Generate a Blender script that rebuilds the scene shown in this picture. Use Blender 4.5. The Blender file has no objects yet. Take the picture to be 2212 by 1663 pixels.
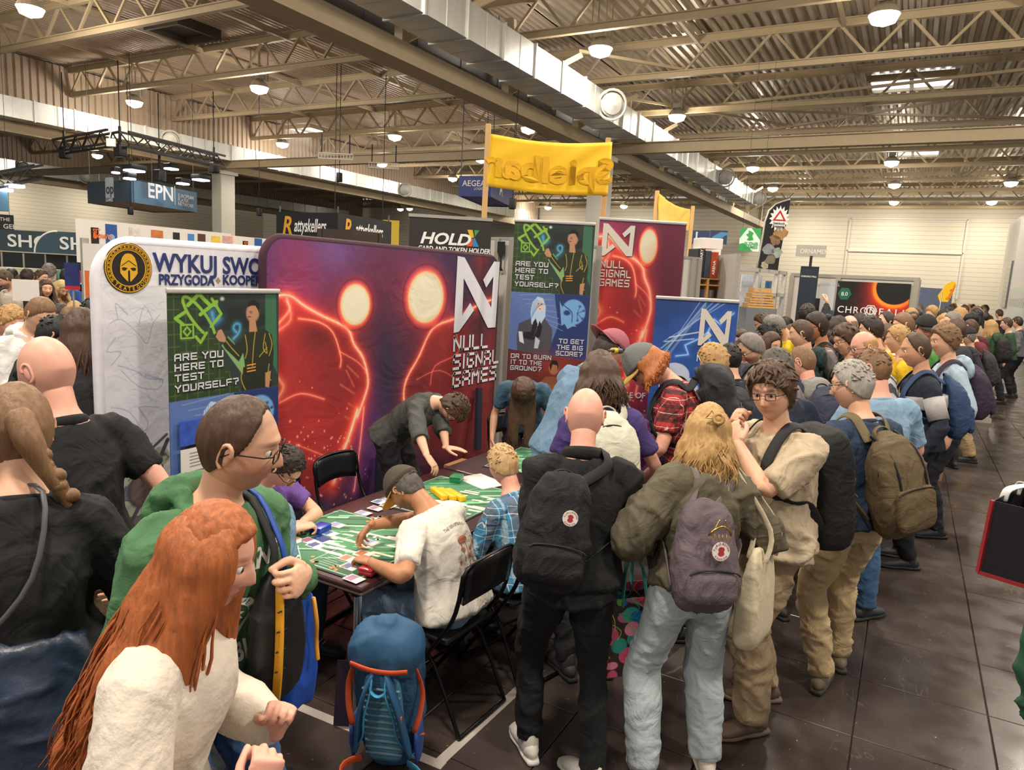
import bpy, bmesh, math, random
import numpy as np
from mathutils import Vector, Matrix
from mathutils.bvhtree import BVHTree
PI = math.pi
rnd = random.Random(7)
# ---------------------------------------------------------------- camera, background fill, exposure
SC = bpy.context.scene
H_CAM, F_PX = 2.12, 1530.0
PITCH, ROLL, YAW = math.radians(8.8), math.radians(3.1), math.radians(28.9)
FW = np.array([-math.sin(YAW)*math.cos(PITCH), math.cos(YAW)*math.cos(PITCH), -math.sin(PITCH)])
_r = np.array([math.cos(YAW), math.sin(YAW), 0.0]); _u = np.cross(_r, FW)
RT = _r*math.cos(ROLL)+_u*math.sin(ROLL); UP = -_r*math.sin(ROLL)+_u*math.cos(ROLL)
CAM = np.array([0, 0, H_CAM])
cd = bpy.data.cameras.new('camera'); co = bpy.data.objects.new('camera', cd); SC.collection.objects.link(co)
cd.sensor_fit = 'HORIZONTAL'; cd.sensor_width = 36.0; cd.lens = F_PX/2212*36.0; cd.clip_end = 300; cd.clip_start = 0.02
co.matrix_world = Matrix(((RT[0], UP[0], -FW[0], 0), (RT[1], UP[1], -FW[1], 0), (RT[2], UP[2], -FW[2], H_CAM), (0, 0, 0, 1)))
SC.camera = co
SC.view_settings.view_transform = 'Standard'; SC.view_settings.look = 'None'
SC.view_settings.gamma = 1.0; SC.view_settings.use_curve_mapping = False
SC.view_settings.exposure = -0.42
w = bpy.data.worlds.new('world'); SC.world = w; w.use_nodes = True
bg = w.node_tree.nodes['Background']; bg.inputs[0].default_value = (1.0, 0.93, 0.84, 1); bg.inputs[1].default_value = 0.62  # even warm background, added as soft fill through the open hall sides
SC.cycles.max_bounces = 6; SC.cycles.diffuse_bounces = 3; SC.cycles.glossy_bounces = 3
SC.cycles.use_denoising = True
def ray(x, y): return FW+RT*(x-1106)/F_PX-UP*(y-831.5)/F_PX
def on(x, y, ax, v):
    d = ray(x, y); return CAM+d*(v-CAM[ax])/d[ax]
def pz(x, y, z): return on(x, y, 2, z)
def pX(x, y, v): return on(x, y, 0, v)
def pY(x, y, v): return on(x, y, 1, v)
def pd(x, y, d):
    v = ray(x, y); return CAM+v*d/math.hypot(v[0], v[1])
LAMP_Z = 8.3
LAMP_PX = [(1298, 93), (1912, 18), (65, 5), (560, 180), (290, 212), (853, 287), (1463, 242), (1927, 343), (1627, 356), (1933, 393), (610, 304), (1142, 270),
           (825, 348), (1670, 401), (2185, 388), (978, 380), (1040, 337), (210, 330)]
LAMPS = [tuple(pz(x, y, LAMP_Z)) for x, y in LAMP_PX]
def area_lamp(x, y, z, size, power, col=(1.0, 0.9, 0.76)):
    l = bpy.data.lights.new('lamp_light', 'AREA'); l.shape = 'DISK'; l.size = size; l.energy = power; l.color = col
    o = bpy.data.objects.new('lamp_light', l); SC.collection.objects.link(o); o.location = (x, y, z)
    l = bpy.data.lights.new('spill_fill', 'POINT'); l.shadow_soft_size = .25; l.energy = power*SPILL_FILL; l.color = col   # fill added at each lamp to brighten the ceiling, modelled as sideways spill
    o = bpy.data.objects.new('spill_fill', l); SC.collection.objects.link(o); o.location = (x, y, z-.22)
SPILL_FILL = .75
for (x, y, z) in LAMPS[:9]: area_lamp(x, y, z-0.26, 0.7, 560)
for (x, y, z) in LAMPS[9:]: area_lamp(x, y, z-0.26, 0.7, 420)
for (x, y) in ((-8.0, 9.0), (-1.5, 9.3), (4.5, 9.5), (-8, 1), (-1.5, 0.5), (4.5, 2), (-15, 8), (-21, 10), (-3, -7), (4, 18)): area_lamp(x, y, 8.0, 0.8, 480)
for (x, y) in ((-8, 56.2), (-2, 56.5), (4, 56.5), (-22, 56), (-30, 56), (-64, 24), (-64, 32), (-64, 40)): area_lamp(x, y, 8.0, 0.6, 340, (1, 0.9, 0.72))

# ---------------------------------------------------------------- helpers
def L(c):
    if isinstance(c, str):
        c = [int(c[i:i+2], 16)/255 for i in (0, 2, 4)]
    return tuple((v/12.92 if v <= 0.04045 else ((v+0.055)/1.055)**2.4) for v in c)+(1.0,)
_M = {}
def mat(name, col, rough=0.7, metal=0.0, bump=0.0, scale=20.0, var=0.12, emit=0.0, coat=0.0, stretch=(1, 1, 1), sheen=0.0, dist=0.01, attr=False, wr=0.0):
    if name in _M: return _M[name]
    m = bpy.data.materials.new(name); m.use_nodes = True; nt = m.node_tree; N = nt.nodes; K = nt.links
    b = N['Principled BSDF']; c = L(col)
    b.inputs['Roughness'].default_value = rough; b.inputs['Metallic'].default_value = metal
    if coat: b.inputs['Coat Weight'].default_value = coat
    if sheen: b.inputs['Sheen Weight'].default_value = sheen
    tc = N.new('ShaderNodeTexCoord'); mp = N.new('ShaderNodeMapping'); mp.inputs['Scale'].default_value = stretch
    K.new(tc.outputs['Object'], mp.inputs[0])
    no = N.new('ShaderNodeTexNoise'); no.inputs['Scale'].default_value = scale; no.inputs['Detail'].default_value = 4
    K.new(mp.outputs[0], no.inputs['Vector'])
    cr = N.new('ShaderNodeMapRange'); cr.inputs[3].default_value = 1-var; cr.inputs[4].default_value = 1+var
    K.new(no.outputs['Fac'], cr.inputs[0])
    mx = N.new('ShaderNodeVectorMath'); mx.operation = 'SCALE'; mx.inputs[0].default_value = c[:3]
    if attr:
        va = N.new('ShaderNodeVertexColor'); va.layer_name = 'Col'; K.new(va.outputs[0], mx.inputs[0])
    K.new(cr.outputs[0], mx.inputs['Scale']); K.new(mx.outputs[0], b.inputs['Base Color'])
    if bump:
        bp = N.new('ShaderNodeBump'); bp.inputs['Strength'].default_value = bump; bp.inputs['Distance'].default_value = dist
        K.new(no.outputs['Fac'], bp.inputs['Height']); K.new(bp.outputs[0], b.inputs['Normal'])
    if wr:   # creases of worn cloth: thin ridges from a warped noise
        n2 = N.new('ShaderNodeTexNoise'); n2.inputs['Scale'].default_value = 6.5; n2.inputs['Detail'].default_value = 2.5; n2.inputs['Distortion'].default_value = 1.3; K.new(tc.outputs['Object'], n2.inputs['Vector'])
        s1 = N.new('ShaderNodeMath'); s1.operation = 'SUBTRACT'; s1.inputs[1].default_value = .5; K.new(n2.outputs['Fac'], s1.inputs[0]); s2 = N.new('ShaderNodeMath'); s2.operation = 'ABSOLUTE'; K.new(s1.outputs[0], s2.inputs[0])
        s3 = N.new('ShaderNodeMapRange'); s3.inputs[1].default_value = 0; s3.inputs[2].default_value = .14; s3.inputs[3].default_value = 1; s3.inputs[4].default_value = 0; s3.interpolation_type = 'SMOOTHSTEP'; K.new(s2.outputs[0], s3.inputs[0])
        b2 = N.new('ShaderNodeBump'); b2.inputs['Strength'].default_value = wr; b2.inputs['Distance'].default_value = .012; K.new(s3.outputs[0], b2.inputs['Height'])
        if bump: K.new(bp.outputs[0], b2.inputs['Normal'])
        K.new(b2.outputs[0], b.inputs['Normal'])
    if emit:
        b.inputs['Emission Color'].default_value = c; b.inputs['Emission Strength'].default_value = emit
    _M[name] = m; return m
def nodes(m): return m.node_tree.nodes, m.node_tree.links, m.node_tree.nodes['Principled BSDF']
def plaid(name, base, bands, per=0.09, rough=0.8):
    """woven check: bands = [(axis, centre, width, colour, strength)] in fractions of the period"""
    if name in _M: return _M[name]
    m = mat(name, base, rough, bump=0.25, scale=60, wr=.5); N, K, b = nodes(m)
    tc = N.new('ShaderNodeTexCoord'); sp = N.new('ShaderNodeSeparateXYZ'); K.new(tc.outputs['Object'], sp.inputs[0])
    col = b.inputs['Base Color'].links[0].from_socket
    for ax, cen, wid, c, st in bands:
        p = N.new('ShaderNodeMath'); p.operation = 'DIVIDE'; K.new(sp.outputs[ax], p.inputs[0]); p.inputs[1].default_value = per
        f = N.new('ShaderNodeMath'); f.operation = 'FRACT'; K.new(p.outputs[0], f.inputs[0])
        d = N.new('ShaderNodeMath'); d.operation = 'SUBTRACT'; K.new(f.outputs[0], d.inputs[0]); d.inputs[1].default_value = cen
        a = N.new('ShaderNodeMath'); a.operation = 'ABSOLUTE'; K.new(d.outputs[0], a.inputs[0])
        l = N.new('ShaderNodeMath'); l.operation = 'LESS_THAN'; K.new(a.outputs[0], l.inputs[0]); l.inputs[1].default_value = wid/2
        s = N.new('ShaderNodeMath'); s.operation = 'MULTIPLY'; K.new(l.outputs[0], s.inputs[0]); s.inputs[1].default_value = st
        x = N.new('ShaderNodeMix'); x.data_type = 'RGBA'; K.new(s.outputs[0], x.inputs[0]); K.new(col, x.inputs[6]); x.inputs[7].default_value = L(c)
        col = x.outputs[2]
    K.new(col, b.inputs['Base Color']); return m
def tag(o, label=None, cat=None, group=None, kind=None):
    for k, v in (('label', label), ('category', cat), ('group', group), ('kind', kind)):
        if v: o[k] = v
    return o
def empty(name, loc=(0, 0, 0), rz=0.0, label=None, cat=None, group=None, kind=None):
    o = bpy.data.objects.new(name, None); SC.collection.objects.link(o); o.location = loc; o.rotation_euler = (0, 0, rz)
    o.empty_display_size = 0.1
    return tag(o, label, cat, group, kind)
def link(name, me, parent=None, mats=None, smooth=True):
    o = bpy.data.objects.new(name, me); SC.collection.objects.link(o)
    if parent is not None: o.parent = parent
    if mats is not None:
        for m in (mats if isinstance(mats, (list, tuple)) else [mats]): me.materials.append(m)
    if smooth and me.polygons: me.polygons.foreach_set('use_smooth', [True]*len(me.polygons))
    return o
class MB:
    def __init__(s): s.v = []; s.f = []; s.m = []; s.n = 0; s.mi = 0
    def add(s, V, F, mi=None):
        V = np.asarray(V, float).reshape(-1, 3); k = s.n; s.v.append(V); s.n += len(V)
        s.f += [tuple(int(i)+k for i in f) for f in F]; s.m += [s.mi if mi is None else mi]*len(F); return s
    def box(s, c, d, R=None, mi=None):
        V = np.array([[x, y, z] for x in (-.5, .5) for y in (-.5, .5) for z in (-.5, .5)])*np.array(d)
        if R is not None: V = V@np.asarray(R).T
        return s.add(V+np.array(c), [(0, 1, 3, 2), (4, 6, 7, 5), (0, 4, 5, 1), (2, 3, 7, 6), (0, 2, 6, 4), (1, 5, 7, 3)], mi)
    def bar(s, a, b, wd, h=None, up=(0, 0, 1), mi=None):
        a = np.array(a, float); b = np.array(b, float); t = b-a; ln = np.linalg.norm(t); t = t/ln
        u = np.array(up, float); u = u-t*(u@t)
        if np.linalg.norm(u) < 1e-4: u = np.array([0, 1, 0])-t*t[1]
        u /= np.linalg.norm(u); x = np.cross(t, u)
        return s.box((a+b)/2, (wd, ln, h or wd), np.array([x, t, u]).T, mi)
    def tube(s, pts, r, n=10, sub=0, ref=None, cap=True, mi=None, closed=False, sq=2.0, ck=.7):
        V, F = tube(pts, r, n, sub, ref, cap, closed, sq, ck); return s.add(V, F, mi)
    def ell(s, c, r, n=16, R=None, mi=None):
        V, F = sphere(n, max(6, n*2//3)); V = V*np.array(r)
        if R is not None: V = V@np.asarray(R).T
        return s.add(V+np.array(c), F, mi)
    def rbox(s, c, d, r, R=None, mi=None, n=3):
        """box with rounded edges"""
        d = np.array(d, float)/2; q = []
        ks = np.linspace(0, PI/2, n)
        def ax(h): return [-h+r-r*math.cos(k) for k in ks]+[h-r+r*math.sin(k) for k in ks]
        bm = bmesh.new(); bmesh.ops.create_cube(bm, size=1.0)
        bmesh.ops.scale(bm, vec=tuple(d*2), verts=bm.verts)
        bmesh.ops.bevel(bm, geom=list(bm.edges), offset=min(r, d.min()*0.98), segments=n, affect='EDGES', profile=0.5)
        bm.verts.index_update(); V = np.array([v.co for v in bm.verts]); F = [[v.index for v in f.verts] for f in bm.faces]; bm.free()
        if R is not None: V = V@np.asarray(R).T
        return s.add(V+np.array(c), F, mi)
    def mesh(s, name='m'):
        me = bpy.data.meshes.new(name); V = np.vstack(s.v); me.from_pydata(V.tolist(), [], s.f)
        me.polygons.foreach_set('material_index', s.m); me.update(); return me
    def build(s, name, mats, parent=None, smooth=True): return link(name, s.mesh(name), parent, mats, smooth)
def sphere(nu, nv):
    V = [[0, 0, 1]]
    for j in range(1, nv):
        p = PI*j/nv
        for i in range(nu):
            a = 2*PI*i/nu; V.append([math.sin(p)*math.cos(a), math.sin(p)*math.sin(a), math.cos(p)])
    V.append([0, 0, -1]); F = []
    for i in range(nu): F.append((0, 1+i, 1+(i+1) % nu))
    for j in range(nv-2):
        for i in range(nu):
            a = 1+j*nu; F.append((a+i, a+nu+i, a+nu+(i+1) % nu, a+(i+1) % nu))
    e = len(V)-1; a = 1+(nv-2)*nu
    for i in range(nu): F.append((a+i, e, a+(i+1) % nu))
    return np.array(V, float), F
def cr(P, sub, closed=False):
    """Catmull-Rom through the rows of P"""
    P = np.asarray(P, float); n = len(P)
    if sub < 1 or n < 3 and not closed:
        return P
    out = []
    for i in range(n if closed else n-1):
        a, b, c, d = (P[(i-1) % n] if (closed or i > 0) else P[0], P[i], P[(i+1) % n], P[(i+2) % n] if (closed or i+2 < n) else P[-1])
        for k in range(sub+1):
            t = k/(sub+1); out.append(0.5*((2*b)+(-a+c)*t+(2*a-5*b+4*c-d)*t*t+(-a+3*b-3*c+d)*t**3))
    if not closed: out.append(P[-1])
    return np.array(out)
def tube(pts, r, n=10, sub=0, ref=None, cap=True, closed=False, sq=2.0, ck=.7):
    pts = np.asarray(pts, float); k = len(pts); r = np.asarray(r, float)
    if r.ndim == 0: r = np.full((k, 2), float(r))
    elif r.ndim == 1 and len(r) == 2 and k != 2: r = np.tile(r, (k, 1))
    elif r.ndim == 1: r = np.stack([r, r], 1)
    rf = None
    if ref is not None:
        ref = np.asarray(ref, float)
        rf = np.tile(ref, (k, 1)) if ref.ndim == 1 else ref
    D = np.hstack([pts, r] + ([rf] if rf is not None else [])); D = cr(D, sub, closed)
    pts, r = D[:, :3], np.maximum(D[:, 3:5], 1e-4); k = len(pts)
    if closed: T = np.roll(pts, -1, 0)-np.roll(pts, 1, 0)
    else:
        T = np.empty_like(pts); T[1:-1] = pts[2:]-pts[:-2]; T[0] = pts[1]-pts[0]; T[-1] = pts[-1]-pts[-2]
    T /= np.linalg.norm(T, axis=1)[:, None]+1e-12
    B = np.empty_like(pts)
    if rf is not None:
        B = D[:, 5:8]-T*np.sum(D[:, 5:8]*T, 1)[:, None]
    else:
        g = np.array([0, 0, 1.0]) if abs(T[0][2]) < 0.9 else np.array([0, 1.0, 0])
        for i in range(k):
            g = g-T[i]*(g@T[i]); g /= np.linalg.norm(g)+1e-12; B[i] = g
    B /= np.linalg.norm(B, axis=1)[:, None]+1e-12
    A = np.cross(T, B)
    if cap and not closed:
        e0, e1 = r[0].min(), r[-1].min()
        P2, R2, A2, B2 = [], [], [], []
        for q in (0.0, 0.6): P2.append(pts[0]-T[0]*e0*math.cos(q*PI/2)*ck); R2.append(r[0]*max(0.05, math.sin(q*PI/2))); A2.append(A[0]); B2.append(B[0])
        for i in range(k): P2.append(pts[i]); R2.append(r[i]); A2.append(A[i]); B2.append(B[i])
        for q in (0.6, 0.0): P2.append(pts[-1]+T[-1]*e1*math.cos(q*PI/2)*ck); R2.append(r[-1]*max(0.05, math.sin(q*PI/2))); A2.append(A[-1]); B2.append(B[-1])
        pts, r, A, B = map(np.array, (P2, R2, A2, B2)); k = len(pts)
    th = np.arange(n)*2*PI/n; c, s_ = np.cos(th), np.sin(th)
    if sq != 2.0:
        c = np.sign(c)*np.abs(c)**(2/sq); s_ = np.sign(s_)*np.abs(s_)**(2/sq)
    V = pts[:, None, :]+A[:, None, :]*(r[:, :1]*c)[:, :, None]+B[:, None, :]*(r[:, 1:]*s_)[:, :, None]
    F = []
    for i in range(k if closed else k-1):
        i2 = (i+1) % k
        for j in range(n):
            F.append((i*n+j, i*n+(j+1) % n, i2*n+(j+1) % n, i2*n+j))
    if not closed: F.append(tuple(range(n-1, -1, -1))); F.append(tuple((k-1)*n+j for j in range(n)))
    return V.reshape(-1, 3), F
def remesh(me, voxel, smooth=4, fac=0.5):
    o = bpy.data.objects.new('t', me); WS.collection.objects.link(o)
    m = o.modifiers.new('r', 'REMESH'); m.mode = 'VOXEL'; m.voxel_size = voxel; m.use_smooth_shade = True
    if smooth:
        q = o.modifiers.new('s', 'SMOOTH'); q.iterations = smooth; q.factor = fac
    me2 = evaluated(o)
    bpy.data.objects.remove(o); bpy.data.meshes.remove(me); return me2
def coords(me):
    a = np.empty(len(me.vertices)*3, np.float32); me.vertices.foreach_get('co', a); return a.reshape(-1, 3).astype(float)
def normals(me):
    a = np.empty(len(me.vertices)*3, np.float32); me.vertex_normals.foreach_get('vector', a); return a.reshape(-1, 3).astype(float)
def setco(me, V): me.vertices.foreach_set('co', np.asarray(V, np.float32).ravel()); me.update()
def _h(i, seed): # lattice hash -> [-1,1]
    x = (i[..., 0]*374761393+i[..., 1]*668265263+i[..., 2]*2147483647+seed*974634777) & 0xffffffff
    x = ((x ^ (x >> 13))*1274126177) & 0xffffffff; x = x ^ (x >> 16); return (x & 0xffff)/32767.5-1
def noise(P, seed=0):
    P = np.asarray(P, float); i = np.floor(P).astype(np.int64); f = P-i; f = f*f*(3-2*f); out = 0
    for dx in (0, 1):
        for dy in (0, 1):
            for dz in (0, 1):
                wt = (f[..., 0] if dx else 1-f[..., 0])*(f[..., 1] if dy else 1-f[..., 1])*(f[..., 2] if dz else 1-f[..., 2])
                out = out+wt*_h(i+np.array([dx, dy, dz]), seed)
    return out
def grid_plane(mb, o, ex, ey, mi=0): # single quad panel from origin along two edge vectors
    o, ex, ey = map(lambda a: np.array(a, float), (o, ex, ey)); mb.add([o, o+ex, o+ex+ey, o+ey], [(0, 1, 2, 3)], mi)
WS = bpy.data.scenes.new('work'); WVL = WS.view_layers[0]     # side scene where modifiers and texts are evaluated; emptied and removed at the end
def evaluated(o): WVL.update(); return bpy.data.meshes.new_from_object(o.evaluated_get(WVL.depsgraph))
# flat lettering: a text converted to mesh, lying in local XZ (reading along +X, facing -Y)
def text_mesh(s, size, bold=0.0, xs=1.0, align='LEFT', depth=0.0015, shear=0.0, space=1.0, line=1.0):
    cu = bpy.data.curves.new('t', 'FONT'); cu.body = s; cu.size = size; cu.offset = bold*size; cu.align_x = align; cu.extrude = depth
    cu.shear = shear; cu.space_character = space; cu.space_line = line; cu.resolution_u = 3
    o = bpy.data.objects.new('t', cu); WS.collection.objects.link(o)
    me = evaluated(o); bpy.data.objects.remove(o); bpy.data.curves.remove(cu)
    me.transform(Matrix.Scale(xs, 4, (1, 0, 0))); me.transform(Matrix.Rotation(PI/2, 4, 'X')); return me
def text(name, s, size, m, parent, loc, bold=0.01, xs=1.0, align='LEFT', rot=None, shear=0.0, space=1.0, line=1.0, depth=0.0015):
    o = link(name, text_mesh(s, size, bold, xs, align, depth, shear, space, line), parent, m, smooth=False)
    o.location = loc
    if rot is not None: o.rotation_euler = rot
    return o
def flat(name, pts, m, parent, y=-0.002, th=0.002, holes=None):
    """flat cut shape from outline(s) in local XZ, facing -Y"""
    def ar(P): return sum(P[i][0]*P[(i+1) % len(P)][1]-P[(i+1) % len(P)][0]*P[i][1] for i in range(len(P)))
    pts = [tuple(p) for p in pts]; pts = pts if ar(pts) > 0 else pts[::-1]; mb = MB(); n = len(pts)
    if not holes:
        mb.add([(a, y, b) for a, b in pts]+[(a, y+th, b) for a, b in pts], [tuple(range(n))]+[tuple(range(2*n-1, n-1, -1))]+[(i+n, (i+1) % n+n, (i+1) % n, i) for i in range(n)])
    else:
        h = [tuple(p) for p in holes[0]]; h = h if ar(h) > 0 else h[::-1]; assert len(h) == n
        k = min(range(n), key=lambda q: (h[q][0]-pts[0][0])**2+(h[q][1]-pts[0][1])**2); h = h[k:]+h[:k]
        V = [(a, y, b) for a, b in pts+h]+[(a, y+th, b) for a, b in pts+h]; m2 = 2*n
        F = []
        for i in range(n): j = (i+1) % n; F += [(i, j, n+j, n+i), (m2+j, m2+i, m2+n+i, m2+n+j), (j, i, m2+i, m2+j), (n+i, n+j, m2+n+j, m2+n+i)]
        mb.add(V, F)
    return mb.build(name, m, parent, smooth=False)
GL = {'A': [[(0, 0), (0, .8), (.2, 1), (1, 1), (1, 0)], [(0, .42), (1, .42)]], 'B': [[(0, 0), (0, 1), (.9, 1), (.9, .55), (0, .55)], [(.9, .55), (1, .45), (1, 0), (0, 0)]], 'C': [[(1, 1), (.15, 1), (0, .85), (0, 0), (1, 0)]], 'D': [[(0, 0), (0, 1), (.8, 1), (1, .8), (1, .2), (.8, 0), (0, 0)]],
 'E': [[(1, 1), (0, 1), (0, 0), (1, 0)], [(0, .5), (.9, .5)]], 'F': [[(1, 1), (0, 1), (0, 0)], [(0, .48), (.9, .48)]], 'G': [[(1, 1), (.15, 1), (0, .85), (0, 0), (1, 0), (1, .5), (.5, .5)]], 'H': [[(0, 0), (0, 1)], [(1, 0), (1, 1)], [(0, .5), (1, .5)]], 'I': [[(.5, 0), (.5, 1)]], 'K': [[(0, 0), (0, 1)], [(1, 1), (.1, .5), (1, 0)]],
 'L': [[(0, 1), (0, 0), (1, 0)]], 'M': [[(0, 0), (0, 1), (.5, .45), (1, 1), (1, 0)]], 'N': [[(0, 0), (0, 1), (1, 0), (1, 1)]], 'O': [[(0, 0), (0, 1), (1, 1), (1, 0), (0, 0)]], 'R': [[(0, 0), (0, 1), (1, 1), (1, .45), (0, .45)], [(.55, .45), (1, 0)]], 'S': [[(1, 1), (.1, 1), (0, .9), (0, .52), (1, .52), (1, 0), (0, 0)]],
 'T': [[(0, 1), (1, 1)], [(.5, 1), (.5, 0)]], 'U': [[(0, 1), (0, 0), (1, 0), (1, 1)]], 'Y': [[(0, 1), (.5, .5), (1, 1)], [(.5, .5), (.5, 0)]], '?': [[(0, 1), (1, 1), (1, .5), (.5, .5), (.5, .28)], [(.5, .1), (.5, 0)]]}
def tech(s, h, w=None, sw=.175, adv=.95, gap=.34):
    """square-built techno capitals in local XZ, facing -Y"""
    mb = MB(); x = 0; t = sw*h; gw = adv*h-t
    for c in s:
        if c == ' ': x += .55*h; continue
        k = .25 if c == 'I' else 1
        for ln in GL[c]:
            for (a, b), (c_, d) in zip(ln[:-1], ln[1:]):
                p = np.array([x+t/2+a*gw*k, 0, t/2+b*(h-t)]); q = np.array([x+t/2+c_*gw*k, 0, t/2+d*(h-t)]); v = (q-p)/np.linalg.norm(q-p)*t*.5; mb.bar(p-v*.96, q+v*.96, t, .002, up=(0, 1, 0))
        x += gw*k+t+gap*h*.6
    me = mb.mesh(); V = coords(me)
    if w: V[:, 0] *= w/V[:, 0].max(); setco(me, V)
    return me
def circ(cx, cy, r, n=32, ry=None, a0=0, a1=2*PI): return [(cx+r*math.cos(a0+(a1-a0)*i/n), cy+(ry or r)*math.sin(a0+(a1-a0)*i/n)) for i in range(n)]
# ---- painted print (an image made here, in memory) ----
class Canvas:
    def __init__(s, wpx, hpx, c):
        s.w, s.h = wpx, hpx; s.a = np.empty((hpx, wpx, 3)); s.a[:] = L(c)[:3]
        yy, xx = np.mgrid[0:hpx, 0:wpx]; s.x = (xx+.5)/wpx; s.y = 1-(yy+.5)/hpx; s.asp = wpx/hpx   # y up, 0..1
    def mix(s, m, c): m = np.clip(m, 0, 1)[..., None]; s.a = s.a*(1-m)+np.array(L(c)[:3])*m
    def addc(s, m, c): s.a = s.a+np.clip(m, 0, 9)[..., None]*np.array(L(c)[:3])
    def seg(s, pts, closed=False):
        d = np.full(s.x.shape, 9.0); n = len(pts)
        for i in range(n if closed else n-1):
            (ax, ay), (bx, by) = pts[i], pts[(i+1) % n]; ax *= s.asp; bx *= s.asp
            px, py = s.x*s.asp-ax, s.y-ay; vx, vy = bx-ax, by-ay; t = np.clip((px*vx+py*vy)/(vx*vx+vy*vy+1e-12), 0, 1)
            d = np.minimum(d, np.hypot(px-vx*t, py-vy*t))
        return d
    def poly(s, pts, c, al=1.0, soft=0.0015):
        ins = np.zeros(s.x.shape, bool); n = len(pts)
        for i in range(n):
            (ax, ay), (bx, by) = pts[i], pts[(i+1) % n]
            if ay == by: continue
            ins ^= ((ay > s.y) != (by > s.y)) & (s.x < (bx-ax)*(s.y-ay)/(by-ay)+ax)
        d = s.seg(pts, True)*np.where(ins, 1, -1); s.mix(al*np.clip(d/soft*.5+.5, 0, 1), c)
    def stroke(s, pts, wd, c, al=1.0, sm=0):
        pts = [tuple(p) for p in cr(pts, sm)] if sm else pts
        s.mix(al*np.clip((wd-s.seg(pts))/0.0016+.5, 0, 1), c)
    def glow(s, pts, wd, c, k=1.0, sm=3, closed=False):
        pts = [tuple(p) for p in cr(pts, sm, closed)]; d = s.seg(pts, closed); s.addc(k*np.exp(-(d/wd)), c)
    def ell(s, cx, cy, rx, ry, c, al=1.0, soft=0.004):
        d = (1-np.hypot((s.x-cx)*s.asp/rx, (s.y-cy)/ry))*min(rx, ry); s.mix(al*np.clip(d/soft*.5+.5, 0, 1), c); return d
    def blob(s, cx, cy, rx, ry, c, al=1.0): s.mix(al*np.exp(-(((s.x-cx)*s.asp/rx)**2+((s.y-cy)/ry)**2)), c)
    def nz(s, sc, seed=0, oct=3):
        o = 0
        for i in range(oct): o = o+noise(np.stack([s.x*s.asp*sc*2**i, s.y*sc*2**i, s.x*0+seed], -1), seed+i)/2**i
        return o
    def material(s, name, rough=0.55):
        im = bpy.data.images.new(name, s.w, s.h); a = np.clip(s.a, 0, 1); a = np.where(a <= 0.0031308, a*12.92, 1.055*np.maximum(a, 1e-9)**(1/2.4)-0.055)
        px = np.ones((s.h, s.w, 4), np.float32); px[..., :3] = a[::-1]; im.pixels.foreach_set(px.ravel()); im.update(); im.pack()
        m = bpy.data.materials.new(name); m.use_nodes = True; N = m.node_tree.nodes; K = m.node_tree.links; b = N['Principled BSDF']
        t = N.new('ShaderNodeTexImage'); t.image = im; t.extension = 'EXTEND'; uv = N.new('ShaderNodeUVMap'); uv.uv_map = 'uv'
        K.new(uv.outputs[0], t.inputs[0]); K.new(t.outputs[0], b.inputs['Base Color']); b.inputs['Roughness'].default_value = rough
        if rough > .7:
            tc = N.new('ShaderNodeTexCoord'); n = N.new('ShaderNodeTexNoise'); n.inputs['Scale'].default_value = 2.2; n.inputs['Detail'].default_value = 3; n.inputs['Distortion'].default_value = 2; K.new(tc.outputs['Object'], n.inputs['Vector']); bp = N.new('ShaderNodeBump'); bp.inputs['Strength'].default_value = .5; bp.inputs['Distance'].default_value = .03; K.new(n.outputs['Fac'], bp.inputs['Height']); K.new(bp.outputs[0], b.inputs['Normal'])
        return m
def uv_xz(me, x0, x1, z0, z1, ax=0, az=2):
    u = me.uv_layers.new(name='uv'); V = coords(me)
    li = np.empty(len(me.loops), np.int32); me.loops.foreach_get('vertex_index', li); P = V[li]
    a = np.stack([(P[:, ax]-x0)/(x1-x0), (P[:, az]-z0)/(z1-z0)], 1).astype(np.float32); u.data.foreach_set('uv', a.ravel())
# ---------------------------------------------------------------- the hall
STEEL = mat('painted_steel', 'b3a182', 0.55, bump=0.05, scale=3, var=0.1)
DECKL = mat('deck_beige', 'b5a18c', 0.5, metal=0.0, scale=2, var=0.1, stretch=(1, .1, 1))
DECKR = mat('deck_silver', 'bdb09c', 0.38, metal=0.35, scale=3, var=0.25, stretch=(1, .15, 1), bump=0.1)
GALV = mat('galvanised_duct', 'ced0cc', 0.34, metal=0.6, scale=1.2, var=0.25, bump=0.12, stretch=(1, 3, 1))
DARKDUCT = mat('dark_duct', '5f6264', 0.45, metal=0.6, scale=2, var=0.15)
WALLW = mat('white_cladding', 'e6dfcf', 0.5, scale=2, var=0.04)
N_, K_, b_ = nodes(WALLW)
tc = N_.new('ShaderNodeTexCoord'); sp = N_.new('ShaderNodeSeparateXYZ'); K_.new(tc.outputs['Object'], sp.inputs[0])
mm = N_.new('ShaderNodeMath'); mm.operation = 'MULTIPLY'; mm.inputs[1].default_value = 3.2; K_.new(sp.outputs[2], mm.inputs[0])
fr = N_.new('ShaderNodeMath'); fr.operation = 'FRACT'; K_.new(mm.outputs[0], fr.inputs[0])
gt = N_.new('ShaderNodeMath'); gt.operation = 'GREATER_THAN'; gt.inputs[1].default_value = 0.9; K_.new(fr.outputs[0], gt.inputs[0])
mxx = N_.new('ShaderNodeMix'); mxx.data_type = 'RGBA'; K_.new(gt.outputs[0], mxx.inputs[0]); K_.new(b_.inputs['Base Color'].links[0].from_socket, mxx.inputs[6])
mxx.inputs[7].default_value = L('c4bca9'); K_.new(mxx.outputs[2], b_.inputs['Base Color'])
WHITE = mat('white_board', 'e4dfd8', 0.5, var=0.03)
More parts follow.
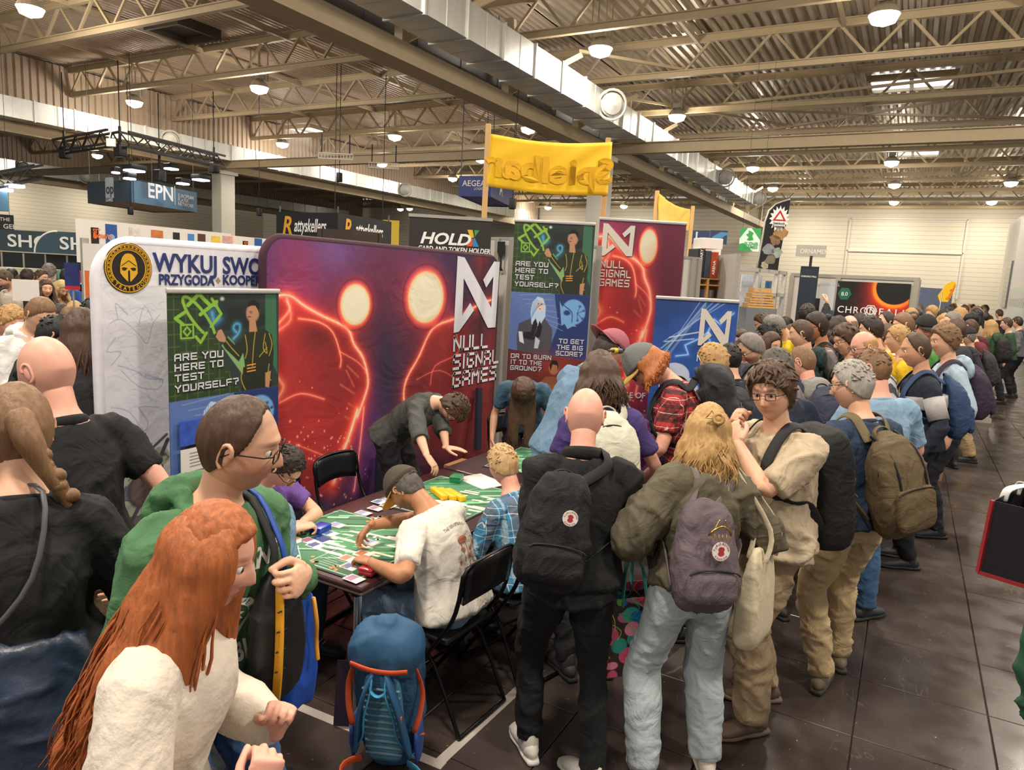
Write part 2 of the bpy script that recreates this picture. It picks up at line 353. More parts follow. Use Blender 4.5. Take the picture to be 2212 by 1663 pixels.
ALU = mat('aluminium', 'b9b4aa', 0.35, metal=0.6, var=0.05)
BLACKM = mat('black_metal', '0d0d0f', 0.35, metal=0.4, var=0.1)
BLACKP = mat('black_plastic', '17171a', 0.5, var=0.1)
GLOW = mat('lamp_glass', 'fff2dc', 0.4, emit=14)
GLOWC = mat('spot_glass', 'f4fbff', 0.4, emit=16)
SKY = mat('skylight_glass', 'eaf4ff', 0.4, emit=3.2)
# floor: dark polished tiles; near the aisle each tile is a piece, beyond it one joined sheet
FT = mat('floor_tile', '3a2a24', 0.16, scale=1.7, var=0.3, bump=0.03)
N_, K_, b_ = nodes(FT)
geo = N_.new('ShaderNodeNewGeometry')
def _nz(scale, st=(1, 1, 1), det=6, dis=0.0):
    mp = N_.new('ShaderNodeMapping'); mp.inputs['Scale'].default_value = st; K_.new(geo.outputs['Position'], mp.inputs[0])
    n = N_.new('ShaderNodeTexNoise'); n.inputs['Scale'].default_value = scale; n.inputs['Detail'].default_value = det; n.inputs['Distortion'].default_value = dis
    K_.new(mp.outputs[0], n.inputs['Vector']); return n.outputs['Fac']
def _ramp(s, a, b, lo=0.0, hi=1.0):
    m = N_.new('ShaderNodeMapRange'); m.inputs[1].default_value = a; m.inputs[2].default_value = b; m.inputs[3].default_value = lo; m.inputs[4].default_value = hi
    K_.new(s, m.inputs[0]); return m.outputs[0]
def _mixc(fac, c0, c1):
    x = N_.new('ShaderNodeMix'); x.data_type = 'RGBA'; K_.new(fac, x.inputs[0])
    if isinstance(c0, str): x.inputs[6].default_value = L(c0)
    else: K_.new(c0, x.inputs[6])
    x.inputs[7].default_value = L(c1); return x.outputs[2]
base = _mixc(_ramp(_nz(1.3), .35, .7), '322a27', '4e4440')
def _line(src, wdt, mask, top):
    a = N_.new('ShaderNodeMath'); a.operation = 'SUBTRACT'; a.inputs[1].default_value = .5; K_.new(src, a.inputs[0]); b = N_.new('ShaderNodeMath'); b.operation = 'ABSOLUTE'; K_.new(a.outputs[0], b.inputs[0])
    r = _ramp(b.outputs[0], 0, wdt, top, 0); m = N_.new('ShaderNodeMath'); m.operation = 'MULTIPLY'; K_.new(r, m.inputs[0]); K_.new(mask, m.inputs[1]); return m.outputs[0]
scr = _line(_nz(2.6, (1, .4, 1), 3, 1.2), .006, _ramp(_nz(3.1), .5, .62), .6); scr2 = _line(_nz(4.2, (.5, 1, 1), 2, 2.2), .005, _ramp(_nz(2.3), .52, .64), .6)
spk = _ramp(_nz(55, (1, 1, 1), 2), .72, .77, 0, .8)
c_ = _mixc(scr, base, '75695f'); c_ = _mixc(scr2, c_, '675c54'); c_ = _mixc(spk, c_, 'b5aaa0')
K_.new(c_, b_.inputs['Base Color']); K_.new(_ramp(_nz(3.5, (1, 1, 1), 8), .3, .75, .14, .42), b_.inputs['Roughness'])
GROUT = mat('floor_joint', '2a1e19', 0.5)
fl = MB(); fl.box((-24, 30, -0.10), (84, 80, 0.18)); FLOOR = tag(fl.build('floor', GROUT, smooth=False), kind='structure')
TS = 0.6
mb = MB(); bm = bmesh.new(); bmesh.ops.create_cube(bm, size=1); bmesh.ops.scale(bm, vec=(TS-.006, TS-.006, .012), verts=bm.verts)
bmesh.ops.bevel(bm, geom=[e for e in bm.edges if min(v.co.z for v in e.verts) > 0], offset=.003, segments=1, affect='EDGES')
tile = bpy.data.meshes.new('tile'); bm.to_mesh(tile); bm.free(); tile.materials.append(FT)
near = set()
for i in range(-7, 5):
    for j in range(1, 25):
        o = bpy.data.objects.new('tile', tile); SC.collection.objects.link(o); o.parent = FLOOR; near.add((i, j))
        o.location = ((i+.5)*TS, (j+.5)*TS, -.006+rnd.uniform(-.0006, .0006))
V, F = [], []
for i in range(-70, 30):
    for j in range(-3, 99):
        if (i, j) in near: continue
        k = len(V); x, y, e = i*TS+.003, j*TS+.003, TS-.006
        V += [(x, y, 0), (x+e, y, 0), (x+e, y+e, 0), (x, y+e, 0)]; F.append((k, k+1, k+2, k+3))
mb = MB(); mb.add(V, F); tag(mb.build('tile', FT, FLOOR, smooth=False), kind='stuff', label='tiles beyond the near aisle')
# ceiling deck
def deck(name, x0, x1, y0, y1, z, per, dep, m):
    prof = []; x = x0
    while x < x1:
        prof += [(x, 0), (x+per*.35, 0), (x+per*.5, dep), (x+per*.85, dep)]; x += per
    V = [(a, y, z+b) for y in (y0, y1) for a, b in prof]; n = len(prof)
    mb = MB(); mb.add(V, [(i, i+1, n+i+1, n+i) for i in range(n-1)]); mb.box(((x0+x1)/2, (y0+y1)/2, z+dep+.1), (x1-x0, y1-y0, .1))
    return tag(mb.build(name, m, smooth=False), kind='structure')
XG = (-10.3, -31.0, -52.0)
deck('ceiling', XG[0], 14, 2, 60.2, 9.55, .3, .12, DECKR); deck('ceiling', XG[1], XG[0], 2, 60.2, 9.55, .22, .08, DECKL); deck('ceiling', -66, XG[1], 2, 60.2, 9.55, .22, .08, DECKL)
# back wall with its big door outline
wb = MB(); wb.box((-28, 60.2, 4.6), (88, .3, 9.3)); WB = tag(wb.build('wall_back', WALLW, smooth=False), kind='structure')
bl = MB(); bl.box((-68, 33, 4.6), (.3, 56, 9.3)); tag(bl.build('wall_left', WALLW, smooth=False), kind='structure')
bp = MB(); bp.box((-26, 59.95, 9.1), (84, .25, .22)); tag(bp.build('trim_1', STEEL, smooth=False), kind='structure')
q0, q1 = pY(1838, 472, 60), pY(2075, 585, 60)
for k, (a, b) in enumerate((((q0[0], q0[2]), (q1[0], q0[2])), ((q0[0], q0[2]), (q0[0], q1[2]-2)), ((q1[0], q0[2]), (q1[0], q1[2]-2)), ((q0[0], q1[2]+1.2), (q1[0], q1[2]+1.2)))):
    mb = MB(); mb.bar((a[0], 59.98, a[1]), (b[0], 59.98, b[1]), .12, .12, up=(0, 1, 0)); tag(mb.build('trim_%d' % (k+2), WHITE, smooth=False), kind='structure')
mb = MB(); q = pY(2175, 560, 50)
mb.box((q[0]+3.2, 51, 3.4), (6, 6, 6.8)); o = tag(mb.build('wall_right', WHITE, smooth=False), kind='structure')
mb = MB(); mb.box((q[0]+.15, 49.5, 3.1), (.1, 2.2, 2.6)); tag(mb.build('window_1', mat('dark_glass', '6a6f70', 0.1, var=.05), smooth=False), kind='structure')
# roof trusses
def truss(y, x0, x1, near_):
    r = empty('roof_truss', (x0, y, 8.4)); tag(r, kind='structure'); w_ = x1-x0; zt = .95
    for z, d in ((0, .16), (zt, .2)):
        mb = MB(); mb.box((w_/2, 0, z), (w_, .14, d)); mb.box((w_/2, 0, z+d/2), (w_, .26, .03)); mb.build('chord', STEEL, r, smooth=False)
    n = int(round(w_/1.75)); p = w_/n
    if near_:
        ms = []
        for s in (0, 1):
            mb = MB(); mb.bar((0, 0, 0) if not s else (0, 0, zt), (p/2, 0, zt) if not s else (p/2, 0, 0), .07, .07, up=(0, 1, 0)); me = mb.mesh(); me.materials.append(STEEL); ms.append(me)
        for i in range(n):
            for s in (0, 1):
                o = bpy.data.objects.new('web_bar', ms[s]); SC.collection.objects.link(o); o.parent = r; o.location = (i*p+s*p/2, 0, 0)
    else:
        mb = MB()
        for i in range(n): mb.bar((i*p, 0, 0), (i*p+p/2, 0, zt), .07, .07, up=(0, 1, 0)); mb.bar((i*p+p/2, 0, zt), (i*p+p, 0, 0), .07, .07, up=(0, 1, 0))
        mb.build('web', STEEL, r, smooth=False)
for k in range(12):
    y = 8.3+4.6*k
    truss(y, XG[0], 13.5, k < 7); truss(y, XG[1], XG[0], k < 7)
    if k > 2: truss(y, -56, XG[1], False)
for i, x in enumerate((-6.5, -2.5, 1.5, 5.5, -14.4, -18.6, -22.7, -26.9, -36, -41)):
    mb = MB(); mb.box((x, 31, 9.3), (.09, 57, .14)); tag(mb.build('roof_purlin', STEEL, smooth=False), kind='structure')
# raking bracing rods of the right bay
for a, b in (((1480, 235), (2212, 255)), ((1420, 320), (2212, 190)), ((1340, 210), (1700, 270)), ((1250, 110), (1560, 165)), ((1390, 245), (2212, 150))):
    p, q = pz(*a, 8.55), pz(*b, 8.55); mb = MB(); mb.bar(p, q, .08, .08); tag(mb.build('brace_beam', STEEL, smooth=False), kind='structure')
# girders with ducts
RING = MB()
for r0 in (.42, .30, .18): RING.tube([(0, r0*math.cos(a), r0*math.sin(a)) for a in np.linspace(0, 2*PI, 20, endpoint=False)], .04, 6, closed=True)
RING.tube([(-.05, 0, 0), (.06, 0, 0)], .12, 10); RING.tube([(-.35, 0, 0), (-.05, 0, 0)], .34, 18)
ringm = RING.mesh(); ringm.materials.append(mat('duct_outlet', 'b7b5ae', .45, var=.05))
secm = None
def girder(x, ys, vents, fascia, y1=59.5, dk=True):
    g = empty('girder', (x, 0, 6.5)); tag(g, kind='structure')
    mb = MB(); mb.box((0, 31, .2), (.5, 58, .4)); mb.box((0, 31, 0), (.62, 58, .05)); mb.build('beam', STEEL, g, smooth=False)
    if fascia:
        n = int((y1-2)/.28); V = []
        for z in (.35, 2.95):
            for i in range(n):
                V += [(0.05, 2+i*.28, z), (0.05, 2+i*.28+.12, z), (-.02, 2+i*.28+.15, z), (-.02, 2+i*.28+.25, z)]
        mb = MB(); mb.add(V, [(i, i+1, 4*n+i+1, 4*n+i) for i in range(4*n-1)]); mb.build('fascia', DECKL, g, smooth=False)
    else:
        mb = MB(); mb.box((-.75, 24, 1.5), (.5, 44, 1.4))
        for i in range(24): mb.box((-.75, 3+i*1.85, 1.5), (.54, .04, 1.44))
        if dk: mb.build('side_duct', DARKDUCT, g, smooth=False)
        for k in range(12):
            y = 8.3+4.6*k
            mb = MB(); mb.box((0, y, 1.3), (.22, .25, 2.2)); mb.build('post', STEEL, g, smooth=False)
            mb = MB(); mb.bar((0, y+.2, .6), (1.4, y+1.6, 1.8), .14, .14); mb.build('strut', STEEL, g, smooth=False)
    return g
def duct(x, y0, y1, vents, label):
    d = empty('air_duct', (x, 0, 7.28), 0, label, 'duct'); global secm
    if secm is None:
        m = MB(); m.box((0, .74, 0), (.95, 1.46, .74)); m.box((0, 0, 0), (1.02, .05, .81)); m.box((0, .75, 0), (.965, .02, .755)); secm = m.mesh(); secm.materials.append(GALV)
    y = y0
    while y < y1:
        o = bpy.data.objects.new('duct_section', secm); SC.collection.objects.link(o); o.parent = d; o.location = (0, y, 0); y += 1.5
    for v in vents:
        o = bpy.data.objects.new('outlet', ringm); SC.collection.objects.link(o); o.parent = d; o.location = (.75, v, -.05); o.rotation_euler = (0, .2, -.9)
    return d
girder(XG[0], 0, (), False); girder(XG[1], 0, (), True); girder(XG[2], 0, (), True)
duct(XG[0]+1.15, 4, 44, (pX(1296, 210, -8.8)[1], pX(1550, 382, -8.8)[1], 43.5), 'square galvanised air duct crossing the top right, with round outlets')
duct(XG[1]+.65, 8, 52, (pX(357, 288, -30)[1], pX(865, 398, -30)[1]), 'galvanised air duct along the ribbed wall above the black lighting rig')
duct(XG[2]+.65, 8, 56, (pX(45, 420, -51)[1], pX(180, 455, -51)[1]), 'far galvanised air duct behind the hanging blue sign')
# pillars and cross beams
for k, (x, y, r) in enumerate(((XG[0], 24.4, .38), (XG[1], 24.9, .42), (XG[1], 47.5, .4), (XG[0], 47.5, .38))):
    if k == 3: continue
    mb = MB(); mb.rbox((x, y, 3.25), (2*r*.85, 2*r, 6.5), .03); mb.box((x, y, 2.4), (2*r*.9, 2*r+.08, .05)); mb.box((x, y, 6.4), (2*r+.1, 2*r+.2, .16)); tag(mb.build('pillar', mat('pillar_paint', 'd4d2c6', .5), smooth=False), kind='structure')
for x0, x1 in ((XG[1], XG[0]), (XG[0], 13), (XG[2], XG[1])):
    mb = MB(); a, b = (x0+.3, 24.6, 6.75), (x1-.3, 24.6, 6.75)
    for dz in (-.17, .17): mb.bar((a[0], a[1], a[2]+dz), (b[0], b[1], b[2]+dz), .3, .03)
    mb.bar(a, b, .1, .34); tag(mb.build('cross_beam', STEEL, smooth=False), kind='structure')
# lamps
LM = [('bright lamp beside the long air duct, above the end of the yellow banner', 0), ('large bright lamp near the top right corner', 0), ('lamp cut by the top left corner', 0), ('lamp hanging over the middle of the left bay, nearest one', 0),
      ('lamp in front of the ribbed wall above the lighting rig', 0), ('lamp between the trusses left of the yellow banner', 0), ('small lamp close to the duct outlet in the right bay', 0), ('lamp above the white end wall, third along the aisle', 0),
      ('lamp beside the duct above the feather flag', 0), ('lamp above the aisle, next to last before the end wall', 0), ('lamp beside the skylight in the left bay', 0), ('small lamp just above the yellow banner', 0),
      ('lamp over the hanging clothes-rail shaped luminaire', 0), ('lamp next to the end of the long duct', 0), ('lamp at the right edge near the end wall', 0), ('lamp left of the blue hanging sign', 0), ('lamp left of the yellow banner pole', 0), ('lamp above the black lighting rig at left', 0)]
lm0 = None
for (x, y, z), (lab, _) in zip(LAMPS, LM):
    r = empty('ceiling_light', (x, y, z), 0, lab.replace('lamp', 'ceiling lamp', 1), 'lamp')
    if lm0 is None:
        a = MB(); a.tube([(0, 0, .12), (0, 0, 0), (0, 0, -.14)], [.12, .26, .33], 16, cap=False); a.box((0, 0, .2), (.3, .3, .16))
        b = MB(); b.tube([(0, 0, -.12), (0, 0, -.16)], .31, 16)
        c = MB(); [c.bar((sx*.2, sy*.2, .1), (sx*.2, sy*.2, 1.1), .03) for sx in (-1, 1) for sy in (-1, 1)]
        lm0 = (a.mesh(), b.mesh(), c.mesh()); lm0[0].materials.append(ALU); lm0[1].materials.append(GLOW); lm0[2].materials.append(STEEL)
    for n, me in zip(('housing', 'diffuser', 'hanger'), lm0):
        o = bpy.data.objects.new(n, me); SC.collection.objects.link(o); o.parent = r
for k, (px, py, lab) in enumerate(((1932, 432, 'small lamp lighting the end wall above the wide door outline'), (2143, 431, 'small lamp lighting the end wall at the far right'), (1184, 444, 'small lamp on the end wall under the yellow banner'), (1348, 441, 'small lamp on the end wall right of the pillar'), (865, 448, 'small lamp on the end wall beside the blue hanging sign'), (885, 447, 'small lamp on the end wall above the black club sign'))):
    p = pY(px, py, 57); r = empty('ceiling_light', tuple(p), 0, lab, 'lamp')
    for n, me in zip(('housing', 'diffuser'), lm0): o = bpy.data.objects.new(n, me); SC.collection.objects.link(o); o.parent = r
for k, (px, py, sx, sy) in enumerate(((1970, 178, 2.6, 1.6), (1972, 330, 2.4, 1.6), (665, 282, 2.4, 2), (1095, 172, 1.4, 2))):
    p = pz(px, py, 9.4); mb = MB(); mb.box((p[0], p[1], 9.44), (sx, sy, .06)); o = tag(mb.build('window_%d' % (k+2), SKY, smooth=False), kind='structure')
    mb = MB(); [mb.box((p[0]+s*sx/2, p[1], 9.41), (.12, sy+.2, .2)) for s in (-1, 0, 1)]; [mb.box((p[0], p[1]+s*sy/2, 9.41), (sx, .12, .2)) for s in (-1, 1)]; mb.build('frame', STEEL, o, smooth=False)
p = pz(395, 65, 9.4); mb = MB(); mb.box((p[0], p[1], 9.5), (1.5, 1.3, .1)); [mb.box((p[0]+s*.8, p[1], 9.4), (.1, 1.6, .3)) for s in (-1, 1)]; [mb.box((p[0], p[1]+s*.75, 9.4), (1.5, .1, .3)) for s in (-1, 1)]
tag(mb.build('roof_hatch', mat('hatch', '4a4036', .7), smooth=False), 'dark square roof hatch between two trusses at top left', 'hatch')

# ---------------------------------------------------------------- boards: local +X along the face, -Y towards the viewer, Z up
def frame_at(name, A, B, label, cat, group=None, z=0.0):
    A, B = np.array(A[:2]), np.array(B[:2]); r = empty(name, (A[0], A[1], z), math.atan2(B[1]-A[1], B[0]-A[0]), label, cat, group); r['w'] = float(np.linalg.norm(B-A)); return r, float(np.linalg.norm(B-A))
def panel(name, parent, x0, x1, z0, z1, m, th=.02, y=0.0, r=0.0, uv=None):
    mb = MB()
    if r: mb.rbox(((x0+x1)/2, y+th/2, (z0+z1)/2), (x1-x0, th, z1-z0), r)
    else: mb.box(((x0+x1)/2, y+th/2, (z0+z1)/2), (x1-x0, th, z1-z0))
    me = mb.mesh()
    uv_xz(me, x0, x1, z0, z1); return link(name, me, parent, m, smooth=False)
def rim(R0, x, z, n=14): return [(x+R0*math.cos(a), z+R0*math.sin(a)) for a in np.linspace(0, PI/2, n)]
def rrect(w, h, rad, n=10):
    o = []
    for cx, cz, a0 in ((w-rad, h-rad, 0), (rad, h-rad, PI/2)): o += [(cx+rad*math.cos(a0+a), cz+rad*math.sin(a0+a)) for a in np.linspace(0, PI/2, n)]
    return o+[(0, 0), (w, 0)]
# hanging blue box sign
NAVY = mat('sign_navy', '33424f', .4, var=.05); SIGNBL = mat('sign_blue', '4d7795', .4, var=.08); LETW = mat('letter_white', 'f2f2f0', .5, var=0.0); GREYL = mat('letter_grey', 'c4cdd2', .5, var=0)
def hanging_box(name, corners, z0, z1, label, mats, under=None):
    """corners: three ground points left, middle, right; a closed box made of four faces"""
    a, b, c = (np.array(p[:2]) for p in corners); d = a+c-b
    r = empty(name, (b[0], b[1], z0), 0, label, 'sign'); faces = []
    for i, (p, q) in enumerate(((a, b), (b, c), (c, d), (d, a))):
        e = empty('side', (p[0]-b[0], p[1]-b[1], 0), math.atan2(q[1]-p[1], q[0]-p[0])); e.parent = r
        w_ = float(np.linalg.norm(q-p)); o = panel('side_panel', None, 0, w_, 0, z1-z0, mats[i % 2], .05); o.parent = r
        o.location = e.location; o.rotation_euler = e.rotation_euler; bpy.data.objects.remove(e); faces.append((o, w_))
    V = [(*(p-b), .03) for p in (a, b, c, d)]; mb = MB(); mb.add(V, [(0, 1, 2, 3)]); mb.build('underside', under or mats[0], r, smooth=False)
    if under is not False:
        for p in (a, b, c, d): m_ = MB(); m_.bar((*(p-b)*.94, z1-z0), (*(p-b)*.94, (9.4 if z0 > 3.2 or under else z1+.1)-z0), .02); m_.build('hanging_cable', mat('cable_grey', '55555a', .5), r, smooth=False)
    return r, faces
dd = 31.0; A_, B_, C_ = pd(188, 391, dd+3), pd(286, 388, dd), pd(425, 408, dd+3.2)
zt, zb = B_[2], pd(286, 437, dd)[2]
r, fc = hanging_box('hanging_sign', (A_, B_, C_), zb, zt, 'dark blue box sign hanging under the black lighting rig', (NAVY, SIGNBL), mat('sign_lining', 'f0c890', .6, var=.1))
h_ = zt-zb; (f0, w0), (f1, w1) = fc[:2]
flat('plate', rrect(.62, .78, .1), GREYL, f0, -.012).location = (w0*.42, 0, h_*.22)
text('logo_text', 'op', .55, NAVY, f0, (w0*.42+.05, -.02, h_*.42), .02); text('lettering', 'GAMES', .17, LETW, f0, (w0*.42, -.01, h_*.06))
text('lettering', 'EPN', .78, LETW, f1, (w1*.2, -.01, h_*.36), .02, 1.15); flat('divider', [(0, 0), (.03, 0), (.03, .75), (0, .75)], LETW, f1, -.01).location = (w1*.62, 0, h_*.2)
text('lettering', 'EUROPEAN\nPLAYER\nNETWORK', .21, LETW, f1, (w1*.67, -.01, h_*.6), .012, line=.8)
A_, B_ = pd(-60, 383, 29), pd(16, 404, 30); z0 = pd(16, 457, 30)[2]; r2, w_ = frame_at('hanging_sign', A_, B_, 'blue box sign cut by the left edge of the picture', 'sign', z=z0); panel('side_panel', r2, 0, w_, 0, B_[2]-z0, SIGNBL, .6)
# blue sign at centre
dd = 22; A_, B_, C_ = pd(992, 376, dd), pd(1062, 380, dd-.4), pd(1110, 378, dd+2.5); zb = pd(1062, 428, dd)[2]; ROY = mat('sign_royal', '2a3c8c', .4, var=.05)
r, fc = hanging_box('hanging_sign', (A_, B_, C_), zb, B_[2], 'royal blue box sign hanging behind the yellow banner pole', (ROY, ROY)); h_ = B_[2]-zb
text('lettering', 'AEGEAN', .24, LETW, fc[0][0], (.12, -.01, h_*.5), .012); text('lettering', 'LOGISTICS', .1, LETW, fc[0][0], (.5, -.01, h_*.32), .005)
text('lettering', 'A', .6, LETW, fc[1][0], (fc[1][1]*.35, -.01, h_*.3), .02)
# black lighting rig
LIP = mat('spot_body', '1a1a1c', .5)
def light_truss(name, pts, label, dz=.45):
    r = empty(name, tuple(pts[0]), 0, label, 'lighting rig'); P = [np.array(p)-pts[0] for p in pts]
    for a, b in zip(P[:-1], P[1:]):
        t = (b-a)/np.linalg.norm(b-a); s = np.cross(t, [0, 0, 1]); s /= np.linalg.norm(s)
        for o1, o2 in ((0, 0), (.4, 0), (0, dz), (.4, dz)):
            mb = MB(); mb.bar(a+s*o1+np.array([0, 0, o2]), b+s*o1+np.array([0, 0, o2]), .07); mb.build('chord', BLACKP, r, smooth=False)
        mb = MB(); n = max(2, int(np.linalg.norm(b-a)/.5))
        for i in range(n):
            for o1 in (0, .4):
                p, q = a+(b-a)*i/n+s*o1, a+(b-a)*(i+1)/n+s*o1; u_ = np.array([0, 0, dz])
                mb.bar(p if i % 2 else p+u_, q+u_ if i % 2 else q, .035)
        mb.build('lacing', BLACKP, r, smooth=False)
    return r
d1 = [pd(140, 345, 34), pd(260, 350, 29.5), pd(470, 385, 33)]
r = light_truss('lighting_rig', [np.array([p[0], p[1], 5.9]) for p in d1], 'black lighting rig hung on chains over the dark blue sign')
for k, (px, py, d) in enumerate(((260, 325, 29.5), (140, 330, 34), (462, 362, 33), (345, 380, 31))):
    p = pd(px, py, d); o = MB(); o.rbox((0, 0, 0), (.4, .3, .45), .05); o.tube([(0, 0, .2), (0, 0, 3.0)], .02, 5); o.tube([(0, 0, .3), (0, 0, .8)], .05, 5); q = o.build('hoist_motor', BLACKP); q.location = p
    tag(q, 'black chain hoist '+('above the corner of the lighting rig', 'at the left end of the lighting rig', 'at the right end of the rig beside the pillar', 'under the middle of the rig')[k], 'hoist')
for k, (px, py, d, s) in enumerate(((290, 368, 30, 1.2), (370, 364, 32, .9), (434, 388, 32, 1.1), (395, 396, 31, .8), (280, 385, 30, .7), (250, 372, 31, .5))):
    p = pd(px, py, d); r = empty('spot_light', tuple(p), 0, 'bright white spotlight on the rig, '+('largest, above the sign corner', 'small one right of the largest', 'strong one at the right end', 'one just above the sign edge', 'one just over the sign corner', 'dim one left of the largest')[k], 'spotlight')
    mb = MB(); mb.rbox((0, 0, .1), (.5*s, .5*s, .18), .04); mb.build('housing', LIP, r); mb = MB(); mb.rbox((0, 0, -.02), (.44*s, .44*s, .06), .02); mb.build('lens', GLOWC, r)
d2 = [pd(-20, 405, 30), pd(75, 385, 31)]
light_truss('lighting_rig', [np.array([p[0], p[1], p[2]]) for p in d2], 'small black lighting rig at the left edge')
for k, (px, py) in enumerate(((6, 410), (32, 402))):
    p = pd(px, py, 30); mb = MB(); mb.rbox((0, 0, 0), (.45, .45, .1), .03); o = mb.build('spot_light', GLOWC); o.location = p; tag(o, ('white spotlight cut by the left edge', 'white spotlight beside the left edge rig')[k], 'spotlight')
# white hanging truss pieces in the left bay
for k, (px, py, d, w_) in enumerate(((725, 343, 24, 1.1), (829, 363, 25, 1.0))):
    p = pd(px, py, d); r = empty('hanging_ladder', tuple(p), YAW, ('white ladder bracket hanging on two straps under a truss', 'white ladder bracket hanging lower, beside a cable')[k], 'bracket')
    mb = MB(); [mb.bar((-w_/2, 0, z), (w_/2, 0, z), .04) for z in (0, .16)]; [mb.bar((x, 0, 0), (x, 0, .16), .02) for x in np.linspace(-w_/2, w_/2, 12)]; mb.build('ladder', WHITE, r, smooth=False)
    mb = MB(); [mb.bar((s*w_*.4, 0, .15), (s*w_*.4, 0, .75), .035) for s in (-1, 1)]; mb.bar((0, 0, .16), (0, 0, 8.4-p[2]), .02); mb.bar((0, 0, 0), (0, 0, -1.6), .02); mb.build('strap', BLACKP, r, smooth=False)
for k, (px, py, d) in enumerate(((733, 383, 24), (282, 455, 30.5), (1107, 440, 20), (560, 458, 30))):
    p = pd(px, py, d); mb = MB(); mb.rbox((0, 0, 0), (.16, .16, .3), .03); mb.tube([(0, 0, .1), (0, 0, max(1.2, 8.4-p[2]))], .012, 5); o = mb.build('loudspeaker', BLACKP); o.location = p
    tag(o, 'small black speaker hanging '+('on a cable in the left bay', 'before the hanging sign', 'beside the pillar', 'under the far duct')[k], 'speaker')
p = pd(240, 308, 27); mb = MB(); mb.rbox((0, 0, 0), (.3, .08, .26), .03); mb.bar((-.1, .04, 0), (-.1, .2, .4), .03); o = mb.build('antenna_panel', WHITE); o.location = p; o.rotation_euler = (0, 0, YAW); tag(o, 'white square antenna panel under the left duct', 'antenna')

# ---------------------------------------------------------------- background stands, left
# white shop stand with games header
AL = pd(170, 472, 7.6); BL = pd(905, 535, 12.5)
A2, B2 = pd(172, 472, 8.0), pd(640, 500, 10.2)
r, W = frame_at('header_board', A2, B2, 'long white header board printed with game boxes and price dots', 'board', z=2.02)
h_ = A2[2]-2.02; SH_HEAD = r
panel('board', r, 0, W*.62, 0, h_, WHITE, .06); panel('board', r, W*.623, W*1.35, 0, h_-.02, WHITE, .06)
PCOL = ['1b1512', '24509a', 'd8d2c8', 'c9773e', '1d1a18', '4a86c8', '5a2e20', 'e8c24a', 'd9a59a', '1b1512', '2a5aa8', 'd98d4e', '1d1714', '33241c', 'd3b0a6']
for i, (u_, wd, ht) in enumerate(((.035, .055, .17), (.085, .085, .26), (.17, .09, .24), (.255, .10, .23), (.345, .06, .22), (.41, .06, .22), (.455, .075, .24), (.52, .09, .22), (.575, .11, .25), (.68, .06, .17), (.745, .09, .26), (.92, .09, .23), (1.02, .06, .2), (1.1, .07, .2), (1.18, .08, .2))):
    x = W*u_; m = mat('print_box_%d' % i, PCOL[i], .5, scale=14, var=.5); zc = h_*.62
    o = flat('printed_box', [(x, zc-ht*.5), (x+wd*1.5, zc-ht*.44), (x+wd*1.5, zc+ht*.5), (x, zc+ht*.5)], m, r, -.004)
    c2 = mat('print_box_art_%d' % (i % 5), ('e8632a', '7fb0e0', 'd8483c', '3c9a8a', 'e0c890')[i % 5], .5, scale=30, var=.4)
    flat('printed_picture', circ(x+wd*.75, zc, wd*.42, 9), c2, r, -.006)
    if i in (1, 3, 4, 6, 8, 10): flat('price_dot', circ(x+wd*1.1, zc-ht*.62, .03, 16), mat('dot_red', 'b8202c', .5, var=0), r, -.006)
for t, x in (('SIT\nDOWN', .04), ('SIT\nDOWN', .685)): text('lettering', t, .06, mat('letter_orange', 'f07830', .5, var=0), r, (W*x, -.008, h_*.62+.03), .02, line=.75)
text('lettering', 'Lubie', .05, mat('letter_dark', '2a2a33', .5, var=0), r, (W*.53, -.008, h_*.62-.1), .02)
# its side wall with orange posters
A3 = pd(178, 540, 7.9); B3 = pd(232, 540, 7.4)
r, W3 = frame_at('stand_wall', A3, B3, 'cream end wall of the game shop stand with orange poster panel', 'partition')
panel('wall_panel', r, 0, W3*2.2, 0, 2.2, WHITE, .05); panel('poster', r, .08, W3*.95, .9, 1.95, mat('poster_orange', 'd8702a', .5), .01, -.02)
for z in (1.45, 1.15): panel('printed_box', r, .16, .3, z-.1, z+.16, mat('print_dark', '1c1a22', .5, scale=30, var=.4), .008, -.03)
panel('corner_post', r, -.05, 0, 0, 2.25, ALU, .06)
# hanging game banner with red arrow in front of the shelf
p = pd(156, 600, 8.2); r = empty('sale_banner', tuple(p), YAW+.35, 'small dark blue game banner with a red curved arrow at the shop', 'banner')
r.scale = (.72,)*3; panel('pole', r, -.01, .01, -p[2]/.72, -.16, ALU, .02, .02); panel('sheet', r, -.09, .09, -.16, .2, mat('banner_navy', '1c2a66', .5, scale=20, var=.4), .01); flat('red_arrow', [(.11, .2), (.16, .16), (.2, 0), (.19, -.1), (.23, -.1), (.16, -.2), (.11, -.1), (.15, -.1), (.15, .0), (.13, .1)], mat('dot_red', 'b8202c'), r)
panel('footer', r, -.09, .09, -.16, -.11, mat('dot_red', 'b8202c'), .012, -.004)
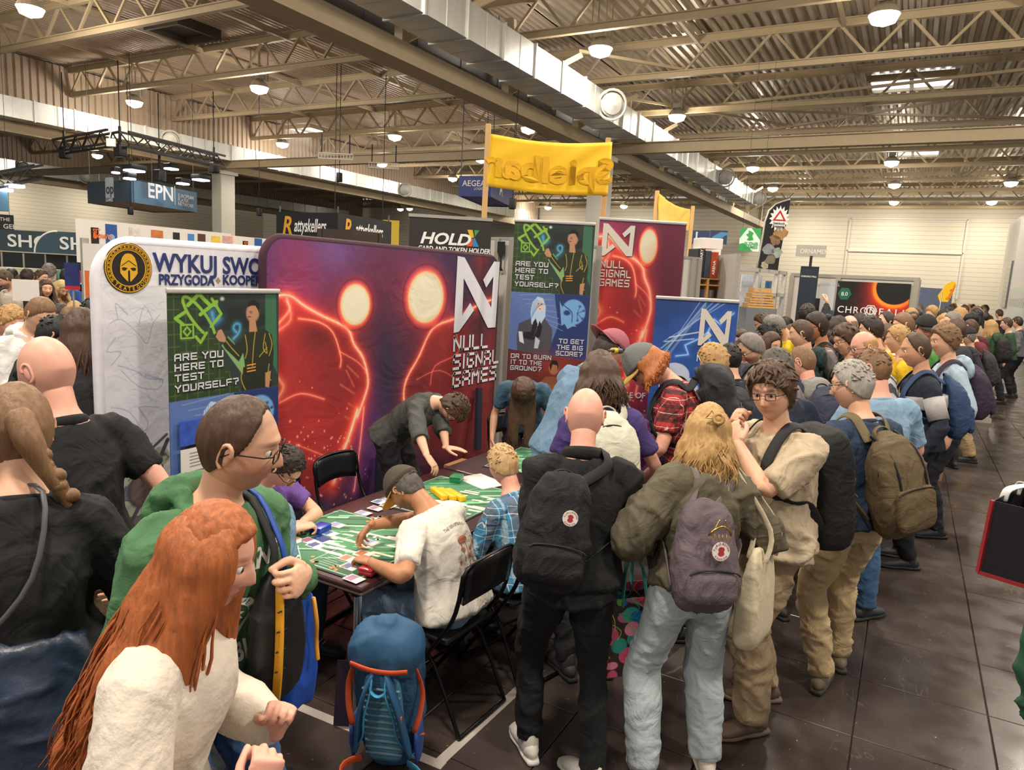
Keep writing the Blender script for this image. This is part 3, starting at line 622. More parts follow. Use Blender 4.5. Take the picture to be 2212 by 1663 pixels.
# SHOP stand
A4, B4 = pd(-40, 497, 16), pd(185, 500, 15.2)
r, W4 = frame_at('shop_stand', A4, B4, 'dark grey shop stand with large white lettering and shelves', 'stand')
zt = pd(80, 500, 15.8)[2]; zm = pd(80, 545, 15.8)[2]; SL = mat('shop_slate', '3a4850', .45, var=.08); SD = mat('shop_black', '1c2226', .45, var=.1)
panel('header', r, 0, W4*1.1, zm, zt, SL, .3); panel('back_wall', r, 0, W4*1.1, 0, zm-.02, SD, .1)
for i in range(5): panel('panel_joint', r, W4*.21*i+.3, W4*.21*i+.33, .3, zm-.03, ALU, .012, -.012)
x1 = W4*.6; rad = (zt-zm)*1.02
flat('arch_panel', [(x1, zm)]+[(x1+rad-rad*math.cos(a), zm+rad*math.sin(a)) for a in np.linspace(0, PI/2, 14)]+[(W4*1.1, zt+.01), (W4*1.1, zm)], mat('shop_teal', '3f5866', .4), r, -.35, .06)
mb = MB(); mb.tube([(x1+rad-rad*math.cos(a), -.35, zm+rad*math.sin(a)) for a in np.linspace(0, PI/2, 14)], .015, 6); mb.build('edge_strip', LETW, r)
text('lettering', 'SHOP', (zt-zm)*.82, LETW, r, (W4*.24, -.012, zm+(zt-zm)*.22), .015, 1.2); text('lettering', 'SHOP', (zt-zm)*.82, LETW, r, (W4*.84, -.37, zm+(zt-zm)*.22), .015, 1.2)
for z in (1.55, 1.15): panel('shelf_board', r, W4*.3, W4*1.05, z, z+.03, LETW, .45, -.45)
for i in range(12):
    x = W4*.33+i*.24; c_ = ('cfd2b0', 'c8ccaa', 'cdd0b2', 'c9cda8', '6fb0a0', 'b04a6a', '5a78b8', 'c24a50', 'd8d070', '8fb8d8', '5a9ad0', '7a8ac0')[i]
    mb = MB(); mb.rbox((0, 0, .1), (.22, .3, .2 if i not in (6,) else .3), .01); o = mb.build('game_box', mat('shop_box_%d' % i, c_, .5, scale=25, var=.3)); v = r.matrix_basis@Vector((x, -.25, 1.585)); o.location = v; o.rotation_euler = r.rotation_euler
    tag(o, ('pale yellow game box on the shop shelf, first of the row', 'pale yellow game box, second on the shop shelf', 'pale yellow game box, third on the shop shelf', 'pale yellow game box, fourth on the shop shelf', 'teal game box on the shop shelf', 'magenta game box on the shop shelf', 'tall blue and white game box on the shop shelf', 'red game box on the shop shelf', 'yellow game box right of the red one', 'light blue game box on the shop shelf', 'sky blue game box on the shop shelf', 'violet game box at the end of the shop shelf')[i], 'game box', 'game boxes on the shop shelf')
p = pd(-14, 480, 17); q = pd(30, 478, 17); r, w_ = frame_at('wall_sign', p, q, 'small black sign with white and gold print at the left edge', 'sign', z=p[2]-.18); panel('board', r, 0, w_, 0, .34, BLACKP, .04); [panel('hanging_cable', r, x_, x_+.008, .34, 9.4-p[2], BLACKP, .008, .02) for x_ in (.05, w_-.07)]; text('lettering', 'GEEK', .12, LETW, r, (w_*.45, -.005, .08)); text('lettering', 'THE', .09, LETW, r, (w_*.3, -.005, .22))
p = pd(56, 650, 7.0); r = empty('counter_display', tuple(p), YAW+.4, 'white blank monitor back standing among the shoppers', 'monitor'); 
for pn, a in (('screen', (-.09, .09, .0, .17, WHITE, .03)), ('foot', (-.02, .02, -.3, 0, BLACKP, .02))): panel(pn, r, *a[:4], a[4], a[5])
p0 = pd(150, 680, 7.4); mb = MB(); mb.rbox((0, 0, .5), (1.0, .5, 1.0), .03); o = mb.build('shop_counter', mat('counter_orange', 'd97a2c', .5)); o.location = (p0[0]-.25, p0[1]-.1, 0); o.rotation_euler = (0, 0, YAW+.3); tag(o, 'orange topped shop counter behind the young people at left', 'counter')
mb = MB(); mb.box((0, 0, .09), (.3, .26, .18)); [mb.box((s*.15, 0, .2), (.02, .26, .06)) for s in (-1, 1)]; o = mb.build('cardboard_box', mat('cardboard', 'a87c50', .8, var=.1), smooth=False); o.location = (p0[0]-.05, p0[1]-.1, 1.0); tag(o, 'open brown cardboard box on the orange counter', 'box')
# club sign behind
dd = 12; A_, B_, C_ = pd(597, 458, dd+.8), pd(730, 460, dd), pd(846, 474, dd+1.3); zb = pd(730, 530, dd)[2]; CBK = mat('sign_black', '15161a', .5, var=.05)
r, fc = hanging_box('hanging_sign', (A_, B_, C_), zb, B_[2], 'black box sign with white and gold script lettering above the stands', (CBK, CBK)); GOLD = mat('letter_gold', 'e0a030', .5, var=0)
for k in (0, 1):
    f, w_ = fc[k]; text('letter_gold', 'R', .42, GOLD, f, (w_*.1, -.006, .15), .02, .8, shear=.2); text('lettering', 'attyskellers', .3, LETW, f, (w_*.3, -.006, .2), .012, w_*.66/1.75, shear=.25)
# brown cubes with helmet
def helmet_logo(parent, cx, cz, R, y=-.004, txt=True):
    GLD = mat('emblem_gold', 'd9a520', .5, var=0); BK = mat('emblem_black', '17130f', .5, var=0)
    flat('emblem_disc', circ(cx, cz, R, 48), BK, parent, y)
    flat('emblem_ring', circ(cx, cz, R*.97, 48), GLD, parent, y-.002, holes=[circ(cx, cz, R*.93, 48)[::-1]]); flat('emblem_ring', circ(cx, cz, R*.74, 48), GLD, parent, y-.002, holes=[circ(cx, cz, R*.70, 48)[::-1]])
    mb = MB()
    for i in range(22):
        a0 = PI*(-.16)+i*(PI*1.32)/21; R1, R2, da = R*.78, R*.89, .085
        for (ra, aa, rb, ab) in ((R1, -da, R2, -da), (R2, -da, R2, da), (R2, da, R*.83, da), (R*.83, da, R*.83, 0), (R1, -da, R1, da+.02)):
            p, q = [(cx+rr*math.cos(a0+a_), y-.003, cz+rr*math.sin(a0+a_)) for rr, a_ in ((ra, aa), (rb, ab))]; mb.bar(p, q, .022*R, .003, up=(0, 1, 0))
    mb.build('meander_pattern', GLD, parent, smooth=False)
    if txt:
        for i, ch in enumerate('STRATEGOS'):
            a = -PI/2+(i-4)*.23; o = text('lettering', ch, R*.2, GLD, parent, (cx+R*.9*math.cos(a)-R*.06*math.cos(a+PI/2), y-.002, cz+R*.9*math.sin(a)-R*.06*math.sin(a+PI/2)), .02, rot=(0, -(a+PI/2), 0), depth=.0005)
    S = lambda P: [(cx+a*R, cz+b*R) for a, b in P]
    hl = [(0, .58), (.14, .55), (.26, .42), (.33, .22), (.36, .02), (.36, -.2), (.26, -.34), (.1, -.5), (.045, -.54), (.045, -.14), (0, -.06)]
    flat('emblem_helmet', S(hl+[(-a, b) for a, b in hl[::-1]]), GLD, parent, y-.003, holes=None)
    for s in (-1, 1): flat('helmet_eye', S([(s*.06, -.0), (s*.16, -.1), (s*.27, -.08), (s*.3, -.0), (s*.2, .03)][::s]), BK, parent, y-.0045)
    for s in (-1, 1): flat('helmet_brow', S([(0, .31), (s*.31, .1), (s*.31, .075), (0, .28)][::s]), BK, parent, y-.0045)
dd = 6.2; A_, B_, C_ = pd(685, 495, dd+.1), pd(761, 496, dd-.1), pd(826, 498, dd+.2); zb = 2.03; BRN = mat('cube_brown', '33251d', .6, var=.06)
r, fc = hanging_box('display_cube', (A_, B_, C_), zb, B_[2], 'dark brown display cube with gold helmet emblems behind the red wall', (BRN, BRN), False)
mb = MB(); mb.box((.0, .30, -1.015), (.3, .3, 2.03)); mb.build('pedestal', BRN, r, smooth=False)
for k in (0, 1): helmet_logo(fc[k][0], fc[k][1]*.5, .0, .14 if k == 0 else .13, txt=False)
# small cartoon poster panel behind
p = pd(846, 500, 20); mb = MB(); o = tag(empty('wall_poster', tuple(p), YAW, 'small yellow and blue poster beside the black sign', 'poster')); panel('sheet', o, -.25, .2, -.5, .3, mat('poster_yellow', 'e0c040', .5), .02); panel('footer', o, -.25, .2, -.5, -.35, ROY, .01, -.01)

# HOLDX stand
A_, B_ = pd(885, 465, 7.6), pd(1063, 465, 7.6)
r, w_ = frame_at('banner_stand', A_, B_, 'black roll-up banner advertising a card and token holder', 'banner', 'roll-up banners'); zt = A_[2]
panel('sheet', r, 0, w_, .1, zt, mat('banner_black', '2b2624', .5, var=.05), .01); panel('top_rail', r, -.01, w_+.01, zt-.012, zt+.02, ALU, .03, -.01)
text('lettering', 'HOLD', w_*.19, LETW, r, (w_*.13, -.004, zt-w_*.32), .03, 1.15, shear=.25); text('lettering', 'CARD AND TOKEN HOLDER', w_*.085, LETW, r, (w_*.11, -.004, zt-w_*.41), .025, .80, shear=.15)
xc, zc, k_ = w_*.78, zt-w_*.23, w_*.1
for c_, pts in (('e8b82c', [(-.75, 1), (-.1, 1), (.1, .1), (-.3, 0)]), ('3a9a54', [(.1, 1), (.75, 1), (.2, .15)]), ('e0582a', [(-.8, -1), (-.3, 0), (.1, -.1), (-.1, -1)]), ('2f86c8', [(.2, .1), (.75, -1), (0, -1), (-.05, -.1)])):
    flat('logo_blade', [(xc+a*k_, zc+b*k_) for a, b in pts], mat('logo_'+c_, c_, .5, var=0), r, -.005)
mb = MB(); mb.rbox((w_/2, .02, .05), (w_+.06, .12, .1), .02); mb.build('base_cassette', ALU, r)
# mural strip right of it + metal posts and grey partition walls
SYS = mat('stand_panel', 'cfcac2', .5, var=.04)
for k, (pa, pb, d1_, d2_, z1, lab) in enumerate((((1045, 500), (1112, 500), 8.2, 7.9, 2.5, 'pale stand wall with a printed cup motif between two banners'), ((1262, 520), (1300, 520), 7.7, 7.7, 2.45, 'metal stand post panel between the green and the red banner'),
        ((1478, 560), (1512, 560), 8.2, 8.4, 2.4, 'cream stand wall right of the tall red banner'))):
    A_, B_ = pd(*pa, d1_), pd(*pb, d2_); r, w_ = frame_at('stand_wall', A_, B_, lab, 'partition'); panel('wall_panel', r, 0, w_, 0, z1, SYS, .04); panel('top_rail', r, 0, w_, z1, z1+.03, ALU, .05, -.005)
    for x in ((w_-.02,) if k == 1 else (.5*w_, w_-.02)): panel('upright', r, x-.03, x+.03, 0, z1+.02, ALU, .08, -.03)
    if k == 0:
        flat('cup_motif', [(w_*.56, z1-.02), (w_*.8, z1-.02), (w_*.8, z1-.14), (w_*.72, z1-.2), (w_*.72, z1-.3), (w_*.78, z1-.34), (w_*.6, z1-.34), (w_*.66, z1-.3), (w_*.66, z1-.2), (w_*.56, z1-.14)], BLACKP, r, -.045)
# box pile, games and pallet shelf on the right behind the red banner
PAL = mat('pine', 'c89a5c', .6, scale=6, var=.2, stretch=(8, 1, 1))
A_, B_ = pd(1505, 560, 9.4), pd(1565, 560, 9.6); r, w_ = frame_at('pallet_shelf', A_, B_, 'pine pallet shelf holding board games behind the red banner', 'shelf')
for z in (.5, .9, 1.3, 1.62, 1.95, 2.12, 2.2): panel('shelf_board', r, 0, w_, z, z+.018, PAL, .4)
for x in (0, w_*.45, w_-.03): panel('upright', r, x, x+.03, 0, 2.2, PAL, .4)
def put(o, base, loc): o.location = base.matrix_basis@Vector(loc); o.rotation_euler = base.rotation_euler
for k, (x, wd, h, c_, lab) in enumerate(((.01, .1, .36, '22262c', 'tall dark game box with white spine lettering on the pallet shelf'), (.115, .08, .34, '3a3f4a', 'dark patterned game box beside the lettered one'), (.2, .1, .33, 'a8401f', 'orange red game box on the pallet shelf'))):
    mb = MB(); mb.rbox((wd/2, .12, h/2), (wd, .26, h), .006); o = mb.build('game_box', mat('gb%d' % k, c_, .4, scale=25, var=.4), smooth=False); put(o, r, (x, 0, 2.22)); tag(o, lab, 'game box', 'upright games on the pallet shelf')
    if k != 1: t = text('lettering', ('LEGENDARY', '', 'ARENA')[k], .055, LETW, o, (wd*.65, -.012, .04), .01, rot=(0, -PI/2, 0))
for k in range(8):
    mb = MB(); mb.rbox((0, 0, .05), (.12, .2, .1), .006); o = mb.build('game_box', mat('gs%d' % k, ('7a4a2c', '3b4f78', '8c8a84', '2b2b30', 'a05a34', '4e6a8a', 'c0b8a8', '5a3a2a')[k], .5, scale=30, var=.4), smooth=False); put(o, r, (.09+(k % 4)*.085, .15, (1.97, 1.64)[k//4])); tag(o, ('rust brown', 'denim blue', 'grey', 'black', 'orange brown', 'slate blue', 'cream', 'dark brown')[k]+' small game box lying inside the pine pallet shelf', 'game box', 'games inside the pallet shelf')
for k in range(3):
    mb = MB(); mb.rbox((0, 0, .07), (.34-.02*k, .26, .14), .008); o = mb.build('carton', WHITE, smooth=False); q = pd(1520+3*k, 560, 9.9); o.location = (q[0], q[1], 2.38+.143*k); o.rotation_euler = (0, 0, YAW+.1*k); tag(o, 'white printed carton '+('at the bottom of the stack above the games', 'in the middle of the stack above the games', 'topmost on the stack above the games')[k], 'carton', 'white cartons above the games')
    o.location.z = 2.31+.143*k
A_, B_ = pd(1545, 535, 9.9), pd(1593, 540, 9.0); r, w_ = frame_at('stand_wall', A_, B_, 'plain grey stand wall behind the pallet shelf', 'partition'); panel('wall_panel', r, -.1, w_, 0, 2.52, mat('grey_panel', 'aaa6a0', .6), .05)
# blue hall map signs
for k, (pa, pb) in enumerate((((1497, 497), (1535, 497)), ((1535, 497), (1573, 497)))):
    A_, B_ = pd(*pa, 26), pd(*pb, 26); zb = pd(pa[0], 527, 26)[2]; r, w_ = frame_at('wall_sign', A_, B_, ('navy sign with a white numeral on the far wall', 'navy map sign with a light blue hall outline')[k], 'sign', z=zb); panel('board', r, 0, w_-.01, 0, A_[2]-zb, mat('sign_map', '2f4270', .5), .05)
    if k == 0: text('lettering', '1', .5, LETW, r, (w_*.02, -.01, .08))
    else: flat('map_shape', [(.1, .05), (.3, .12), (.5, .3), (.6, .32), (.62, .4), (.35, .42), (.08, .25)], mat('map_blue', '5b9bd0', .5), r, -.01)
# yellow banners on wooden poles
YEL = mat('banner_yellow', 'f2c010', .75, bump=.1, scale=5, var=.06, sheen=.2); WOOD = mat('pole_wood', 'd3aa70', .6, scale=4, var=.15, stretch=(6, 6, .6)); YELD = mat('print_through', 'dba60c', .8)
def cloth(name, pts4, m, parent=None, sag=.04, nx=40, nz_=14, seed=3, amp=.02, y=(0, 0, 0)):
    """hanging cloth between four corner points (tl, tr, br, bl)"""
    tl, tr, br, bl = map(np.array, pts4); u_, v_ = np.meshgrid(np.linspace(0, 1, nx), np.linspace(0, 1, nz_)); u_ = u_[..., None]; v_ = v_[..., None]
    P = (tl*(1-u_)+tr*u_)*(1-v_)+(bl*(1-u_)+br*u_)*v_; P[..., 2] -= (sag*np.sin(PI*u_)*(1-v_*.3))[..., 0]
    nrm = np.cross(tr-tl, bl-tl); nrm /= np.linalg.norm(nrm); n = noise(np.concatenate([u_*7+v_*3, v_*2-u_, u_*0], -1)+.3, seed)
    P = P+nrm*(amp*n)[..., None]; V = P.reshape(-1, 3); F = [(j*nx+i, j*nx+i+1, (j+1)*nx+i+1, (j+1)*nx+i) for j in range(nz_-1) for i in range(nx-1)]
    mb = MB(); mb.add(V, F); o = mb.build(name, m, parent); s = o.modifiers.new('s', 'SOLIDIFY'); s.thickness = .004; return o
def pole(a, zt, lab, w_=.06):
    mb = MB(); mb.rbox((0, 0, zt/2), (w_, w_, zt), .006); o = mb.build('wooden_pole', WOOD, smooth=False); o.location = (a[0], a[1], 0); o.rotation_euler = (0, 0, YAW); tag(o, lab, 'pole'); return o
A_, B_ = pd(1055, 272, 8.3), pd(1314, 302, 9.0)
pole(A_, A_[2]+.02, 'pale wooden pole at the left end of the large yellow banner'); pole(B_, B_[2]+.02, 'pale wooden pole at the right end of the large yellow banner')
tl, tr, br, bl = pd(1060, 289, 8.28), pd(1322, 307, 8.97), pd(1313, 422, 8.97), pd(1049, 402, 8.28)
yb = cloth('cloth_banner', (tl, tr, br, bl), YEL, sag=.05); tag(yb, 'large yellow cloth banner with faint print showing through, between two poles', 'banner')
ex = (tr-tl)/np.linalg.norm(tr-tl)
t = link('lettering', text_mesh('Spielbar', .36, .03, 1.25, 'CENTER'), yb, YELD, smooth=False)
yw = np.linalg.norm(tr-tl); t.data.transform(Matrix(((-ex[0]*1.15, ex[1], 0, (tl[0]+tr[0])/2+ex[1]*.03), (-ex[1]*1.15, -ex[0], 0, (tl[1]+tr[1])/2-ex[0]*.03), (0, 0, 1.15, (tl[2]+bl[2])/2-.16), (0, 0, 0, 1))))
V = coords(t.data); u_ = ((V-tl)@ex)/yw; v_ = np.clip((tl[2]*(1-u_)+tr[2]*u_-V[:, 2])/(tl[2]-bl[2]), 0, 1)
V[:, 2] -= .05*np.sin(PI*u_)*(1-.3*v_)+(tl[2]-tr[2])*u_*.6; n3 = np.cross(tr-tl, bl-tl); n3 /= np.linalg.norm(n3)
base_ = V-((V-tl)@n3)[:, None]*n3; V = base_+n3[None]*(.02*noise(np.stack([u_*7+v_*3, v_*2-u_, u_*0], -1)+.3, 3)+(.022 if n3@(np.array([0, 0, 2.12])-tl) > 0 else -.022))[:, None]; setco(t.data, V)
A_, B_ = pd(1420, 412, 11.5), pd(1497, 445, 13.5); pole(A_, A_[2], 'wooden pole at the left of the small yellow banner'); pole(B_, B_[2], 'wooden pole at the right of the small yellow banner')
tag(cloth('cloth_banner', (pd(1424, 418, 11.45), pd(1490, 452, 13.4), pd(1488, 500, 13.4), pd(1420, 490, 11.45)), YEL, sag=.05, amp=.02), 'small yellow cloth banner behind the tall red banner', 'banner')
# ---------------------------------------------------------------- background, right
FR = mat('booth_frame', 'cbc7be', .4, metal=.2, var=.05)
A_, B_ = pd(1592, 575, 13), pd(1700, 590, 15.5); r, w_ = frame_at('stand_frame', A_, B_, 'open aluminium stand frame with blue wall and toy crates behind the blue banner', 'stand')
zt = 2.48
for x in (0, w_*.42, w_*.82, w_): panel('upright', r, x-.04, x+.04, 0, zt, FR, .08)
for z in (zt-.06, zt-.5): panel('cross_rail', r, 0, w_, z, z+.07, FR, .06)
panel('blue_wall', r, -.2, w_*.5, .8, zt-.25, mat('wall_blue', '2878b0', .5, scale=4, var=.3), .03, .6); text('lettering', 'vid', .2, LETW, r, (.1, .58, zt-.72), .02, 1.2)
panel('printed_wall', r, w_*.5, w_*.9, .6, zt-.1, mat('wall_ghost', 'c2cad6', .5, scale=12, var=.25), .02, .4); panel('blue_strip', r, w_*.9, w_*1.02, 1.2, zt-.2, mat('strip_blue', '2472a8', .5), .02, .3)
q = pd(1640, 640, 12.6); mb = MB(); mb.box((0, 0, .9), (.5, .4, 1.8)); o = tag(mb.build('display_plinth', mat('plinth_grey', '6f7478', .6), smooth=False), 'grey display plinth carrying wooden crates', 'plinth'); o.location = (q[0], q[1], 0); o.rotation_euler = (0, 0, YAW)
for k in range(4):
    c = empty('slatted_crate', (q[0], q[1], 1.8+.085*k), YAW, 'small pine slatted crate '+('lowest in the stack on the grey plinth', 'second in the stack on the grey plinth', 'third in the stack on the grey plinth', 'topmost on the grey plinth')[k], 'crate', 'pine crates on the plinth')
    for s in (-1, 1):
        for j in range(2): mb = MB(); mb.box((0, s*.15, .018+.04*j), (.44-.05*k, .01, .03)); mb.build('slat', PAL, c, smooth=False)
    mb = MB(); mb.box((0, 0, .005), (.42-.05*k, .3, .01)); [mb.box((x*(.21-.025*k), 0, .04), (.012, .3, .07)) for x in (-1, 1)]; mb.build('frame', PAL, c, smooth=False)
# green dragon club sign (emblem drawn as a plain green crest)
A_, B_ = pd(1600, 492, 21), pd(1645, 490, 21); zb = pd(1600, 542, 21)[2]; r, w_ = frame_at('hanging_sign', A_, B_, 'green and white square sign with a dragon crest near the feather flag', 'sign', z=zb); h_ = A_[2]-zb; SGR = mat('sign_green', '2f9e4e', .5, var=0)
[panel('hanging_cable', r, x_, x_+.008, h_, 8.4-zb, BLACKP, .008, .02) for x_ in (.05, w_-.07)]; panel('board', r, 0, w_, 0, h_, mat('sign_mint', 'd8efe4', .5, var=0), .04)
flat('green_corner', [(0, h_), (w_*.35, h_), (0, h_*.55)], SGR, r, -.006); flat('green_corner', [(w_, h_), (w_*.55, h_), (w_, h_*.5)], SGR, r, -.006); flat('green_corner', [(0, 0), (w_*.7, 0), (w_*.2, h_*.35), (0, h_*.3)], SGR, r, -.006)
flat('crest', [(w_*a, h_*b) for a, b in ((.35, .5), (.45, .6), (.3, .72), (.42, .78), (.4, .9), (.52, .86), (.66, .8), (.6, .66), (.68, .5), (.5, .46))], SGR, r, -.008)
text('lettering', 'ELZNIR\nGAMES', h_*.18, SGR, r, (w_*.25, -.01, h_*.27), .02, line=.8)
# feather flag
P0, P1 = pd(1636, 582, 15.6), pd(1712, 430, 15.6); T_ = np.array([math.cos(YAW), math.sin(YAW)])
x_, z_ = lambda px, py: (pd(px, py, 15.6)-pd(1636, 582, 15.6))@np.array([*T_, 0]), lambda px, py: pd(px, py, 15.6)[2]
r = empty('feather_flag', (P0[0], P0[1], 0), YAW, 'tall black feather flag with a red warning triangle and dragon print', 'flag')
ol = [(x_(*p), z_(*p)) for p in ((1636, 582), (1640, 560), (1648, 520), (1655, 478), (1664, 455), (1680, 440), (1697, 434), (1715, 429), (1712, 450), (1706, 480), (1697, 520), (1690, 555), (1686, 584))]
fo = flat('flag_sheet', ol[::-1], mat('flag_black', '15151a', .7, var=.05), r, 0, .01)
mb = MB(); mb.tube([(a-.015, 0, b) for a, b in ol[:8]], .02, 6); mb.tube([(ol[0][0], 0, 0), (ol[0][0], 0, ol[0][1])], .025, 6); mb.build('flag_pole', ALU, r)
cx, cz = x_(1688, 472), z_(1688, 472); flat('burst', [(cx+(.15 if i % 2 else .21)*math.cos(i*PI/16), cz+(.19 if i % 2 else .27)*math.sin(i*PI/16)) for i in range(32)], LETW, r, -.005)
flat('warning_triangle', [(cx-.14, cz-.04), (cx+.14, cz-.04), (cx, cz+.18)], mat('dot_red', 'b8202c'), r, -.008, holes=[[(cx-.08, cz-.01), (cx+.08, cz-.01), (cx, cz+.12)]])
text('lettering', 'Steinbock', .07, BLACKP, r, (cx, -.008, cz-.11), .02, .85, 'CENTER'); text('lettering', 'Brettspiele', .07, BLACKP, r, (cx, -.008, cz-.17), .02, .8, 'CENTER')
for k, (px, py, a, c_) in enumerate(((1692, 503, .24, 'a8824e'), (1678, 518, .2, '8a6a48'), (1662, 540, .22, '8a8f94'), (1684, 545, .2, '9aa39a'), (1668, 560, .2, '7b6f5e'), (1655, 572, .14, 'b0a890'))):
    ccx, ccz = x_(px, py), z_(px, py); flat('creature_print', [(ccx+.7*a*(.6+.5*rnd.random())*math.cos(t), ccz+.7*a*(.5+.45*rnd.random())*math.sin(t)) for t in np.linspace(0, 2*PI, 15)[:-1]], mat('print_cr%d' % k, c_, .6, scale=9, var=.6), r, -.005)
# eclipse game stand
A_, B_ = pd(1712, 600, 17), pd(1982, 604, 16.2); r, w_ = frame_at('game_stand', A_, B_, 'game stand with large eclipse poster and aluminium frame', 'stand'); zt = B_[2]
panel('wall_panel', r, 0, w_, 0, zt-.02, SYS, .05); panel('top_rail', r, -.03, w_+.03, zt-.03, zt+.04, ALU, .1, -.03)
for x in (0, w_*.4, w_): panel('upright', r, x-.05, x+.05, 0, zt, ALU, .12, -.04)
cv = Canvas(360, 180, '0a0608'); n = cv.nz(3, 5); cv.blob(.75, .7, .55, .5, 'c81e10', .85); cv.blob(.55, .3, .5, .25, '5a0c0c', .6); cv.a *= (1+.5*np.clip(n, -1, 1))[..., None]
d = np.hypot((cv.x-.80)*cv.asp*.62, cv.y-.92); cv.addc(np.exp(-((d-.34)/.035)**2)*np.clip(.9-(cv.y-.45)*1.1+(.78-cv.x), 0, 1.2), 'ffb01c'); cv.addc(np.exp(-((d-.36)/.1)**2)*.35, 'ff4a10'); cv.mix((d < .31).astype(float), '07060a')
u0, u1 = w_*.40, w_*.965; z1, z0 = zt-.09, 1.28; panel('poster', r, u0, u1, z0, z1, cv.material('poster_eclipse'), .015, -.05)
pw = u1-u0; text('lettering', 'CHRON', .2, LETW, r, (u0+pw*.04, -.058, z0+(z1-z0)*.40), .005, 1.0, space=1.15); text('lettering', 'FALL', .2, LETW, r, (u0+pw*.62, -.058, z0+(z1-z0)*.40), .005, 1.05, space=1.3)
flat('hexagon', circ(u0+pw*.51, z0+(z1-z0)*.47, .13, 6), LETW, r, -.055, holes=[circ(u0+pw*.51, z0+(z1-z0)*.47, .11, 6)]); flat('hexagon', circ(u0+pw*.51, z0+(z1-z0)*.47, .085, 24), LETW, r, -.055, holes=[circ(u0+pw*.51, z0+(z1-z0)*.47, .06, 24)[::-1]])
text('lettering', 'AT THE END OF SPACE AND TIME', .055, LETW, r, (u0+pw*.18, -.058, z0+(z1-z0)*.27), .01, 1.0, space=1.1)
flat('rating_badge', circ(u0+pw*.12, z1-.26, .14, 6), mat('badge_green', '1c6a48', .5, var=0), r, -.055); text('lettering', '8.0', .11, LETW, r, (u0+pw*.12, -.06, z1-.3), .01, 1, 'CENTER')
panel('poster', r, w_*.255, w_*.385, 1.6, zt-.12, mat('poster_pale', 'c8c8cc', .5), .01, -.05); text('lettering', 'CHRONO FALL', .08, GREYL, r, (w_*.2, -.055, zt-.2), .005)
panel('poster', r, w_*.3, w_*.395, .9, 1.75, mat('poster_teal', '1f5a80', .5, scale=8, var=.4), .01, -.1); text('lettering', 'ORBITIUM', .09, LETW, r, (w_*.305, -.11, 1.55), .01, .7)
panel('poster', r, w_*.17, w_*.27, 1.4, 1.98, mat('poster_ember', '1b1618', .5, scale=10, var=.5), .01, -.055)
A_, B_ = pd(1730, 577, 14.6), pd(1770, 577, 14.6); r, w_ = frame_at('banner_stand', A_, B_, 'narrow dark blue roll-up banner beside the eclipse poster', 'banner', 'roll-up banners'); panel('sheet', r, 0, w_, .1, A_[2], mat('banner_night', '152234', .5, scale=7, var=.5), .02)
text('lettering', 'CHRONO FALL', w_*.13, LETW, r, (.02, -.005, A_[2]-.18), .01, .95); mb = MB(); mb.rbox((w_/2, 0, .05), (w_+.1, .2, .1), .02); mb.build('base_cassette', ALU, r); panel('top_rail', r, 0, w_, A_[2]-.01, A_[2]+.02, BLACKP, .03)
mb = MB(); mb.bar((w_/2, .1, 1.9), (w_/2, .1, A_[2]+.22), .05); mb.build('sign_post', BLACKP, r, smooth=False)
panel('name_plate', r, -.12, w_*.9+.12, A_[2]+.2, A_[2]+.42, ALU, .03, .1); text('lettering', 'ORNAMENT', .12, WHITE, r, (-.05, .095, A_[2]+.26), .01, .85)
# far yellow sail and far blue banner
A_, B_ = pd(1985, 620, 24), pd(2060, 622, 26); r, w_ = frame_at('stand_wall', A_, B_, 'far blue banner wall behind the crowd at the end of the aisle', 'partition'); panel('sheet', r, 0, w_, 1.0, A_[2], mat('far_blue', '8090b0', .6, scale=2, var=.2), .04); flat('yellow_patch', [(0, 1.5), (.25, 1.5), (.25, 1.85), (0, 1.85)], YEL, r, -.01)
p = pd(2040, 640, 22); r = empty('beach_flag', (p[0], p[1], 0), YAW, 'small yellow drop flag far down the aisle', 'flag'); k_ = 22/1530
flat('flag_sheet', [((x-2040)*k_, p[2]+(640-y)*k_) for x, y in ((2033, 650), (2028, 640), (2040, 618), (2050, 612), (2058, 614), (2056, 630), (2048, 650))][::-1], YEL, r, 0, .01)
text('lettering', 'Spielbar', .14, mat('letter_orange', 'f07830'), r, (.12, -.01, p[2]-.1), .01, rot=(0, -1.2, 0)); mb = MB(); mb.tube([(-.08, 0, 0), (-.08, 0, p[2]+.1)], .015, 5); mb.build('flag_pole', ALU, r)
# row of pale lockers / glass stand wall on the right
LK = mat('locker_panel', 'cdd3cf', .35, var=.05)
a, b = pz(2182, 752, 0), pz(2225, 800, 0); dxy = (b-a)[:2]/np.linalg.norm((b-a)[:2])
A_ = np.array([a[0]-dxy[0]*16, a[1]-dxy[1]*16]); B_ = a[:2]+dxy*14; r, w_ = frame_at('locker_wall', A_, B_, 'long row of pale numbered lockers along the right side of the aisle', 'lockers')
for i in range(int(w_/1.0)):
    panel('locker_door', r, i*1.0+.02, i*1.0+.97, .06, 2.86, LK, .04); 
    if i > 6: panel('number_strip', r, i+.3, i+.42, 1.9, 2.3, mat('print_grey', '80868a', .6), .006, -.006)
panel('locker_body', r, 0, w_, 0, 2.84, FR, .6, .05)
A_, B_ = pd(2142, 640, 40), pd(2184, 640, 44)
# grey bin in the aisle edge
q = pz(2093, 905, 0); mb = MB(); mb.rbox((0, 0, .4), (.5, .5, .74), .03); mb.box((0, 0, .04), (.54, .54, .08)); o = tag(mb.build('waste_bin', mat('bin_grey', 'aca39a', .4, var=.05), smooth=False), 'grey square bin standing beside the queue near the man in the black cap', 'bin'); o.location = q; o.rotation_euler = (0, 0, .2)

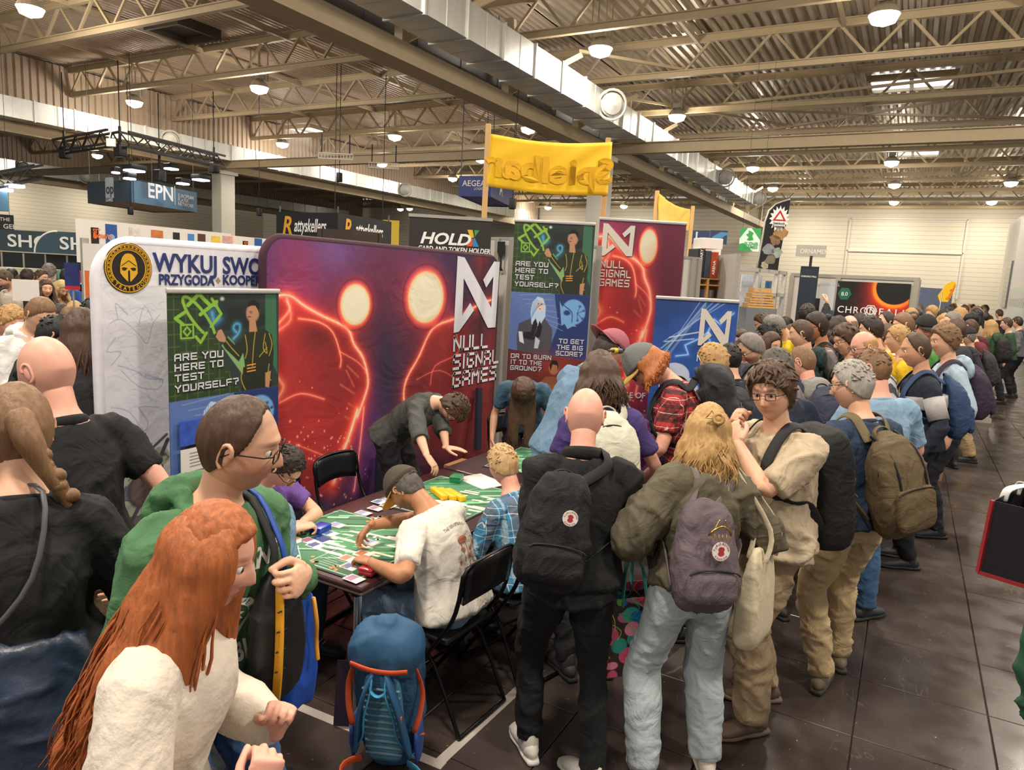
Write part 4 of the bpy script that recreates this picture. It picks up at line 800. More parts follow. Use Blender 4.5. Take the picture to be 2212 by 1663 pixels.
# ---------------------------------------------------------------- the printed walls of the stand
LOGO = [(.02, 1), (.17, .99), (.85, .32), (.87, .765), (.70, .60), (.62, .705), (.87, .97), (1.01, .97), (.98, .035), (.79, .035), (.17, .72), (.17, .22), (.34, .39), (.435, .29), (.11, .01), (0, 0)]
def logo(parent, x, z, w, h, m, y=-.004, th=.002, name='logo'): return flat(name, [(x+a*w, z+b*h) for a, b in LOGO], m, parent, y, th)
SHADOW = mat('print_black', '14090c', .6, var=0)
# white adventure wall
XS, XN = -3.98, -3.85
y0, y1 = pX(212, 540, XS)[1], pX(575, 540, XS)[1]+.75
r, W = frame_at('fabric_wall', (XS, y0), (XS, y1), 'white stretched fabric wall with a gold helmet emblem and monster drawings', 'display wall'); HS = 2.19
cv = Canvas(560, 640, 'dedce4')
def SU(px, py): q = pX(px, py, XS); return ((q[1]-y0)/W, q[2]/HS)
R2 = np.random.RandomState(4)
def lines(pts_px, wd=.0012, c='9aa0c0', al=.6): cv.stroke([SU(*p) for p in pts_px], wd*.5, c, al*.8, 2)
for k in range(120):
    x, y = R2.uniform(228, 345), R2.uniform(650, 900); a = R2.uniform(-.6, .9); l_ = R2.uniform(15, 55)
    lines([(x, y), (x+l_*math.cos(a)*.5, y+l_*math.sin(a)*.4-6), (x+l_*math.cos(a), y+l_*math.sin(a))])
for P in (((236, 700), (262, 690), (300, 722), (318, 742), (330, 700), (345, 680)), ((255, 790), (290, 800), (320, 818), (352, 820), (340, 840), (300, 835), (262, 800)), ((250, 730), (230, 760), (262, 760), (240, 790)), ((300, 700), (312, 660), (330, 690)), ((255, 690), (250, 655), (275, 680)), ((240, 880), (280, 890), (310, 930), (320, 910), (300, 880), (345, 880))): lines(P, .0022, '8088b4', .8)
for k in range(9): x = 312+k*4.5; cv.poly([SU(x, 806+k*1.5), SU(x+3, 818+k*1.2), SU(x+5, 807+k*1.5)], '8a90b8', .6)
def goblin(cx, cy, s):
    g, dk = 'a9b19a', '4c4a50'
    cv.poly([SU(cx+a*s, cy+b*s) for a, b in ((-34, -6), (-20, -12), (-6, -26), (14, -28), (26, -16), (30, 0), (26, 12), (14, 24), (-4, 22), (-14, 10), (-20, 2))], g)
    cv.poly([SU(cx+a*s, cy+b*s) for a, b in ((-34, -6), (-14, 4), (-8, -6))], '8f9880'); cv.stroke([SU(cx+a*s, cy+b*s) for a, b in ((8, -8), (18, -4), (26, 2), (18, 10))], .002, dk, .8); cv.ell(*SU(cx+12*s, cy-6*s), .008, .006, dk)
def blob_body(P, c): cv.poly([SU(*p) for p in P], c); cv.stroke([SU(*p) for p in P+[P[0]]], .0016, '3a3840', .8)
blob_body([(238, 985), (262, 1000), (300, 990), (325, 1010), (352, 1000), (352, 1200), (240, 1240)], '6d6a72')
blob_body([(240, 1010), (262, 1005), (275, 1040), (262, 1080), (300, 1085), (330, 1060), (342, 1075), (300, 1115), (262, 1120), (240, 1100)], 'a4ad96')
blob_body([(300, 1020), (322, 1010), (345, 1020), (350, 1060), (320, 1060)], '5f4a48'); blob_body([(238, 1130), (270, 1120), (300, 1140), (290, 1220), (240, 1240)], '9a9ea8')
for g in ((262, 955, .9), (262, 1030, .85), (345, 985, .75)): goblin(*g)
cv.stroke([SU(240, 1215), SU(300, 1095), SU(362, 950)], .006, '4a4552', 1, 0); cv.stroke([SU(285, 1010), SU(360, 938)], .004, '5a5560', 1, 0)
cv.ell(*SU(305, 1060), .04, .05, '4d4248'); d_ = cv.ell(*SU(305, 1060), .03, .04, '6b5a56')
me = MB(); N2 = 46; OUT = rrect(W, HS, .22)
o = flat('fabric', OUT, cv.material('print_adventure', .75), r, 0, .05); uv_xz(o.data, 0, W, 0, HS)
mb = MB(); mb.tube([(a, .03, b) for a, b in [OUT[-2]]+OUT[:-2][::-1]+[OUT[-1]]], .035, 8); mb.build('tube_edge', mat('fabric_white', 'e2e0e8', .75), r)
BLU = mat('letter_navy', '22306a', .6, var=0)
def at_s(px, py): u_, v_ = SU(px, py); return u_*W, v_*HS
hx, hz = at_s(277, 579); helmet_logo(r, hx, hz, .145)
x, z = at_s(331, 585); x2, _ = at_s(572, 585); t = text('lettering', 'WYKUJ SWOJ', .155, BLU, r, (x, -.004, z), .022, 1.0); t.scale = ((x2-x)/t.dimensions.x if t.dimensions.x else 1, 1, 1)
def fit_text(t, w_): 
    V = coords(t.data); t.data.transform(Matrix.Scale(w_/(V[:, 0].max()-V[:, 0].min()), 4, (1, 0, 0)))
t.scale = (1, 1, 1); fit_text(t, x2-x)
x, z = at_s(342, 614); x2, _ = at_s(462, 614); t = text('lettering', 'PRZYGODA', .088, BLU, r, (x, -.004, z), .028); fit_text(t, x2-x); x, z = at_s(480, 614); t = text('lettering', 'KOOPERACJA', .088, BLU, r, (x, -.004, z), .028); fit_text(t, .5)
x, z = at_s(471, 606); flat('diamond', [(x-.02, z), (x, z-.022), (x+.02, z), (x, z+.022)], mat('print_bronze', 'a08868', .5, var=0), r)
# dark counter cloth of the same stand with emblem
r, w_ = frame_at('draped_counter', (-3.9, y0-.75), (-3.9, y0-.02), 'black draped counter with a gold helmet emblem beside the white wall', 'counter'); panel('cloth', r, 0, w_, 0, .95, mat('cloth_black', '131216', .85), .5, 0, .02); helmet_logo(r, w_*.62, .55, .27)
# red robot wall
y0, y1 = pX(575, 515, XN)[1], pX(1079, 560, XN)[1]
r, W = frame_at('fabric_wall', (XN, y0), (XN, y1), 'large red and violet stretched fabric wall with two glowing round visors', 'display wall'); HN = 2.29; NSGW = r
def NU(px, py): q = pX(px, py, XN); return ((q[1]-y0)/W, q[2]/HN)
def art_red(cv, U, scale=1.0, both=True):
    n = cv.nz(2.2, 11); n2 = cv.nz(6, 21)
    cv.blob(*U(800, 560), .5, .25, '3d3078', .8); cv.blob(*U(660, 560), .35, .2, '5b3aa0', .45); cv.blob(*U(730, 545), .12, .08, '8a78d8', .5); cv.blob(*U(640, 560), .12, .12, 'b02034', .5)
    cv.blob(*U(760, 760), .22, .35, '6a1026', .7); cv.blob(*U(845, 640), .3, .3, '7c1730', .8); cv.blob(*U(1000, 900), .3, .3, 'a01424', .9)
    cv.blob(*U(830, 820), .11, .3, '1c1640', .95); cv.blob(*U(795, 920), .1, .12, '4a2c88', .5); cv.blob(*U(870, 960), .16, .2, '4a1440', .8); cv.blob(*U(800, 1010), .12, .1, '6a2a90', .5)
    lb = [(575, 640), (625, 638), (690, 680), (735, 700), (762, 722), (768, 760), (790, 800), (795, 840), (788, 870), (768, 920), (748, 980), (725, 1060), (575, 1090)]
    cv.poly([U(*p) for p in lb], '9c0f16', .95, .03); cv.blob(*U(660, 760), .16, .2, 'c41a18', .7); cv.blob(*U(720, 860), .12, .18, '7c0a12', .8); cv.blob(*U(640, 940), .22, .12, 'c8201c', .8); cv.blob(*U(690, 720), .1, .06, '5a0a14', .7)
    if both:
        rb = [(1085, 640), (1030, 665), (985, 690), (945, 702), (915, 740), (885, 800), (872, 850), (878, 900), (900, 960), (1085, 1010)]
        cv.poly([U(*p) for p in rb], '7c1018', .95, .03); cv.blob(*U(960, 780), .14, .2, 'b41a1a', .7); cv.blob(*U(1040, 560), .07, .09, '8a1018', .8); cv.blob(*U(1040, 700), .1, .1, '30102a', .7)
    cv.a *= (1+.22*n+.12*n2)[..., None]
    G = lambda P, wd=.006, k=1.0, c='ff5a1c': (cv.glow([U(*p) for p in P], wd*scale*2.6, 'e01808', k*.55), cv.glow([U(*p) for p in P], wd*scale, c, k), cv.glow([U(*p) for p in P], wd*scale*.4, 'fff0c0', k*.9))
    G([(592, 640), (625, 638), (660, 662), (700, 684), (735, 700), (755, 716), (764, 742), (785, 775), (795, 820), (790, 850), (772, 900)], .008, 1.1)
    G([(772, 885), (755, 940), (738, 985), (722, 1040)], .012, 1.2); G([(786, 880), (778, 960), (765, 1060)], .005, .7)
    G([(645, 688), (690, 696), (720, 720), (736, 770), (735, 792)], .004, .7); G([(604, 870), (650, 850), (700, 862)], .004, .5); G([(600, 700), (625, 670), (620, 650)], .007, .6); G([(620, 645), (628, 690), (592, 720)], .01, .35)
    G([(735, 760), (770, 780), (790, 800)], .003, .4); G([(640, 960), (690, 980), (740, 1000)], .003, .4); G([(595, 810), (612, 835), (600, 860)], .012, .5)
    for P in (((750, 790), (775, 815)), ((748, 800), (765, 835)), ((735, 830), (765, 850)), ((752, 870), (764, 880)), ((745, 900), (756, 905))): cv.stroke([U(*p) for p in P], .004*scale, 'f06040', .55)
    if both:
        G([(1085, 642), (1040, 655), (990, 685), (945, 702), (925, 725), (905, 770), (880, 815), (872, 850), (876, 885)], .007, 1.0); G([(980, 700), (990, 760), (940, 790), (930, 830)], .003, .4, 'e03020'); G([(900, 820), (950, 800), (1000, 830)], .002, .4, 'e03020')
    for (cx, cy, ex, ey) in (((768, 658), 30, 43, 0), ((921, 642), 36, 54, 0))[:2 if both else 1] if False else ([(768, 658, 30, 43), (921, 642, 36, 54)] if both else [(768, 658, 30, 43)]):
        u_, v_ = U(cx, cy); rx = abs(U(cx+ex, cy)[0]-u_)*cv.asp; ry = abs(U(cx, cy+ey)[1]-v_); d = np.hypot((cv.x-u_)*cv.asp/rx, (cv.y-v_)/ry)
        cv.addc(np.exp(-np.abs(d-1.12)/.16)*.8, 'f03010'); cv.addc(np.exp(-np.abs(d-1.02)/.05)*.9, 'ffb050'); cv.mix(np.exp(-((d-1.3)/.05)**2)*.5, '3a0810'); m = np.clip((1-d)/.04+.5, 0, 1); cv.mix(m, 'fff6d8'); nn = noise(np.stack([cv.x*cv.asp*14/scale*.5, cv.y*14/scale*.5, cv.x*0], -1), 5)
        cv.mix(m*np.clip(nn*1.8, 0, 1)*.8, 'f0a838'); cv.mix(m*np.clip((d-.8)/.2, 0, 1)*.6, 'ffd070')
    cv.a = cv.a*.80+.06*cv.a.mean(2, keepdims=True)+.004
    R3 = np.random.RandomState(9)
    for k in range(110):
        x, y = R3.normal(680, 60), R3.normal(1000, 55); u_, v_ = U(x, y); rr = R3.uniform(.0015, .004)*scale
        if 0 < u_ < 1 and 0 < v_ < 1: cv.addc(np.exp(-(((cv.x-u_)*cv.asp)**2+(cv.y-v_)**2)/rr**2)*.9, 'ffb090')
cv = Canvas(760, 560, '24183c'); art_red(cv, NU)
OUT = rrect(W, HN, .16); o = flat('fabric', OUT, cv.material('print_robots', .75), r, 0, .05); uv_xz(o.data, 0, W, 0, HN)
mb = MB(); mb.tube([(a, .03, b) for a, b in [OUT[-2]]+OUT[:-2][::-1]+[OUT[-1]]], .032, 8); mb.build('tube_edge', mat('fabric_plum', '3a1428', .75), r)
at_n = lambda px, py: (NU(px, py)[0]*W, NU(px, py)[1]*HN)
x, z = at_n(979, 719); x2, z2 = at_n(1078, 561); PW_ = mat('print_white', 'dcdde6', .6, var=0); logo(r, x+.012, z-.01, x2-x, z2-z, SHADOW, -.003, .001, 'logo_shadow'); logo(r, x, z, x2-x, z2-z, PW_, -.006)
for s_, (ax, ay), (bx, by) in (('NULL', (978, 760), (1052, 754)), ('SIGNAL', (977, 800), (1075, 790)), ('GAMES', (976, 838), (1070, 824))):
    x, z = at_n(ax, ay); x2, _ = at_n(bx, by)
    for yy, m, dd in ((-.003, SHADOW, .008), (-.005, PW_, 0)): t = link('lettering' if not dd else 'lettering_shadow', tech(s_, .155, x2-x), r, m, smooth=False); t.location = (x+dd, yy, z-dd)
# two folded dark stand feet leaning on the wall
for k, (pa, pb) in enumerate((((815, 1075), (822, 982)), ((1035, 900), (1035, 838)))):
    a, b = pX(*pa, XN+.12), pX(*pb, XN+.05); mb = MB(); mb.bar(a-np.array([0, 0, .35]), b, .03, .09, up=(0, 1, 0)); tag(mb.build('leaning_plank', mat('plank_navy', '15182c', .6), smooth=False), ('dark navy plank leaning on the red wall behind the empty chairs', 'dark plank leaning on the red wall below the word games')[k], 'plank')

# roll-up banners
def ru_art():
    cv = Canvas(330, 800, '2c3f24')
    # v: green 1-.585, blue .585-.17, red rest (fractions of the full sheet)
    gx = cv.x*cv.asp*26; gy = cv.y*26; hx = np.minimum(np.abs((gx % 1)-.5), np.abs((gy+.5*(np.floor(gx) % 2)) % 1-.5)); cv.mix((hx < .05)*.25, '6f9a3c')
    W_ = lambda *p: [(a, b) for a, b in p]
    cv.poly(W_((.42, 1), (1, 1), (1, .655), (.62, .655), (.44, .78), (.42, .84)), '2c3a36'); cv.blob(.55, .93, .14, .05, '18201f', .9); cv.ell(.58, .9, .14, .03, '1a2220'); cv.poly(W_((.86, 1), (.97, 1), (.99, .7), (.86, .8)), '3f7a58', .7); cv.poly(W_((.44, .82), (.66, .70), (.66, .78), (.5, .85)), '8fc07a', .8)
    # man
    sk, jk, gd = 'b98a68', '252c1c', 'b89c3c'
    cv.poly(W_((.62, .655), (.93, .655), (.92, .72), (.9, .74), (.64, .74)), '22281c'); cv.poly(W_((.66, .86), (.76, .875), (.86, .865), (.93, .845), (.95, .78), (.93, .70), (.88, .70), (.88, .74), (.66, .735), (.64, .79), (.6, .76), (.47, .81), (.43, .84), (.46, .86), (.56, .82), (.64, .84)), jk)
    cv.poly(W_((.86, .71), (.92, .715), (.90, .655), (.86, .66)), sk); cv.poly(W_((.7, .86), (.78, .86), (.76, .9), (.7, .9)), sk); cv.ell(.735, .925, .026*1.0, .031, sk); cv.poly(W_((.68, .945), (.7, .965), (.75, .972), (.8, .955), (.8, .92), (.785, .935), (.76, .95), (.72, .95)), '14110f')
    cv.poly(W_((.39, .85), (.41, .87), (.44, .875), (.48, .845), (.47, .83), (.42, .835)), sk); cv.ell(.715, .928, .004, .003, '3a2418'); cv.stroke(W_((.69, .912), (.715, .912)), .002, '6a3a30')
    for P in (((.76, .86), (.74, .80), (.73, .74)), ((.86, .85), (.84, .8), (.88, .78), (.86, .82)), ((.66, .85), (.68, .8), (.66, .77)), ((.9, .85), (.93, .81), (.9, .77)), ((.6, .78), (.53, .81), (.47, .84)), ((.8, .77), (.85, .79), (.88, .8)), ((.64, .745), (.62, .70), (.66, .66)), ((.9, .74), (.89, .7), (.92, .68))): cv.stroke(W_(*P), .0018, gd, .9, 2)
    for z in (.722, .733, .744): cv.stroke(W_((.68, z), (.76, z+.002)), .002, 'f0a040')
    cv.glow(W_((.58, .86), (.55, .875), (.57, .89), (.61, .885), (.6, .86), (.55, .84)), .004, '58b8e8', .9); cv.glow(W_((.36, .93), (.38, .90), (.42, .91)), .008, '58b8e8', .8)
    for p in ((.45, .975), (.39, .955)): cv.ell(*p, .006, .005, 'd8ece0')
    # logo
    G = '86b83e'
    th = np.linspace(0, 2*PI, 40); a = math.radians(-52)
    E_ = [(.25+(.20*math.cos(t)*math.cos(a)-.055*math.sin(t)*math.sin(a)), .915+(.20*math.cos(t)*math.sin(a)+.055*math.sin(t)*math.cos(a))*.412) for t in th[3:-6]]
    cv.stroke(E_, .0048, G); cv.stroke(W_((.16, .955), (.25, .99), (.34, .955)), .0062, G); cv.stroke(W_((.26, .925), (.4, .965)), .006, G); cv.stroke(W_((.36, .975), (.44, .925), (.35, .885)), .005, G); cv.stroke(W_((.14, .935), (.06, .915), (.12, .895)), .0055, G); cv.stroke(W_((.22, .855), (.26, .835), (.31, .865)), .0048, G)
    for s_ in (.05, .022): cv.stroke(W_((.15-s_, .873-s_*.42), (.15+s_, .873-s_*.42), (.15+s_, .873+s_*.42), (.15-s_, .873+s_*.42), (.15-s_, .873-s_*.42)) if s_ == .05 else W_((.15, .873-.014), (.15+.03, .873), (.15, .873+.014), (.15-.03, .873), (.15, .873-.014)), .0028, G)
    # blue section
    cv.poly(W_((0, .655), (1, .655), (1, .33), (0, .37)), '5a74b0'); cv.poly(W_((.55, .655), (1, .655), (1, .33), (.5, .35), (.62, .5)), '22356e'); 
    for k in range(7): cv.stroke(W_((.1+.05*k, .64-.02*k), (.5+.03*k, .655-.03*k)), .002, '8aa4d4', .5)
    cv.ell(.8, .57, .062*1, .062, '74a8dc'); cv.poly(W_((.62, .62), (.66, .5), (.7, .51), (.74, .485), (.8, .5), (.85, .50), (.7, .56)), '74a8dc'); cv.ell(.72, .565, .018, .013, '22356e'); cv.stroke(W_((.62, .63), (.68, .6), (.78, .57), (.79, .52)), .0022, '22356e', 1, 2)
    for p in ((.88, .60), (.93, .58), (.92, .54), (.86, .53)): cv.stroke(W_((.85, .565), p), .0014, '22356e'); cv.ell(*p, .006, .005, '22356e')
    cv.poly(W_((.12, .5), (.3, .535), (.44, .535), (.55, .48), (.55, .40), (.5, .345), (.12, .36), (.1, .43)), '4a4a56'); cv.poly(W_((.26, .56), (.28, .61), (.34, .638), (.41, .63), (.45, .59), (.45, .54), (.38, .49), (.28, .5)), 'b8d0ea'); cv.ell(.375, .592, .022, .026, 'e6c8b4'); cv.stroke(W_((.35, .6), (.36, .603)), .002, '222222'); cv.stroke(W_((.385, .6), (.40, .603)), .002, '222222'); cv.stroke(W_((.37, .577), (.385, .577)), .002, 'a03040')
    for k in range(8): cv.stroke(W_((.27+.01*k, .52+.01*k), (.3+.02*k, .63-.004*k)), .0013, '3f74c0', .7, 1)
    cv.poly(W_((.16, .43), (.3, .42), (.36, .5), (.33, .53), (.3, .51), (.28, .46), (.2, .46)), '17171c'); cv.poly(W_((.3, .42), (.4, .44), (.42, .49), (.38, .52), (.35, .47)), '101014'); cv.poly(W_((.12, .46), (.17, .46), (.2, .40), (.14, .41)), 'd8e0ea'); cv.poly(W_((.34, .44), (.40, .42), (.38, .38), (.33, .38)), 'd8e0ea', .8)
    # red section
    cv.poly(W_((0, .37), (.6, .34), (1, .33), (1, 0), (0, 0)), '5e2424'); hx = np.minimum(np.abs((gx % 1)-.5), np.abs((gy+.5*(np.floor(gx) % 2)) % 1-.5)); cv.mix(((hx < .05) & (cv.y < .335) & (cv.x < .5))*.3, '8a3a34'); cv.blob(.6, .3, .12, .06, 'b03a30', .5)
    cv.poly(W_((.42, .2), (.5, .24), (.68, .245), (.78, .2), (.8, .05), (.42, .05)), '8c5038'); cv.poly(W_((.52, .2), (.66, .2), (.64, .1), (.54, .1)), 'a05c40', .7); cv.ell(.6, .285, .026, .032, 'b07050'); cv.poly(W_((.54, .30), (.57, .325), (.63, .325), (.66, .30), (.65, .27), (.64, .30), (.58, .305), (.56, .27)), '17120f')
    return cv.material('print_recruits', .5)
RUA = ru_art()
def rollup_text(r, w_, zt, hh):
    Z = lambda v: zt-(1-v)*hh
    def T(s, x, v, size, ww=None):
        for yy, m, dd in ((-.003, SHADOW, .004), (-.0045, PW_, 0)):
            t = link('lettering' if not dd else 'lettering_shadow', tech(s, size*hh*.68, ww*w_), r, m, smooth=False); t.location = (x*w_+dd, yy, Z(v)-dd)
    for s, v, ww in (('ARE YOU', .782, .41), ('HERE TO', .750, .41), ('TEST', .717, .24), ('YOURSELF?', .683, .55)): T(s, .04, v, .034, ww)
    for s, x, v, ww in (('TO GET', .64, .413, .32), ('THE BIG', .62, .382, .33), ('SCORE?', .61, .351, .34)): T(s, x, v, .034, ww)
    for s, v, ww in (('OR TO BURN', .325, .52), ('IT TO THE', .295, .40), ('GROUND?', .265, .40)): T(s, .04, v, .034, ww)
def rollup(A, B, zt, hh, m, label, z0=0.0, txt=None, base=True, group='roll-up banners'):
    r, w_ = frame_at('banner_stand', A, B, label, 'banner', group); panel('sheet', r, 0, w_, max(z0+.08, zt-hh), zt, m, .006)
    mm_ = r.children[-1]; mm_.data.uv_layers.remove(mm_.data.uv_layers[0]); uv_xz(mm_.data, 0, w_, zt-hh, zt)
    mb = MB(); mb.rbox((w_/2, 0, zt), (w_+.012, .03, .034), .01); mb.build('top_rail', mat('rail_silver', 'c9c7c4', .35, metal=.4), r)
    if base: mb = MB(); mb.rbox((w_/2, .02, z0+.045), (w_+.04, .2, .085), .03); mb.build('base_cassette', ALU, r); mb = MB(); mb.tube([(w_/2, .05, z0+.08), (w_/2, .03, zt)], .01, 6); mb.build('support_pole', ALU, r)
    if txt: txt(r, w_, zt, hh)
    return r, w_
q0, q1 = pX(361, 626, -3.66), pX(602, 630, -3.70)
r, w_ = rollup(q0, q1, 1.93, 1.86, RUA, 'roll-up banner with green top and cyborg print in front of the white wall', txt=rollup_text)
fr_ = mat('flyer_art', '3a58b8', .4, scale=20, var=.6)
panel('flyer', r, w_*.05, w_*.33, 1.02, 1.17, fr_, .006, -.03); panel('flyer', r, w_*.05, w_*.3, .86, 1.0, WHITE, .004, -.035)
for i in range(5): panel('print_line', r, w_*.12, w_*(.28-.02*(i % 2)), .97-.02*i, .974-.02*i, mat('print_grey', '80868a'), .001, -.037)
A_, B_ = pd(1112, 480, 7.25), pd(1286, 486, 7.25)
rollup(A_, B_, A_[2]+.02, 2.05, RUA, 'tall roll-up banner with green, blue and dark red sections behind the long haired helper', z0=0.0, txt=rollup_text)
cv = Canvas(330, 700, '5c1430')
_a = {}
def RUu(px, py): # place the same figure print on the narrow sheet
    return (.58+(px-768)/310., .885+(658-py)/560.)
cv.blob(.2, .95, .3, .15, '8a1c30', .8); art_red(cv, RUu, 1.5, False); cv.blob(.1, .35, .25, .2, 'c42818', .8); cv.blob(.8, .6, .2, .3, '6a1428', .4)
A_, B_ = pd(1296, 472, 7.9), pd(1484, 472, 8.15)
r, w_ = rollup(A_, B_, A_[2], 2.3, cv.material('print_robot_narrow', .5), 'tall red roll-up banner with one glowing visor behind the pink cap')
zt = A_[2]; logo(r, w_*.04, zt-.40, w_*.37, .35, SHADOW, -.009, .001, 'logo_shadow'); logo(r, w_*.035, zt-.395, w_*.37, .35, mat('print_cream', 'd8cfc4', .6, var=0), -.011)
for s, v, ww in (('NULL', .52, .27), ('SIGNAL', .62, .36), ('GAMES', .72, .35)): t = link('lettering', tech(s, .082, w_*ww), r, mat('print_cream', 'd8cfc4'), smooth=False); t.location = (w_*.04, -.011, zt-v)
text('lettering', 'AGE OF', .09, mat('print_cream', 'd8cfc4'), r, (w_*.36, -.011, zt-1.95), .02)
cv = Canvas(360, 480, '22468c'); cv.y = (cv.y-.42)/.58; cv.blob(.15, .85, .4, .3, '16284e', .9); cv.blob(.6, .6, .5, .4, '2c5cb0', .7); cv.a *= (1+.25*cv.nz(5, 3))[..., None]
for k in range(5): cv.stroke([(.05+.02*k, .38+.06*k), (.55+.08*k, 1.0)], .004+.003*(k % 2), 'a8c4e8', .55)
cv.stroke([(0, .42), (.2, .5), (.6, .95)], .012, '7fa0d0', .5); cv.stroke([(.2, .66), (.55, .72)], .006, 'c8daf0', .8); cv.stroke([(.15, .62), (.5, .66)], .005, 'c8daf0', .7)
for P in (((.95, .9), (.8, .8), (.72, .84), (.66, .72), (.72, .6), (.64, .52), (.7, .4), (.62, .2)), ((.72, .6), (.85, .55), (.82, .45), (.95, .4)), ((.66, .72), (.55, .66), (.4, .6), (.45, .52), (.3, .5)), ((.8, .5), (.9, .3), (.85, .1))): cv.glow(P, .004, 'b8dcff', 1.0, 0); cv.glow(P, .015, '3f80e0', .5, 0)
cv.ell(.3, .33, .14, .11, 'c4cfe8'); cv.ell(.45, .2, .12, .12, 'bcc8e4'); cv.poly([(.12, .3), (.5, .3), (.6, 0), (.12, 0)], 'bcc8e4')
A_, B_ = pd(1418, 642, 6.9), pd(1597, 650, 7.0)
r, w_ = rollup(A_, B_, A_[2], 1.88, cv.material('print_storm', .5), 'blue roll-up banner with lightning print behind the curly haired men', z0=0, base=True)
zt = A_[2]; logo(r, w_*.55, zt-.43, w_*.37, .35, mat('print_cream', 'd8cfc4'), -.01); t = text('lettering', 'NULL', .1, LETW, r, (w_*.55, -.01, zt-.58), .01); fit_text(t, w_*.2)
panel('flyer', r, w_*.04, w_*.22, zt-.78, zt-.6, mat('flyer_violet', '4a2a5a', .4, scale=20, var=.5), .005, -.03)
# ---------------------------------------------------------------- people
def nrm(v): v = np.asarray(v, float); return v/(np.linalg.norm(v)+1e-12)
def rotm(axis, a):
    a = math.radians(a); axis = nrm(axis); x, y, z = axis; c, s = math.cos(a), math.sin(a); C_ = 1-c
    return np.array([[c+x*x*C_, x*y*C_-z*s, x*z*C_+y*s], [y*x*C_+z*s, c+y*y*C_, y*z*C_-x*s], [z*x*C_-y*s, z*y*C_+x*s, c+z*z*C_]])
SKIN = {k: mat('skin_'+k, c, .5, attr=True, scale=60, var=.06, bump=.05) for k, c in (('fair', 'e0ac8c'), ('pink', 'e2a48c'), ('tan', 'b97f58'), ('mid', 'd09a78'), ('brown', '8a5a40'))}
SKC = {'fair': 'e0ae90', 'pink': 'e2a690', 'tan': 'ba815c', 'mid': 'd29e7e', 'brown': '8a5c44'}
for m in SKIN.values(): m.node_tree.nodes['Principled BSDF'].inputs['Subsurface Weight'].default_value = .06; m.node_tree.nodes['Principled BSDF'].inputs['Subsurface Radius'].default_value = (.02, .008, .004)
def hairmat(name, c): return mat('hair_'+name, c, .55, scale=90, var=.55, bump=.6, stretch=(1, 1, .12), dist=.006)
HAIR = {k: hairmat(k, c) for k, c in (('dark', '2a1d16'), ('brown', '4a3425'), ('lightbrown', '7a5a3c'), ('blond', 'b08a55'), ('fairblond', 'c0a070'), ('ginger', 'a8622f'), ('red', 'a2582a'), ('grey', '77706a'), ('silver', '9a948c'), ('black', '16120f'), ('darkgrey', '4e4842'), ('white', 'c8c4bc'))}
EYEW = mat('eye_white', 'e8e4e0', .2, var=0); IRIS = mat('eye_iris', '2e2018', .2, var=0)
def headsurf(D, fem=0.0):
    """unit directions (n,3), y forward -> points of a head 0.235 m tall centred on the skull"""
    x, y, z = D[:, 0], D[:, 1], D[:, 2]
    t = np.clip(-z, 0, 1); f = np.clip(y, 0, 1)
    P = D*np.array([.0765, .092, .118])
    P[:, 0] *= 1-.26*t**1.8-.04*t*f+.03*np.clip(z, 0, 1); bk = np.clip(-y, 0, 1)
    P[:, 1] *= 1-.38*t*bk+.02*bk
    P[:, 1] += .010*np.clip(z, 0, 1)*0-.004*t*f
    X, Z = P[:, 0], P[:, 2]; g = lambda cx, cz, sx, sz: np.exp(-((X-cx)/sx)**2-((Z-cz)/sz)**2)*(y > 0)
    d = np.zeros(len(D))
    d += -.006*np.exp(-(Z-.012)**2/.012**2)*np.clip(f*1.2, 0, 1)*np.clip(1-np.abs(X)/.07, 0, 1)*(y > 0)
    d += .005*g(0, .034, .045, .010)*(1-fem)                         # brow
    for s in (-1, 1): d += -.007*g(s*.031, .010, .014, .010)+.004*g(s*.042, -.018, .02, .014)+.0045*g(s*.031, .019, .016, .0045)   # sockets, cheeks, lids
    zz = np.clip((.018-Z)/.052, 0, 1); d += (.005+.019*zz)*np.exp(-(X/(.0075+.007*zz))**2)*((Z < .022) & (Z > -.040))*np.clip((Z+.040)/.008, 0, 1)*(y > 0)  # nose
    d += .004*g(0, -.052, .02, .005)+.0045*g(0, -.064, .017, .005)-.003*g(0, -.058, .024, .0022)
    d += .008*g(0, -.095, .022, .016)+.0015*g(0, -.075, .03, .006)*-1
    P[:, 1] += d
    return P
def headgrid(nu, nv):
    V = []; a = np.arange(nu)/nu*2*PI; a = a-.38*np.sin(2*0+a)*1.0      # denser towards the face
    a = a+PI/2
    for j in range(1, nv):
        p = PI*j/nv; p = p+.0*math.sin(2*p)
        V.append(np.stack([np.sin(p)*np.cos(a), np.sin(p)*np.sin(a), np.full(nu, math.cos(p))], 1))
    V = np.vstack([[[0, 0, 1]]]+V+[[[0, 0, -1]]]); F = [(0, 1+i, 1+(i+1) % nu) for i in range(nu)]
    for j in range(nv-2):
        for i in range(nu): q = 1+j*nu; F.append((q+i, q+nu+i, q+nu+(i+1) % nu, q+(i+1) % nu))
    e = len(V)-1; q = 1+(nv-2)*nu; F += [(q+i, e, q+(i+1) % nu) for i in range(nu)]
    return V, F
_hg = {}
def hgrid(lod):
    if lod not in _hg: _hg[lod] = headgrid(*((84, 64), (48, 36), (26, 18))[lod])
    return _hg[lod]
def sstep(a, b, x): t = np.clip((x-a)/(b-a), 0, 1); return t*t*(3-2*t)
